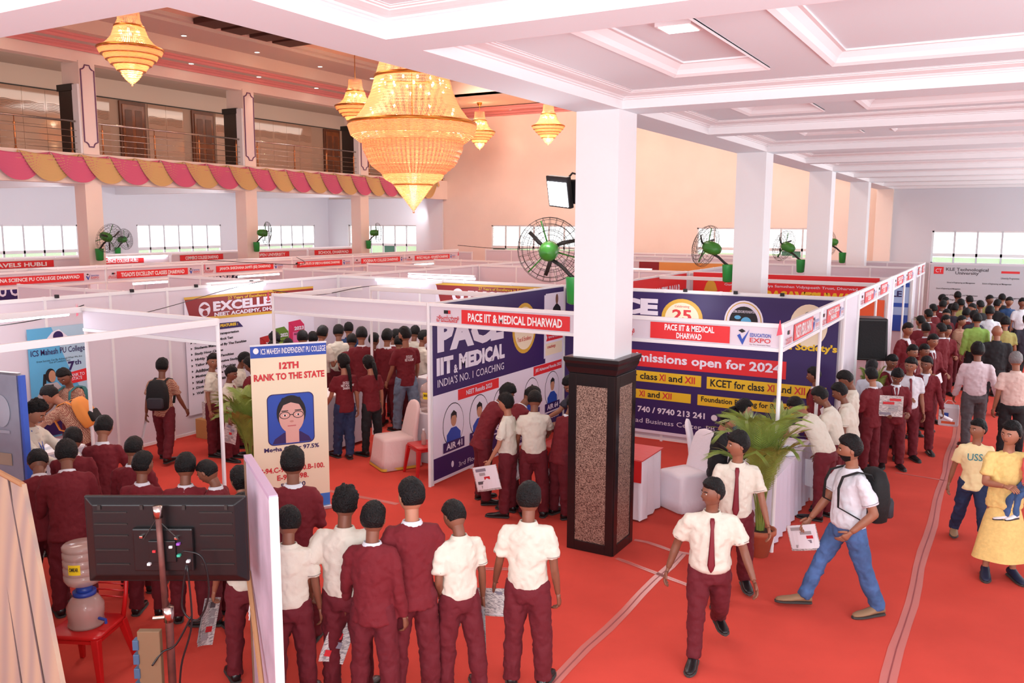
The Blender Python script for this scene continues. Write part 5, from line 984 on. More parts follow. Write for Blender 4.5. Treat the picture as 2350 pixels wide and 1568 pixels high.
# ================================================================== PEOPLE
MAROON = mat('uniform_maroon', (108, 17, 29), .85, bump=.3, bscale=14); MAROOND = mat('trouser_maroon', (98, 17, 30), .85, bump=.35, bscale=12)
CREAMS = mat('shirt_cream', (214, 207, 192), .75, bump=.3, bscale=12); WHITES = mat('shirt_white', (216, 217, 224), .75, bump=.3, bscale=12)
TIEM = mat('tie_maroon', (118, 20, 36), .6); PIPE = mat('piping_dark', (52, 30, 44), .7)
JEANS = mat('jeans_blue', (66, 96, 144), .85, bump=.3, bscale=14, var=.3, vscale=7); JEANSD = mat('jeans_dark', (34, 48, 84), .85, bump=.3, bscale=14, var=.15); JEANSG = mat('jeans_grey', (104, 122, 142), .85, bump=.3, bscale=14, var=.2, vscale=7)
BLACKT = mat('cloth_black', (26, 26, 30), .85, bump=.2, bscale=14); GREYT = mat('cloth_grey', (84, 76, 80), .85, bump=.2, bscale=14)
CHECK = check_mat('check_brown', (196, 160, 132), (142, 76, 64), 70)
SANDAL = mat('sandal_tan', (150, 116, 86), .7); EYEW = mat('eye_white', (225, 218, 210), .4); LIP = mat('lips', (120, 62, 54), .5)
CL = {'maroon': MAROON, 'cream': CREAMS, 'white': WHITES, 'check': CHECK, 'pinkshirt': mat('shirt_pale_pink', (214, 194, 200), .8, bump=.25, bscale=12), 'black': BLACKT, 'green': mat('shirt_green', (142, 178, 84), .8, bump=.2), 'olive': mat('shirt_olive', (160, 152, 88), .8, bump=.2), 'dark': mat('shirt_dark', (48, 46, 60), .8, bump=.2),
      'blue': mat('shirt_blue', (34, 66, 112), .8, bump=.2), 'salmon': mat('cloth_salmon', (226, 140, 128), .8, bump=.2), 'yellowcream': mat('tee_cream', (240, 222, 170), .8, bump=.2, bscale=12), 'yellow': mat('kurta_yellow', (236, 206, 128), .8, bump=.35, bscale=14, var=.08, vscale=30), 'pink': mat('tee_pink', (236, 110, 116), .8), 'beige': mat('shirt_beige', (214, 186, 176), .8, bump=.2)}
def V3(*a): return np.array(a, float)
def unit(v): return v/(np.linalg.norm(v)+1e-9)
def head_fn(d, hair=None, seed=0):
    x, y, z = d; ay = max(0, y)
    px, py, pz = .75*x, .86*y, 1.0*z
    if z < 0: px *= 1-.34*(-z)**1.6; py *= (1-.10*(-z)**2) if y > 0 else (1-.42*(-z))
    if y > .3 and hair is None:
        py *= .97
        g = lambda cx, cz, sx, sz: math.exp(-((px-cx)/sx)**2-((pz-cz)/sz)**2)
        py += .17*g(0, -.17, .10, .14)+.07*g(0, .02, .07, .2)-.055*(g(.27, .07, .13, .10)+g(-.27, .07, .13, .10))+.03*(g(.25, .24, .2, .07)+g(-.25, .24, .2, .07))+.055*g(0, -.47, .2, .08)-.03*g(0, -.57, .2, .05)+.06*g(0, -.80, .17, .14)
    return px, py, pz
def head_mesh(nu, nv, hair=None, seed=0):
    V = []; 
    for i in range(nv+1):
        t = PI*i/nv; 
        for k in range(nu):
            a = 2*PI*k/nu; d = (math.sin(t)*math.sin(a), math.sin(t)*math.cos(a), math.cos(t))
            px, py, pz = head_fn(d, hair)
            if hair:
                y = d[1]; zt = -.44 if y < -.28 else (-.44+(.50)*(y+.28)/.2 if y < -.08 else (.06+.34*(y+.08)/.38 if y < .3 else .40+.2*(y-.3)))
                if hair == 'long': zt = -1.2 if y < .0 else (-.3+.8*y/.35 if y < .35 else .5)
                if hair == 'fringe': zt -= .12
                m = min(1, max(0, (d[2]-zt)/.10)); m = m*m*(3-2*m)
                n_ = noise.noise(Vector((d[0]*3+seed, d[1]*3, d[2]*3)))*.5+noise.noise(Vector((d[0]*9+seed, d[1]*9, d[2]*9)))*.4+noise.noise(Vector((d[0]*26+seed, d[1]*26, d[2]*14)))*.35
                thick = {'short': .17, 'fringe': .19, 'curly': .25, 'crop': .09, 'long': .18}[hair]
                k2 = .90+m*(.10+thick*(.35+.65*min(1, max(0, (d[2]+.35)/.8)))*(1+.55*n_*(2 if hair == 'curly' else 1)))
                if hair != 'crop' and m > 0 and d[2] > .3: pz += .09*m*min(1, (d[2]-.3)*3)
                px, py, pz = px*k2, py*k2, pz*k2
            V.append((px, py, pz))
    F_ = [(i*nu+k, i*nu+(k+1) % nu, (i+1)*nu+(k+1) % nu, (i+1)*nu+k) for i in range(nv) for k in range(nu)]
    return V, [tuple(reversed(f)) for f in F_]
HM = {}
def head_cached(nu, nv, hair, seed):
    k = (nu, nv, hair, seed % 3)
    if k not in HM: HM[k] = head_mesh(nu, nv, hair, seed % 3)
    return HM[k]
TMP = []      # (target object, raw MB, voxel, extra MB, material)
def shoe_mb(d, s, c):
    """shoe with sole, toe towards d (unit 2-D), heel under ankle c"""
    up = MB(); so = MB(); f = V3(d[0], d[1], 0); r = V3(d[1], -d[0], 0); S = []; T = []
    for x, w, h in ((-.05, .022, .05), (-.04, .031, .075), (0, .034, .085), (.04, .034, .066), (.09, .038, .048), (.14, .038, .04), (.175, .028, .034), (.19, .012, .026)):
        S.append([c+f*x*s+r*w*s*math.cos(q_)+V3(0, 0, max(.014, .014+(h-.014)*.5+(h-.014)*.5*math.sin(q_))*s) for q_ in [2*PI*k/10 for k in range(10)]])
        T.append([c+f*x*1.03*s+r*w*1.1*s*math.cos(q_)+V3(0, 0, (.008+.010*math.sin(q_))*s) for q_ in [2*PI*k/8 for k in range(8)]])
    return loft([[tuple(p) for p in q_] for q_ in S]), loft([[tuple(p) for p in q_] for q_ in T])
def hand_mb(W, D, N, S, L, curl, lod=0):
    """W wrist, D pointing dir, N palm normal, S thumb side"""
    mb = MB(); D, N = unit(D), unit(N-D*np.dot(N, D)); S = unit(S-D*np.dot(S, D)-N*np.dot(S, N))
    pl = .48*L; mb.tube([W-D*.02, W+D*.1*L, W+D*.35*L, W+D*pl], [.020*L/.18, .024*L/.18, .040*L/.18, .038*L/.18], 8, [.017*L/.18, .016*L/.18, .015*L/.18, .012*L/.18], ref=tuple(N))
    for i, (o, ln) in enumerate(((.75, .44), (.27, .50), (-.22, .47), (-.70, .36))):
        p = W+D*(pl-.03*L)+S*o*.034*L/.18; d_ = D.copy(); P = [p-D*.03*L]; c_ = curl*(1+.12*i)
        for j, fr in enumerate((.42, .33, .25)):
            a = math.radians(c_*(.7+.35*j)); d_ = unit(d_*math.cos(a)+N*math.sin(a)); N2 = N; p = p+d_*ln*L*fr; P.append(p)
        mb.tube(P, [.0095*L/.18, .009*L/.18, .0082*L/.18, .006*L/.18], 6)
    p = W+D*.12*L+S*.026*L/.18; d_ = unit(D*.75+S*.75+N*.25); P = [p]; 
    for fr in (.16, .15, .12): p = p+d_*L*fr; P.append(p); d_ = unit(d_+D*.35+N*math.radians(curl)*.5)
    mb.tube(P, [.013*L/.18, .0115*L/.18, .010*L/.18, .007*L/.18], 6); return mb
DN, BENT, POCK, TAB, HOLD, CARRY = (-2, 7, 12, 0), (8, 8, 88, 38), (-22, 16, 52, 12), (42, 4, 28, 10), (6, 8, 72, 20), (4, 10, 18, 0)
UPDN = (20, 12, 125, 15)
def person(key, label, x, y, h, face, top='maroon', kind='blazer', bottom='maroon', L=DN, Rr=DN, lean=0, tilt=0, ht=0, hp=8, hair='short', skin=0, b=1.0, tie=False, legs=((0, 4, 0), (0, 4, 0)), shoes=None, lod=0, z=0, group=None, curl=28, beard=False, girl=False, pose='', seat=False):
    """builds one figure; face: heading in degrees clockwise from +Y; lod 0 near, 1 middle, 2 far"""
    t = thing('person', label, 'person', (x, y, z), group=group); seed = sum(map(ord, key))
    a = math.radians(face); f = V3(math.sin(a), math.cos(a), 0); r = V3(math.cos(a), -math.sin(a), 0); up = V3(0, 0, 1)
    vox = (.0125, .018, .028)[lod]; N = (16, 12, 10)[lod]
    # legs (hip flex, abduct, knee) per side
    hips = []; 
    def legdir(fl, ab, s_):
        d = -up*math.cos(math.radians(fl))+f*math.sin(math.radians(fl)); return unit(d*math.cos(math.radians(ab))+r*s_*math.sin(math.radians(ab)))
    lg = []
    for s_, (fl, ab, kn) in ((-1, legs[0]), (1, legs[1])):
        d1 = legdir(fl, ab, s_); d2 = legdir(fl-kn, ab*.6, s_); hp0 = r*s_*.050*h*b**.3; k_ = hp0+d1*.245*h; an = k_+d2*.228*h; lg.append((hp0, k_, an, d1, d2))
    zmin = min(g[2][2] for g in lg); pz = .047*h-zmin; P0 = up*pz
    if seat: P0 = up*(.45+.06*h)
    # spine
    T = .31*h; m = 14; pts = [P0.copy()]; fr = []; p = P0.copy()
    for i in range(m+1):
        an = math.radians(lean*(.40+.60*i/m)); u_ = up*math.cos(an)+f*math.sin(an); u_ = unit(u_+r*math.sin(math.radians(tilt))*(i/m)); ff = unit(f*math.cos(an)-up*math.sin(an)); fr.append((u_, ff))
        if i < m: p = p+u_*T/m; pts.append(p.copy())
    def at(tt):
        q_ = min(m, max(0, tt/T*m)); i = min(int(q_), m-1); s_ = q_-i; base = pts[i]*(1-s_)+pts[i+1]*s_
        if tt < 0: base = pts[0]+fr[0][0]*tt
        if tt > T: base = pts[m]+fr[m][0]*(tt-T)
        return base, fr[i][0], fr[i][1]
    def torso(mb, prof, n=N):
        S = []
        for tt, w, d, o in prof:
            c, u_, ff = at(tt*h); S.append([tuple(c+r*w*h*b*math.cos(q_)*(1 if abs(math.cos(q_)) > .01 else 1)+ff*(o*h+d*h*b*math.sin(q_))) for q_ in [2*PI*k/n for k in range(n)]])
        k = len(mb.v); l_ = loft(S); mb.add(l_.v, l_.f)
    shw = .104 if not girl else .094
    sh = []
    for s_ in (-1, 1):
        c, u_, ff = at(.262*h); sh.append(c+r*s_*shw*h*b)
    def armdir(fl, ab, s_):
        d = -up*math.cos(math.radians(fl))+f*math.sin(math.radians(fl)); return unit(d*math.cos(math.radians(ab))+r*s_*math.sin(math.radians(ab)))
    arms = []
    for s_, S0, (fl, ab, el, inn) in ((-1, sh[0], L), (1, sh[1], Rr)):
        fl2 = fl+lean*.12; d1 = armdir(fl2, ab, s_); E = S0+d1*.172*h; d2 = armdir(fl2+el, ab-inn*(1 if el < 100 else .5), s_); W = E+d2*.150*h; arms.append((S0, E, W, d1, d2, s_))
    nb, nu_, nf = at(.312*h)
    hpr = math.radians(hp+lean*.55); hd = unit(up*math.cos(hpr)+f*math.sin(hpr)); htr = math.radians(ht)
    hf0 = unit(f*math.cos(hpr)-up*math.sin(hpr)); hf = unit(hf0*math.cos(htr)+r*math.sin(htr)); hr_ = np.cross(hf, hd); hh = .0715*h*(1.0 if b < 1.1 else .97)
    if h < 1.2: hh = .085*h
    HC = nb+nu_*.030*h+hd*(hh*.93)+hf0*.012*h
    skinm = SKIN[skin]
    # --- body: one continuous surface (neck, trunk, arms, legs) with head and hands grown on it
    mb = MB(); torso(mb, [(-.05, .075, .050, 0), (.04, .07, .048, 0), (.12, .070, .050, 0), (.2, .078, .050, 0), (.25, .070, .040, 0), (.285, .036, .032, 0), (.31, .03, .03, 0)])
    mb.tube([nb-nu_*.03*h, nb+nu_*.01*h, HC-hd*hh*.25], [.036*h*b**.5, .031*h*b**.4, .034*h], 10)
    for S0, E, W, d1, d2, s_ in arms:
        mb.tube([S0-r*s_*.03*h-up*.006*h, S0+d1*.02*h-r*s_*.004*h, S0+d1*.07*h, E, ], [.016*h*b, .020*h*b, .024*h*b, .0215*h*b], 10); mb.ball(E, .0225*h*b, n=8); mb.tube([E, E+d2*.05*h, W], [.0215*h*b, .0215*h*b, .0145*h*b], 10)
    for hp0, k_, an, d1, d2 in lg:
        o = P0; mb.tube([o+hp0-d1*.01*h, o+hp0+d1*.1*h, o+k_, ], [.045*h, .042*h, .03*h], 10); mb.ball(o+k_, .031*h, n=8); mb.tube([o+k_, o+k_+d2*.07*h, o+an, o+an+d2*.02*h], [.03*h, .029*h, .02*h, .02*h], 10)
    ex = MB(); V, Fc = head_cached(*((30, 24), (20, 16), (14, 11))[lod], None, 0); ex.add([tuple(HC+hr_*v[0]*hh+hf*v[1]*hh+hd*v[2]*hh) for v in V], Fc)
    for s_ in (-1, 1):
        eb = MB().ball((0, 0, 0), .06, .15, .23, 8, 5); ex.add([tuple(HC+hr_*(s_*(.77+.0*v[0])+v[0])*hh+hf*(-.06+v[1]+.05*v[2])*hh+hd*(v[2]+.02)*hh) for v in eb.v], eb.f)
    for S0, E, W, d1, d2, s_ in arms:
        nrm = unit(-r*s_+f*.15) if d2[2] < -.5 else unit(-up+(-r*s_)*.5); th = unit(f+up*.1) if d2[2] < -.5 else unit(-r*s_+up*.6)
        hm_ = hand_mb(W, d2, nrm, th, .108*h, curl, lod); ex.add(hm_.v, hm_.f)
    body = bpy.data.objects.new('body', None if False else bpy.data.meshes.new('body')); COL.objects.link(body); body.parent = t
    TMP.append((body, mb, max(vox, .014), ex, skinm))
    # --- hair, brows, eyes, mouth
    if hair != 'bald':
        V, Fc = head_cached(*((60, 44), (30, 22), (16, 12))[lod], 'long' if hair in ('braid', 'pony', 'bun') else ('short' if hair == 'grey' else hair), seed); hb = MB().add([tuple(HC+hr_*v[0]*hh+hf*v[1]*hh+hd*v[2]*hh) for v in V], Fc)
        if hair == 'braid': hb.tube([HC-hf*.75*hh-hd*.3*hh, HC-hf*1.0*hh-hd*1.0*hh, HC-hf*1.15*hh-hd*2.0*hh, HC-hf*1.2*hh-hd*3.0*hh, HC-hf*1.2*hh-hd*3.9*hh], [.3*hh, .26*hh, .22*hh, .18*hh, .07*hh], 8)
        if hair == 'pony': hb.tube([HC-hf*.8*hh+hd*.1*hh, HC-hf*1.25*hh-hd*.3*hh, HC-hf*1.3*hh-hd*1.6*hh, HC-hf*1.2*hh-hd*2.6*hh], [.18*hh, .32*hh, .30*hh, .08*hh], 8)
        if hair == 'bun': hb.ball(HC-hf*.85*hh-hd*.1*hh, .4*hh)
        hb.build('hair', HAIRG if hair == 'grey' else HAIR, t, True)
    if lod < 2:
        for s_ in (-1, 1):
            c = HC+hr_*s_*.27*hh+hf*.725*hh+hd*.07*hh; MB().ball(c, .085*hh, .085*hh, .045*hh, n=8, m=6).build('eye', EYEW, t, True); MB().ball(c+hf*.06*hh, .042*hh, n=8, m=6).build('iris', BLK, t, True)
            MB().tube([HC+hr_*s_*.13*hh+hf*.835*hh+hd*.22*hh, HC+hr_*s_*.28*hh+hf*.80*hh+hd*.27*hh, HC+hr_*s_*.42*hh+hf*.70*hh+hd*.22*hh], .03*hh, 5).build('eyebrow', HAIR, t, True)
        MB().tube([HC-hr_*.17*hh+hf*.75*hh-hd*.47*hh, HC+hf*.83*hh-hd*.48*hh, HC+hr_*.17*hh+hf*.75*hh-hd*.47*hh], .035*hh, 5).build('lips', LIP, t, True)
    if beard: MB().add([tuple(HC+hr_*v[0]*hh*1.03+hf*(v[1]*1.03)*hh+hd*v[2]*hh*1.02) for v in [head_fn((math.sin(tt)*math.sin(q_), math.sin(tt)*math.cos(q_), math.cos(tt))) for tt in [1.9+.2*i for i in range(6)] for q_ in [-1.5+.25*k for k in range(13)]]], [(i*13+k+1, i*13+k, (i+1)*13+k, (i+1)*13+k+1) for i in range(5) for k in range(12)]).build('beard', HAIR, t, True)
    # --- clothes
    tm = CL[top] if top in CL else top
    mb = MB(); bz = kind == 'blazer'; e = .004 if lod == 0 else .006
    if bz: prof = [(-.075, .108, .082, -.003), (-.02, .101, .077, 0), (.05, .092, .068, 0), (.12, .094, .068, .0), (.18, .102, .073, .002), (.235, .104, .068, 0), (.268, .098, .058, -.003), (.292, .066, .046, -.006), (.305, .042, .038, -.006)]
    elif kind == 'tee': prof = [(-.06, .098, .076, 0), (.0, .096, .074, 0), (.06, .088, .068, 0), (.12, .091, .068, 0), (.18, .098, .071, 0), (.235, .099, .064, 0), (.268, .092, .054, -.003), (.292, .06, .042, -.006), (.3, .042, .036, -.006)]
    else: prof = [(-.015, .086, .064, 0), (.005, .094, .074, .004), (.04, .095, .076, .004), (.10, .093, .071, .003), (.18, .100, .07, .001), (.235, .104, .063, 0), (.268, .096, .053, -.003), (.292, .06, .042, -.006), (.302, .042, .037, -.006)]
    if girl: prof = [(a_, w*(.93 if a_ > .1 else 1.0), d, o) for a_, w, d, o in prof]
    torso(mb, prof)
    for S0, E, W, d1, d2, s_ in arms:
        st = S0-r*s_*.05*h+up*.006*h
        if kind in ('blazer', 'long'):
            mb.tube([st, S0-r*s_*.006*h, S0+d1*.035*h, S0+d1*.09*h, E], [.026*h*b, .030*h*b, .034*h*b, .0335*h*b, .0305*h*b], N); mb.ball(E, .0305*h*b, n=10); mb.tube([E, E+d2*.07*h, W-d2*.004*h], [.030*h*b, .029*h*b, .025*h*b], N)
        else: mb.tube([st, S0-r*s_*.006*h, S0+d1*.035*h, S0+d1*.08*h, S0+d1*.128*h], [.026*h*b, .030*h*b, .034*h*b, .036*h*b, .039*h*b], N)
        if kind == 'shirt' and lod < 2 and top in ('cream', 'white'): 
            c = S0+d1*.114*h; MB().tube([c-d1*.0015, c+d1*.0015], .0385*h*b, 16, cap=False).build('sleeve_piping', PIPE, t)
    nm = 'blazer' if bz else ('tee_shirt' if kind == 'tee' else 'shirt')
    ob = bpy.data.objects.new(nm, bpy.data.meshes.new(nm)); COL.objects.link(ob); ob.parent = t; TMP.append((ob, mb, vox, None, tm))
    # collar
    if kind in ('shirt', 'blazer', 'long') and top not in ('check',):
        c0, u_, ff = at(.290*h); S = []
        for j, (dz, k1) in enumerate(((-.010, 1.42), (.004, 1.24), (.018, 1.06), (.024, 1.0), (.022, .93), (.0, .95))):
            S.append([tuple(c0+u_*(dz-.010*max(0, math.sin(q_))*(1 if j < 2 else .6))*h+r*math.cos(q_)*.040*h*k1*b**.5+ff*(math.sin(q_)*.037*h*k1*b**.5+.001*h)) for q_ in [2*PI*k/16 for k in range(16)]])
        loft(S, False).build('collar', CREAMS if top == 'cream' else WHITES if top in ('maroon', 'white') else tm, t, True)
    if kind == 'blazer' and lod < 2:      # white shirt front in the lapel opening
        c, u_, ff = at(.285*h); d_, u2, f2 = at(.17*h)
        MB().add([tuple(c+r*s_*.03*h+ff*.050*h*b) for s_ in (-1, 1)]+[tuple(d_+f2*.079*h*b)]+[tuple(at(.235*h)[0]+r*s_*.022*h+at(.235*h)[2]*.0735*h*b) for s_ in (1, -1)], [(0, 4, 3, 1), (4, 2, 3)]).build('shirt_front', WHITES, t)
        for s_ in (-1, 1):
            MB().tube([tuple(c+r*s_*.036*h+ff*.047*h*b), tuple(at(.235*h)[0]+r*s_*.028*h+at(.235*h)[2]*.071*h*b), tuple(d_+r*s_*.004*h+f2*.077*h*b)], .012*h, 6, .004*h, ref=tuple(ff)).build('lapel', tm, t, True)
    if tie:
        P = []; 
        for tt, o in ((.285, .046), (.27, .060), (.235, .0715), (.17, .0775), (.10, .080), (.045, .083), (.02, .084), (.005, .084)):
            c, u_, ff = at(tt*h); P.append(c+ff*(o*h*b+.004))
        MB().tube(P, [.010*h, .013*h, .009*h, .012*h, .016*h, .020*h, .012*h, .002*h], 6, .003*h, ref=tuple(f)).build('tie', TIEM, t, True)
    # trousers
    if bottom != 'dress':
        bm = {'maroon': MAROOND, 'jeans': JEANS, 'jeansd': JEANSD, 'jeansg': JEANSG, 'black': BLACKT, 'grey': GREYT}[bottom]; mb = MB()
        torso(mb, [(-.075, .088, .066, 0), (-.03, .093, .072, -.003), (.01, .086, .064, 0), (.03, .08, .06, 0)])
        for hp0, k_, an, d1, d2 in lg:
            o = P0; w = 1.0 if bottom not in ('jeans', 'black') else .9
            mb.tube([o+hp0-d1*.02*h, o+hp0+d1*.05*h, o+hp0+d1*.14*h, o+k_], [.053*h*w*b**.6, .057*h*w*b**.6, .054*h*w*b**.5, .048*h*w], N); mb.ball(o+k_, .0485*h*w, n=10); mb.tube([o+k_, o+k_+d2*.1*h, o+an+d2*.012*h], [.048*h*w, .046*h*w, .043*h*w], N)
        ob = bpy.data.objects.new('trousers', bpy.data.meshes.new('trousers')); COL.objects.link(ob); ob.parent = t; TMP.append((ob, mb, vox, None, bm))
    else:
        S = []
        for zz, w in ((1.0, .088), (.85, .085), (.75, .095), (.62, .115), (.45, .135), (.3, .15), (.17, .165)):
            S.append([(r[0]*math.cos(q_)*w*h*(1+.05*math.sin(q_*5)*(1-zz))+f[0]*math.sin(q_)*w*.75*h*(1+.05*math.sin(q_*5)*(1-zz)), r[1]*math.cos(q_)*w*h*(1+.05*math.sin(q_*5)*(1-zz))+f[1]*math.sin(q_)*w*.75*h*(1+.05*math.sin(q_*5)*(1-zz)), zz*.55*h+.05) for q_ in [2*PI*k/36 for k in range(36)]])
        loft(S, False).build('dress_skirt', tm, t, True)
    sm = shoes or SHOE
    for hp0, k_, an, d1, d2 in lg:
        c = P0+an; lift = c[2]-.047*h; d_ = unit(f+r*(.2 if hp0@r > 0 else -.2)); u_, s_ = shoe_mb((d_[0], d_[1]), h/1.25, V3(c[0], c[1], 0))
        dz = max(0, lift); mv = lambda q_: [(p_[0], p_[1], p_[2]+dz+(max(0, -((p_[0]-c[0])*d_[0]+(p_[1]-c[1])*d_[1]))+0)*0) for p_ in q_.v]
        u_.v = mv(u_); s_.v = mv(s_); o = u_.build('shoe', sm, t, True); s_.build('sole', SOLE, o)
    t['_'] = 0; del t['_']
    return dict(t=t, base=Vector((x, y, z)), f=f, r=r, hands=[(Vector(arms[0][2]+arms[0][4]*.07*h), arms[0][4]), (Vector(arms[1][2]+arms[1][4]*.07*h), arms[1][4])], at=at, h=h, b=b, hc=HC)
def finish_people():
    raws = []; TX = []
    for nm_, ty, sz in (('fold_large', 'CLOUDS', .11), ('fold_small', 'CLOUDS', .04), ('fold_crease', 'MARBLE', .09)):
        tx = bpy.data.textures.new(nm_, ty); tx.noise_scale = sz; TX.append(tx)
        if ty == 'MARBLE': tx.turbulence = 9
        else: tx.noise_depth = 1
    for ob, mb, vox, ex, m in TMP:
        me = bpy.data.meshes.new('raw'); me.from_pydata([tuple(map(float, p)) for p in mb.v], [], mb.f); r_ = bpy.data.objects.new('raw', me); COL.objects.link(r_)
        q_ = r_.modifiers.new('r', 'REMESH'); q_.mode = 'VOXEL'; q_.voxel_size = vox; s_ = r_.modifiers.new('s', 'SMOOTH'); s_.factor = .6; s_.iterations = 8 if vox < .014 else (5 if vox < .02 else 2); raws.append(r_)
        if ex is None:
            for tx, st_ in ((TX[0], .014), (TX[1], .004), (TX[2], .012)):
                if vox > .02 and tx is not TX[0]: continue
                w_ = r_.modifiers.new('d', 'DISPLACE'); w_.texture = tx; w_.strength = st_; w_.mid_level = .5; w_.texture_coords = 'LOCAL'
    dg = bpy.context.evaluated_depsgraph_get(); dg.update()
    for (ob, mb, vox, ex, m), r_ in zip(TMP, raws):
        me = bpy.data.meshes.new_from_object(r_.evaluated_get(dg)); old = ob.data
        if ex is not None:
            n = len(me.vertices); co = np.empty(n*3); me.vertices.foreach_get('co', co); V = co.reshape(-1, 3).tolist(); F_ = [tuple(p.vertices) for p in me.polygons]
            V += [list(map(float, p)) for p in ex.v]; F_ += [tuple(i+n for i in q_) for q_ in ex.f]; me2 = bpy.data.meshes.new('body'); me2.from_pydata(V, [], F_); bpy.data.meshes.remove(me); me = me2
        me.name = ob.name; me.materials.clear(); me.materials.append(m); me.polygons.foreach_set('use_smooth', [True]*len(me.polygons)); me.update(); ob.data = me; bpy.data.meshes.remove(old)
    for r_ in raws: me = r_.data; bpy.data.objects.remove(r_); bpy.data.meshes.remove(me)
def newspaper(p, i, label, w=.27, h=.34, tiltd=12, n=3, m=PAPER, up=False, yaw=0, white=False):
    """folded newspaper gripped in hand i of figure p"""
    c, d = p['hands'][i]; c = c+p['base']; t = thing('newspaper' if not white else 'paper_sheet', label, 'newspaper' if not white else 'paper', group=None); rf = Vector(p['f']); rr_ = Vector(p['r'])
    ya = math.radians(yaw); u = (rf*math.cos(ya)+rr_*math.sin(ya)); v = Vector((0, 0, -1)) if not up else Vector((0, 0, 1))
    ta = math.radians(tiltd); u2 = (u*math.cos(ta)+v*math.sin(ta)).normalized(); v2 = (v*math.cos(ta)-u*math.sin(ta)).normalized(); nn = u2.cross(v2).normalized()
    o = c-u2*w*.45-v2*.03 if not up else c-u2*w*.5-v2*.02
    for k in range(n):
        mb = MB(); V = []
        for i_ in range(7):
            for j in range(2): s_ = i_/6; V.append(o+u2*w*s_*(1-.03*k)+v2*h*j*(1-.04*k)+nn*(.006*k+.018*math.sin(s_*PI)*(j*.8+.3)))
        mb.add(V, [(2*a_, 2*a_+2, 2*a_+3, 2*a_+1) for a_ in range(6)]); mb.build('page', PAPERW if white or k == 2 else m, t)
    if not white:
        rnd = random.Random(int(c.x*100)); 
        for sgn in (1, -1):
            fc = Face(o+nn*(.022*sgn if sgn > 0 else -.004), u2, v2, nn*sgn, t)
            for k in range(5):
                a0 = rnd.uniform(.05, .5)*w; b0 = (.08+.17*k)*h; fc.rect(a0, a0+rnd.uniform(.2, .42)*w, b0, b0+.12*h, (mat('print_grey', (96, 92, 98), .6), mat('print_pale', (170, 166, 168), .7), REDP, mat('print_dull', (140, 136, 150), .7))[rnd.randrange(4)], 'printed_block', .003, .001)
    return t
def backpack(p, label, m=BLACKC, s=1.0, m2=None):
    h, b = p['h'], p['b']; c, u_, ff = p['at'](.17*h); r = p['r']; t = thing('backpack', label, 'backpack', tuple(p['base'])); S = []
    for z, w, d in ((-.24, .11, .05), (-.22, .14, .08), (-.05, .155, .10), (.1, .14, .085), (.19, .10, .06), (.21, .05, .03)):
        q_ = c+u_*z*s-ff*(.072*h*b+.075*s); S.append([tuple(q_+r*x*s+ff*y*s) for x, y in rrect(w, d*.9, min(w, d)*.6)])
    loft(S).build('main_bag', m, t, True); S = []
    for z, w in ((-.2, .10), (-.18, .12), (-.06, .115), (-.04, .09)):
        q_ = c+u_*z*s-ff*(.072*h*b+.17*s); S.append([tuple(q_+r*x*s+ff*y*s) for x, y in rrect(w, .035, .03)])
    loft(S).build('front_pocket', m2 or mat('bag_grey', (44, 42, 50), .7), t, True)
    for s_ in (-1, 1):
        pts = []
        for tt, o, sd in ((.22, -.085, .05), (.285, -.055, .055), (.302, .0, .060), (.28, .062, .062), (.22, .082, .066), (.12, .083, .074), (.06, .0, .10)): cc, uu, f2 = p['at'](tt*h); pts.append(cc+f2*(o*h*b+.018*np.sign(o))+r*s_*sd*h*b)
        MB().tube(pts, .006, 6, .022, ref=tuple(r)).build('strap', m, t, True)
    return t
PP = {}
def A(key, *a, **k): PP[key] = person(key, *a, **k); return PP[key]
G1, G2, G3, G4, G5 = 'students lined up in the foreground', 'students gathered behind the television', 'students leaning over the coaching stall table', 'students queuing along the aisle', 'visitors walking in the aisle'
# --- foreground line, seen from behind
A('F10', 'tall student in maroon blazer standing right in front of the cream standee', -5.02, 5.05, 1.68, 325, L=BENT, Rr=BENT, skin=1, group=G1, hp=0)
A('F11', 'short student in cream shirt beside the edge of the white board, head turned left', -4.40, 4.36, 1.48, 322, 'cream', 'shirt', ht=-35, hp=18, L=DN, skin=1, tie=True, group=G1)
A('F12', 'stout student with curly hair in cream shirt, back to the camera', -4.10, 4.63, 1.60, 335, 'cream', 'shirt', hair='curly', b=1.12, L=POCK, Rr=BENT, skin=1, group=G1)
A('F13', 'slim student in maroon blazer holding a folded newspaper down by his left leg', -3.80, 4.58, 1.55, 340, skin=1, L=CARRY, group=G1, curl=45)
A('F14', 'tall student in maroon blazer, head turned left, next to the slim one', -3.64, 4.84, 1.68, 318, ht=-25, skin=2, L=DN, Rr=CARRY, group=G1)
A('F15', 'short student in cream shirt looking down, left hand in his pocket', -3.40, 5.10, 1.50, 300, 'cream', 'shirt', ht=-12, hp=38, L=(-6, 6, 42, 24), skin=1, tie=True, group=G1, legs=((4, 3, 4), (-6, 5, 4)))
A('F16', 'student in cream shirt alone at the right end of the line, newspaper in hand', -2.99, 5.42, 1.60, 338, 'cream', 'shirt', L=(4, 12, 22, 0), skin=1, group=G1, curl=50)
A('F17', 'student in cream shirt squeezed between the television and the white board', -4.92, 4.42, 1.48, 310, 'cream', 'shirt', ht=-30, hp=25, L=CARRY, skin=0, group=G1, curl=45)
A('F9', 'long haired girl in maroon just behind the top of the white board', -5.55, 4.98, 1.46, 300, 'maroon', 'tee', bottom='black', hair='pony', ht=-20, hp=20, girl=True, group=G2)
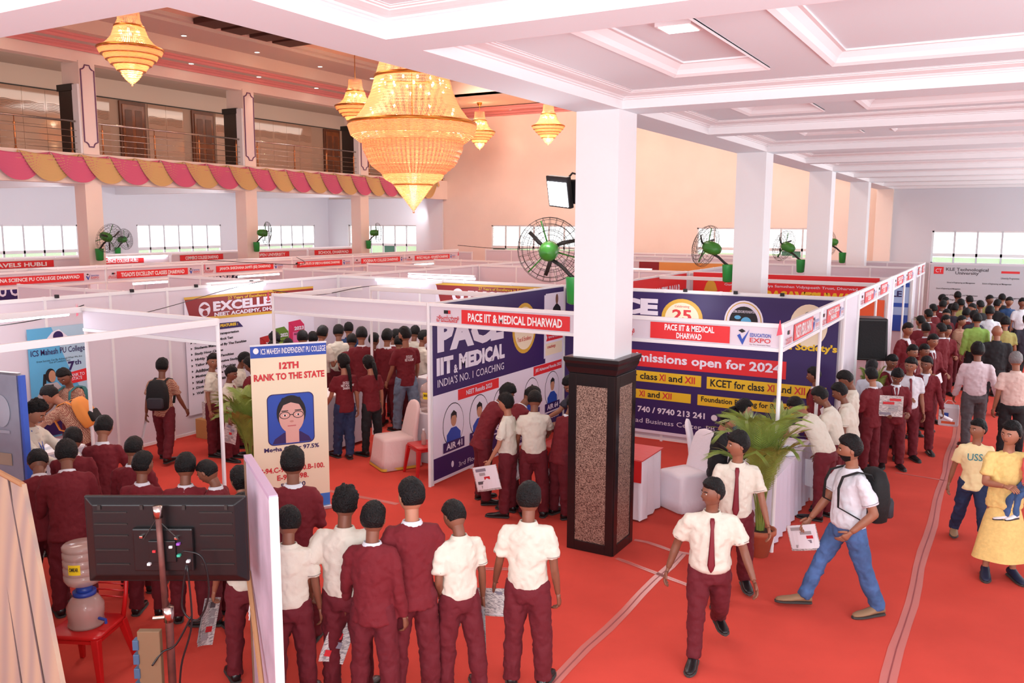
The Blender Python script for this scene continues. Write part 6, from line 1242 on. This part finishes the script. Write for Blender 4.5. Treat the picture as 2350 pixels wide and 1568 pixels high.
# --- crowd behind the television
A('F1', 'student in maroon blazer bent deep over, black crown towards the camera, lower left', -7.45, 4.35, 1.52, 300, lean=28, hp=35, L=CARRY, skin=1, group=G2)
A('F2', 'broad student in maroon blazer bending left, white collar showing, lower left', -7.15, 4.42, 1.60, 305, lean=22, hp=20, L=CARRY, Rr=BENT, b=1.08, group=G2, skin=1, hair='fringe')
A('F3', 'student in maroon whose head shows between two others at the left stall counter', -7.85, 4.92, 1.52, 310, lean=12, hp=22, L=TAB, group=G2, skin=1)
A('F4', 'student in maroon blazer with white collar, raising his right hand at the left stall', -7.95, 5.30, 1.55, 320, lean=12, hp=20, Rr=UPDN, L=TAB, group=G2, skin=0)
A('F5', 'close cropped student in maroon blazer above the left half of the television', -7.05, 5.02, 1.53, 330, hp=12, group=G2, skin=1, hair='crop', L=BENT, Rr=BENT)
A('F6', 'student in maroon blazer directly above the television stand', -6.55, 4.74, 1.50, 335, hp=10, ht=15, group=G2, skin=1, L=BENT, Rr=BENT)
A('F7', 'student in maroon blazer with white collar over the right half of the television', -6.12, 4.86, 1.52, 320, hp=16, group=G2, skin=1, L=BENT)
A('F8', 'student in maroon blazer looking down left, white collar open, over the television corner', -5.90, 5.0, 1.50, 250, hp=32, group=G2, skin=1, L=BENT, Rr=BENT, hair='crop')
A('F0', 'young man in cream shirt with blue lanyard behind the left college counter', -8.93, 5.15, 1.66, 60, 'cream', 'long', 'black', hp=28, L=TAB, Rr=TAB, hair='curly', skin=2, beard=False)
# --- inside the left college stall
A('M1', 'student in checked shirt walking away, black backpack on his back', -10.70, 8.18, 1.55, 330, 'check', 'tee', L=(-8, 12, 18, 0), Rr=(12, 12, 18, 0), legs=((14, 3, 6), (-14, 4, 14)), skin=1)
A('M2', 'student in checked shirt facing us with a teal backpack strap, before the blue banner', -11.05, 7.0, 1.58, 165, 'check', 'tee', hp=25, lean=8, L=CARRY, Rr=TAB, skin=1, ht=-10)
A('M3', 'student in checked shirt bending left over the counter, orange backpack on', -10.05, 6.45, 1.60, 240, 'check', 'tee', lean=42, hp=20, L=TAB, Rr=TAB, skin=2)
A('M4', 'student in pale cream shirt looking over at us, in front of the feature list', -10.33, 8.78, 1.56, 60, 'cream', 'shirt', ht=55, hp=6, skin=0, L=DN, tie=True)
A('M5', 'small student in cream shirt facing right, holding a leaflet, by the white post', -9.90, 8.72, 1.42, 70, 'cream', 'shirt', hp=15, skin=1, Rr=CARRY, tie=True)
A('M6', 'student in cream shirt reading a leaflet beside the feature list', -10.35, 9.35, 1.52, 50, 'cream', 'shirt', hp=25, L=HOLD, Rr=HOLD, skin=1)
A('M7', 'student in maroon blazer facing left behind the cream standee', -9.85, 9.15, 1.50, 260, L=HOLD, Rr=HOLD, hp=20, skin=1)
A('M8', 'student whose head rises left of the cream standee, looking right', -10.2, 9.9, 1.62, 45, 'maroon', 'blazer', hp=0, skin=1)
# --- crowd in the academy stall
rows = [('N1', -10.97, 10.71, 1.62, 'maroon', 'blazer', 'curly', 'student with bushy hair under the 2022 bar of the academy banner'),
('N2', -10.91, 10.98, 1.5, 'maroon', 'blazer', 'short', 'student just above the left corner of the cream standee'),
('N3', -10.54, 10.95, 1.66, 'maroon', 'blazer', 'short', 'student in maroon below the 2023 bar of the academy banner'),
('N4', -10.85, 11.53, 1.56, 'maroon', 'blazer', 'fringe', 'student in maroon right of the one below the 2023 bar'),
('N5', -10.3, 11.14, 1.74, 'cream', 'shirt', 'short', 'student in cream shirt turning right above the right corner of the cream standee'),
('N6', -10.39, 11.7, 1.7, 'cream', 'shirt', 'short', 'cream shirted student seen squarely from behind in the academy crowd'),
('N7', -10.91, 12.57, 1.62, 'blue', 'shirt', 'short', 'student in blue deep in the academy crowd beside the wall poster'),
('N8', -9.96, 11.55, 1.58, 'maroon', 'blazer', 'short', 'short student in the academy crowd, second from the white post'),
('N9', -9.58, 11.36, 1.74, 'maroon', 'blazer', 'short', 'broad student in maroon left of the inner white post'),
('N10', -9.51, 11.6, 1.62, 'cream', 'shirt', 'short', 'cream shirted student just right of the inner white post'),
('N11', -9.22, 11.61, 1.7, 'maroon', 'blazer', 'fringe', 'student in maroon with his back to us right of the inner post'),
('N12', -9.56, 12.22, 1.62, 'maroon', 'blazer', 'short', 'student in maroon looking right beside the man in jeans'),
('N13', -9.2, 11.91, 1.56, 'white', 'shirt', 'short', 'student in white half hidden behind the man in jeans'),
('N14', -9.45, 12.7, 1.64, 'cream', 'shirt', 'short', 'cream shirted student at the rear right of the academy crowd'),
('N15', -8.92, 12.21, 1.64, 'cream', 'shirt', 'short', 'cream shirted student leaning over the right counter by the silver post'),
('N16', -8.95, 12.72, 1.62, 'maroon', 'blazer', 'short', 'student in maroon at the far right corner of the academy stall')]
for i, (k, x, y, h, top, kd, hr_, lb) in enumerate(rows):
    A(k, lb, x, y, h, 330+((i*53) % 50-25)+(40 if k in ('N5', 'N12', 'N15') else 0), top, kd, hair=hr_, skin=i % 2, lod=1, hp=12+(i*7) % 14, ht=(i*31) % 40-20, L=(DN, BENT)[i % 2], Rr=(BENT, DN)[i % 2], group='students crowding the academy stall')
A('G1', 'girl with a long plait in maroon tee shirt and jeans, glasses, behind the standee', -8.50, 9.68, 1.58, 300, 'maroon', 'tee', 'jeansd', hair='braid', girl=True, skin=2, L=(10, 10, 30, 0), ht=-20, legs=((6, 3, 0), (-4, -5, 6)))
A('G2', 'girl in maroon tee shirt and black trousers, hand at her face', -8.26, 10.0, 1.54, 290, 'maroon', 'tee', 'black', hair='pony', girl=True, skin=2, L=UPDN, hp=20)
A('MJ', 'man in maroon tee shirt and faded jeans standing by the right counter', -8.67, 11.42, 1.8, 300, 'maroon', 'tee', 'jeansg', ht=-30, L=(10, 8, 20, 0), Rr=(14, 10, 20, 0), skin=0, beard=True, legs=((10, 4, 8), (-8, 4, 4)))

# --- left side of the coaching stall
A('P1', 'student in maroon blazer bending far forward at the left of the coaching table', -5.62, 8.98, 1.60, 40, lean=38, hp=12, L=TAB, Rr=TAB, skin=1, group=G3, hair='fringe', b=1.03)
A('P1b', 'second student in maroon leaning in behind the bending one', -5.25, 9.0, 1.6, 30, lean=36, hp=25, L=TAB, Rr=TAB, skin=1, group=G3)
A('P3', 'student in cream shirt facing left at the coaching table, papers in his hand', -5.10, 8.72, 1.50, 262, 'cream', 'shirt', L=(8, 8, 20, 0), Rr=DN, hp=4, skin=2, group=G3, hair='fringe', tie=True, curl=50)
A('P4', 'man with thinning hair bending down behind the coaching table', -4.78, 10.25, 1.60, 210, 'dark', 'shirt', 'black', lean=25, hp=25, L=TAB, Rr=TAB, skin=0)
A('P5', 'cream shirted student with his back to us at the coaching table', -4.80, 8.83, 1.56, 335, 'cream', 'shirt', L=(10, 8, 20, 0), Rr=TAB, hp=18, lean=5, skin=1, group=G3, hair='crop', curl=50)
A('P6', 'student in maroon blazer leaning towards the granite pillar', -4.52, 8.98, 1.52, 25, lean=22, hp=15, L=TAB, Rr=TAB, skin=1, group=G3)
# --- right side of the coaching stall
A('Q1', 'seated woman in a dark blue top with black hair behind the counter', -2.85, 10.75, 1.60, 70, 'blue', 'long', 'black', hair='pony', girl=True, skin=2, seat=True, legs=((85, 6, 88), (85, 6, 88)), L=TAB, Rr=TAB, hp=14)
A('Q2', 'seated woman in black and salmon looking down at the counter', -2.95, 10.15, 1.58, 80, 'black', 'long', 'black', hair='long', girl=True, skin=2, seat=True, legs=((85, 6, 88), (85, 6, 88)), L=TAB, Rr=TAB, hp=22, lean=8)
A('Q3', 'slender student with maroon tie and striped socks, behind the walking boy in front', -2.08, 7.84, 1.62, 165, 'cream', 'shirt', ht=70, hp=0, tie=True, skin=0, L=(10, 14, 20, 0), Rr=(-6, 8, 20, 0), legs=((-8, 3, 18), (14, 3, 6)), hair='fringe')
A('Q4', 'plump boy with maroon tie walking towards us, face turned to the left', -1.93, 6.56, 1.53, 160, 'cream', 'shirt', ht=62, hp=0, tie=True, skin=1, b=1.15, L=(8, 18, 18, 0), Rr=(-14, 18, 22, 0), legs=((-16, 3, 34), (12, 3, 4)), hair='short')
A('Q5', 'student in cream shirt bent right over the striped counter, rear towards the aisle', -1.75, 10.55, 1.58, 285, 'cream', 'shirt', lean=48, hp=20, L=TAB, Rr=TAB, skin=0, b=1.05, group=G3)
A('Q6', 'yellowish shirted student leaning over the counter beside the bent one, watch on wrist', -1.70, 11.05, 1.56, 275, 'cream', 'shirt', lean=24, hp=20, L=(0, 8, 10, 0), Rr=TAB, skin=1, group=G3)
A('Q7', 'third cream shirted student at the counter, newspaper hanging from his hand', -1.60, 11.45, 1.54, 270, 'cream', 'shirt', lean=16, hp=15, L=(-4, 8, 14, 0), Rr=TAB, skin=1, group=G3, tie=True, curl=50)
A('Q8', 'student in cream shirt writing on a paper by the aisle post', -1.72, 12.15, 1.60, 262, 'cream', 'shirt', hp=36, L=HOLD, Rr=HOLD, skin=1, tie=True, group=G3, hair='short')
A('Q9', 'student in maroon standing behind the aisle post', -2.25, 12.5, 1.52, 270, skin=1, lod=1, hp=10, group=G3)
A('Q10', 'bearded man in white shirt and jeans striding left, black backpack, sandals', -1.10, 8.05, 1.70, 235, 'white', 'shirt', 'jeans', ht=18, hp=4, L=(-18, 14, 62, 26), Rr=(20, 6, 14, 0), legs=((-16, 3, 6), (26, 3, 4)), skin=0, b=1.16, beard=True, shoes=SANDAL)
# --- queue along the aisle
A('S1', 'student in maroon blazer seen from his right side, first of the aisle queue', -1.56, 13.0, 1.50, 300, L=BENT, skin=2, group=G4, hp=12, ht=10)
A('S2', 'student in maroon blazer reading an open newspaper in the aisle queue', -1.30, 13.38, 1.50, 165, L=HOLD, Rr=HOLD, hp=32, skin=1, group=G4, hair='fringe', tie=True)
A('S3', 'student in white shirt and maroon tie right behind the newspaper reader', -1.18, 13.98, 1.56, 160, 'white', 'shirt', hp=10, ht=30, tie=True, skin=0, group=G4, Rr=BENT)
A('S4', 'student in maroon blazer holding rolled white papers at his side', -1.00, 14.5, 1.52, 170, skin=1, group=G4, ht=30, hp=10, L=(2, 12, 14, 0))
A('S5', 'student in white shirt half hidden behind the first two of the queue', -1.68, 13.6, 1.52, 20, 'white', 'shirt', skin=1, group=G4, lod=1)
A('S6', 'student in maroon looking down behind the newspaper reader', -1.52, 14.5, 1.52, 140, skin=1, group=G4, lod=1, hp=20)
A('S7', 'student with parted hair in maroon in the middle of the queue, looking left', -1.32, 15.6, 1.54, 130, skin=0, group=G4, lod=1)
A('S10', 'student in checked maroon sleeves just behind the parted haired one', -1.18, 16.1, 1.5, 130, 'check', 'tee', skin=1, group=G4, lod=1)
A('S8', 'student in maroon blazer and tie looking right, holding a white sheet', -1.10, 16.8, 1.60, 140, skin=0, group=G4, lod=1, tie=True, L=HOLD, Rr=HOLD)
A('S9', 'tall moustached student in maroon blazer with bow tie looking right', -1.62, 17.9, 1.66, 130, skin=0, group=G4, lod=1, L=BENT)
A('S11', 'small student in buttoned maroon blazer standing out into the aisle, facing us', -1.02, 19.8, 1.46, 160, skin=0, group=G4, lod=1, L=HOLD, Rr=HOLD)
A('S12', 'student in maroon with back turned near the upright posts of the third stall', -1.35, 19.0, 1.56, 330, skin=1, group=G4, lod=1)
A('S13', 'student in maroon blazer with white collar, head above the small facing student', -1.05, 18.9, 1.58, 300, skin=1, group=G4, lod=1)
far = [(-1.55, 20.2, 1.58, 'maroon', 'blazer', 330), (-1.15, 20.9, 1.56, 'maroon', 'blazer', 100), (-.85, 21.2, 1.54, 'check', 'tee', 120), (-1.5, 21.6, 1.6, 'maroon', 'blazer', 320), (-1.2, 22.2, 1.58, 'maroon', 'blazer', 150), (-.8, 22.6, 1.58, 'maroon', 'blazer', 20), (-1.5, 23.1, 1.6, 'maroon', 'blazer', 300), (-1.1, 23.6, 1.6, 'dark', 'tee', 30), (-.7, 23.9, 1.6, 'white', 'shirt', 200), (-1.4, 24.4, 1.6, 'maroon', 'blazer', 10), (-1.0, 24.9, 1.62, 'olive', 'shirt', 330), (-.55, 24.6, 1.62, 'black', 'tee', 330), (-.2, 25.2, 1.62, 'black', 'shirt', 20), (-1.45, 25.6, 1.6, 'dark', 'tee', 100), (-.85, 26.1, 1.62, 'black', 'tee', 340), (-.4, 26.4, 1.64, 'olive', 'shirt', 160), (.05, 26.0, 1.64, 'blue', 'shirt', 150), (.35, 25.6, 1.66, 'white', 'shirt', 160), (.55, 26.6, 1.66, 'dark', 'shirt', 200), (-1.2, 27.0, 1.66, 'black', 'shirt', 10), (-.1, 27.3, 1.62, 'black', 'tee', 350), (-.6, 21.9, 1.6, 'dark', 'shirt', 340), (1.0, 27.0, 1.64, 'dark', 'shirt', 200), (-1.6, 26.8, 1.58, 'maroon', 'blazer', 90)]
nth = ['first', 'second', 'third', 'fourth', 'fifth', 'sixth', 'seventh', 'eighth', 'ninth', 'tenth', 'eleventh', 'twelfth', 'thirteenth', 'fourteenth', 'fifteenth', 'sixteenth', 'seventeenth', 'eighteenth', 'nineteenth', 'twentieth', 'twenty first', 'twenty second', 'twenty third', 'twenty fourth']
cnm = {'maroon': 'maroon blazer', 'check': 'brown checked shirt', 'dark': 'dark shirt', 'white': 'white shirt', 'olive': 'olive shirt', 'black': 'black shirt', 'blue': 'blue shirt'}
order = sorted(range(len(far)), key=lambda i: far[i][1])
for n_, i in enumerate(order):
    x, y, h, top, kd, fc = far[i]
    A('B%d' % i, 'distant person in %s, %s from the front of the far aisle crowd' % (cnm[top], nth[n_]), x, y, h, fc, top, kd, 'maroon' if top in ('maroon', 'check') else 'black', lod=2, skin=i % 2, group='people packed at the far end of the aisle', ht=(i*37) % 50-25, L=(DN, BENT)[i % 2])
# --- visitors in the aisle
A('W1', 'man in pale pink shirt and grey trousers walking away, white carrier bag', -.33, 15.3, 1.70, 350, 'pinkshirt', 'long', 'grey', L=(12, 8, 14, 0), Rr=(-4, 16, 40, 0), legs=((-14, 3, 14), (14, 3, 2)), skin=1, lod=0, b=1.05, hair='fringe', group=G5)
A('W2', 'grey haired man in beige shirt and dark trousers at the right edge', .20, 14.8, 1.64, 340, 'beige', 'shirt', 'black', hair='grey', ht=25, skin=0, b=1.1, group=G5)
A('W3', 'boy in cream printed tee shirt and blue jeans walking behind the woman in yellow', -.17, 10.55, 1.44, 165, 'yellowcream', 'tee', 'jeansd', ht=60, hp=-4, skin=0, L=(18, 8, 10, 0), Rr=(-16, 10, 10, 0), legs=((20, 3, 4), (-16, 3, 14)), shoes=SANDAL, group=G5)
A('W4', 'woman in a long pale yellow dress carrying a small child, blue shoes', .13, 9.68, 1.60, 165, 'yellow', 'tee', 'dress', hair='bun', girl=True, ht=45, hp=4, skin=2, L=(20, 10, 85, 30), Rr=(18, 10, 80, 40), b=1.08, shoes=mat('shoe_navy', (26, 34, 62), .6), group=G5)
A('W6', 'man in olive shirt with an armband walking away on the right', .02, 20.2, 1.66, 345, 'olive', 'shirt', 'black', skin=0, lod=1, group=G5)
A('W5', 'bald man in black long sleeved shirt walking away', -.10, 18.1, 1.70, 350, 'black', 'long', 'black', hair='bald', skin=0, lod=1, b=1.15, group=G5)
A('W7', 'man in dark blue shirt at the far right edge of the aisle', .42, 20.4, 1.72, 340, 'dark', 'shirt', 'black', skin=0, lod=1, group=G5, b=1.1)
A('W8', 'man in bright green shirt walking away down the aisle', -.50, 20.5, 1.67, 345, 'green', 'long', 'black', skin=0, lod=1, group=G5, b=1.1)
A('W9', 'man in white shirt walking away beside the green shirted one', -.30, 22.1, 1.70, 350, 'white', 'shirt', 'black', skin=1, lod=1, group=G5)
A('W10', 'small child in pink tee shirt and jeans carried by the woman in yellow', .33, 9.58, .86, 230, 'pink', 'tee', 'jeans', seat=True, legs=((70, 12, 60), (40, 12, 40)), z=.52, skin=0, shoes=WHITE, group=None)
finish_people()
# --- prints on backs and ties, carried things
backpack(PP['M1'], 'black backpack on the student walking away in the left stall'); backpack(PP['Q10'], 'black backpack on the bearded man in white shirt', BLACKC, 1.08); backpack(PP['M3'], 'orange and black backpack on the student bending over the counter', mat('bag_orange', (226, 140, 60), .7), .9, BLACKC); backpack(PP['M2'], 'teal and black backpack on the student facing us', mat('bag_teal', (46, 110, 112), .7), .8)
newspaper(PP['F13'], 0, 'folded newspaper held low by the slim student in maroon', .20, .40, 22, yaw=50); newspaper(PP['F16'], 0, 'folded newspaper held out by the cream shirted student at the right of the line', .40, .22, 14, 4, yaw=-60)
newspaper(PP['F14'], 1, 'magazine showing beside the leg of the tall student in maroon', .24, .30, 0, yaw=50); newspaper(PP['F15'], 1, 'newspaper held in front of the short cream shirted student looking down', .24, .34, 10, yaw=20); newspaper(PP['F17'], 0, 'newspaper hanging between the television and the white board', .18, .36, 20, yaw=40)
newspaper(PP['F1'], 0, 'newspaper hanging from the deeply bent student at lower left', .30, .42, 4, yaw=90); newspaper(PP['F2'], 0, 'white leaflet bundle low in the hand of the broad bending student', .22, .34, 25, yaw=60); newspaper(PP['F2'], 1, 'orange and white brochure tucked under the arm of the broad bending student', .26, .34, 40, up=True, yaw=20)
newspaper(PP['P3'], 0, 'white sheet over a newspaper held by the student facing left', .36, .30, 16, yaw=10); newspaper(PP['P5'], 0, 'folded newspapers held by the cream shirted student at the table', .26, .32, 30, yaw=-20)
newspaper(PP['Q6'], 0, 'blank white sheet hanging from the hand of the student with the watch', .26, .34, 4, 1, yaw=20, white=True); newspaper(PP['Q7'], 0, 'newspaper hanging from the third cream shirted student at the counter', .26, .36, -4, yaw=20)
newspaper(PP['S2'], 1, 'open newspaper read by the student in the aisle queue', .36, .30, 0, up=True, yaw=90); newspaper(PP['S8'], 1, 'white sheet held by the student in maroon blazer and tie', .26, .18, 20, 1, yaw=80, white=True)
newspaper(PP['M5'], 1, 'coloured leaflet held by the small cream shirted student', .2, .3, 10); newspaper(PP['M6'], 1, 'white leaflet read beside the feature list', .2, .26, 10, 1, up=True, yaw=60, white=True); newspaper(PP['F12'], 1, 'small cream leaflet held up beyond the stout student', .16, .2, 10, 1, up=True, yaw=60, white=True)
newspaper(PP['Q10'], 1, 'magazine with an orange cover carried behind the legs of the bearded man', .34, .24, 20, yaw=60); newspaper(PP['M1'], 0, 'white paper in the left hand of the student with the black backpack', .08, .3, 30, 1, white=True); newspaper(PP['Q8'], 1, 'paper held by the student writing at the aisle post', .2, .26, 60, 1, up=True, yaw=60, white=True)
t = thing('paper_roll', 'rolled white papers in the hand of the queuing student', 'paper'); c, d = PP['S4']['hands'][0]; c = c+PP['S4']['base']; MB().tube([c+Vector((-.06, 0, .03)), c+Vector((.12, 0, -.05))], .025, 12).build('roll', PAPERW, t, True)
c, d = PP['W1']['hands'][0]; c = c+PP['W1']['base']; t = thing('carrier_bag', 'white printed carrier bag in the left hand of the man in pale pink shirt', 'bag', (c.x-.04, c.y, c.z)); loft([[(x, y, z) for x, y in rrect(w, .05*k, .02)] for z, w, k in ((-.42, .14, .9), (-.4, .15, 1), (-.12, .15, .8), (-.06, .14, .25))]).build('bag_body', mat('bag_white', (226, 220, 226), .5), t)
MB().tube([(-.08, 0, -.07), (-.03, 0, 0), (.03, 0, 0), (.08, 0, -.07)], .005, 5).build('handle', WHITE, t); MB().box(-.1, .1, -.056, -.05, -.38, -.34).build('printed_band', mat('print_orange', (232, 96, 52), .6), t); MB().box(-.07, .0, -.056, -.05, -.3, -.2).build('printed_logo', BLUEP, t)
def back_text(key, txt, w, z0, z1, m=WHITE, front=False):
    p = PP[key]; s_ = 1 if front else -1; n = Vector(p['f'])*s_; u = Vector(p['r'])*(-s_); c = n*(.079*p['h']*p['b']+.006); f = Face(c-u*w/2, u, n=n, parent=p['t']); f.text(txt, 0, w, z0, z1, m, 0, .01)
back_text('G1', 'EXCELLENT\nNEET ACADEMY\nDHARWAD', .2, 1.08, 1.2); back_text('MJ', 'EXCELLENT\nNEET ACADEMY', .16, 1.25, 1.35); back_text('W3', 'USSA', .22, .98, 1.06, mat('print_teal', (50, 130, 140), .6), True)
for k_ in ('Q3', 'Q4'): back_text(k_, 'HPRS', .025, .985 if k_ == 'Q3' else .92, .995 if k_ == 'Q3' else .93, WHITE, True)
t = thing('identity_card', 'white identity card on a blue lanyard worn by the young man at the left counter', 'card'); p = PP['F0']; cc, uu, ff = p['at'](.12*p['h']); c2, u2, f2 = p['at'](.29*p['h']); B = p['base']
o = Vector(cc+ff*(.09*p['h']*p['b']))+B; MB().tube([Vector(c2+p['r']*.06+f2*.05)+B, o], .006, 5).build('lanyard', BLUEP, t); MB().tube([Vector(c2-p['r']*.06+f2*.05)+B, o], .006, 5).build('lanyard', BLUEP, t); MB().obox(o+Vector(p['r'])*-.04+Vector((0, 0, -.12)), p['r'], (0, 0, 1), p['f'], .08, .12, .004).build('card', WHITE, t)
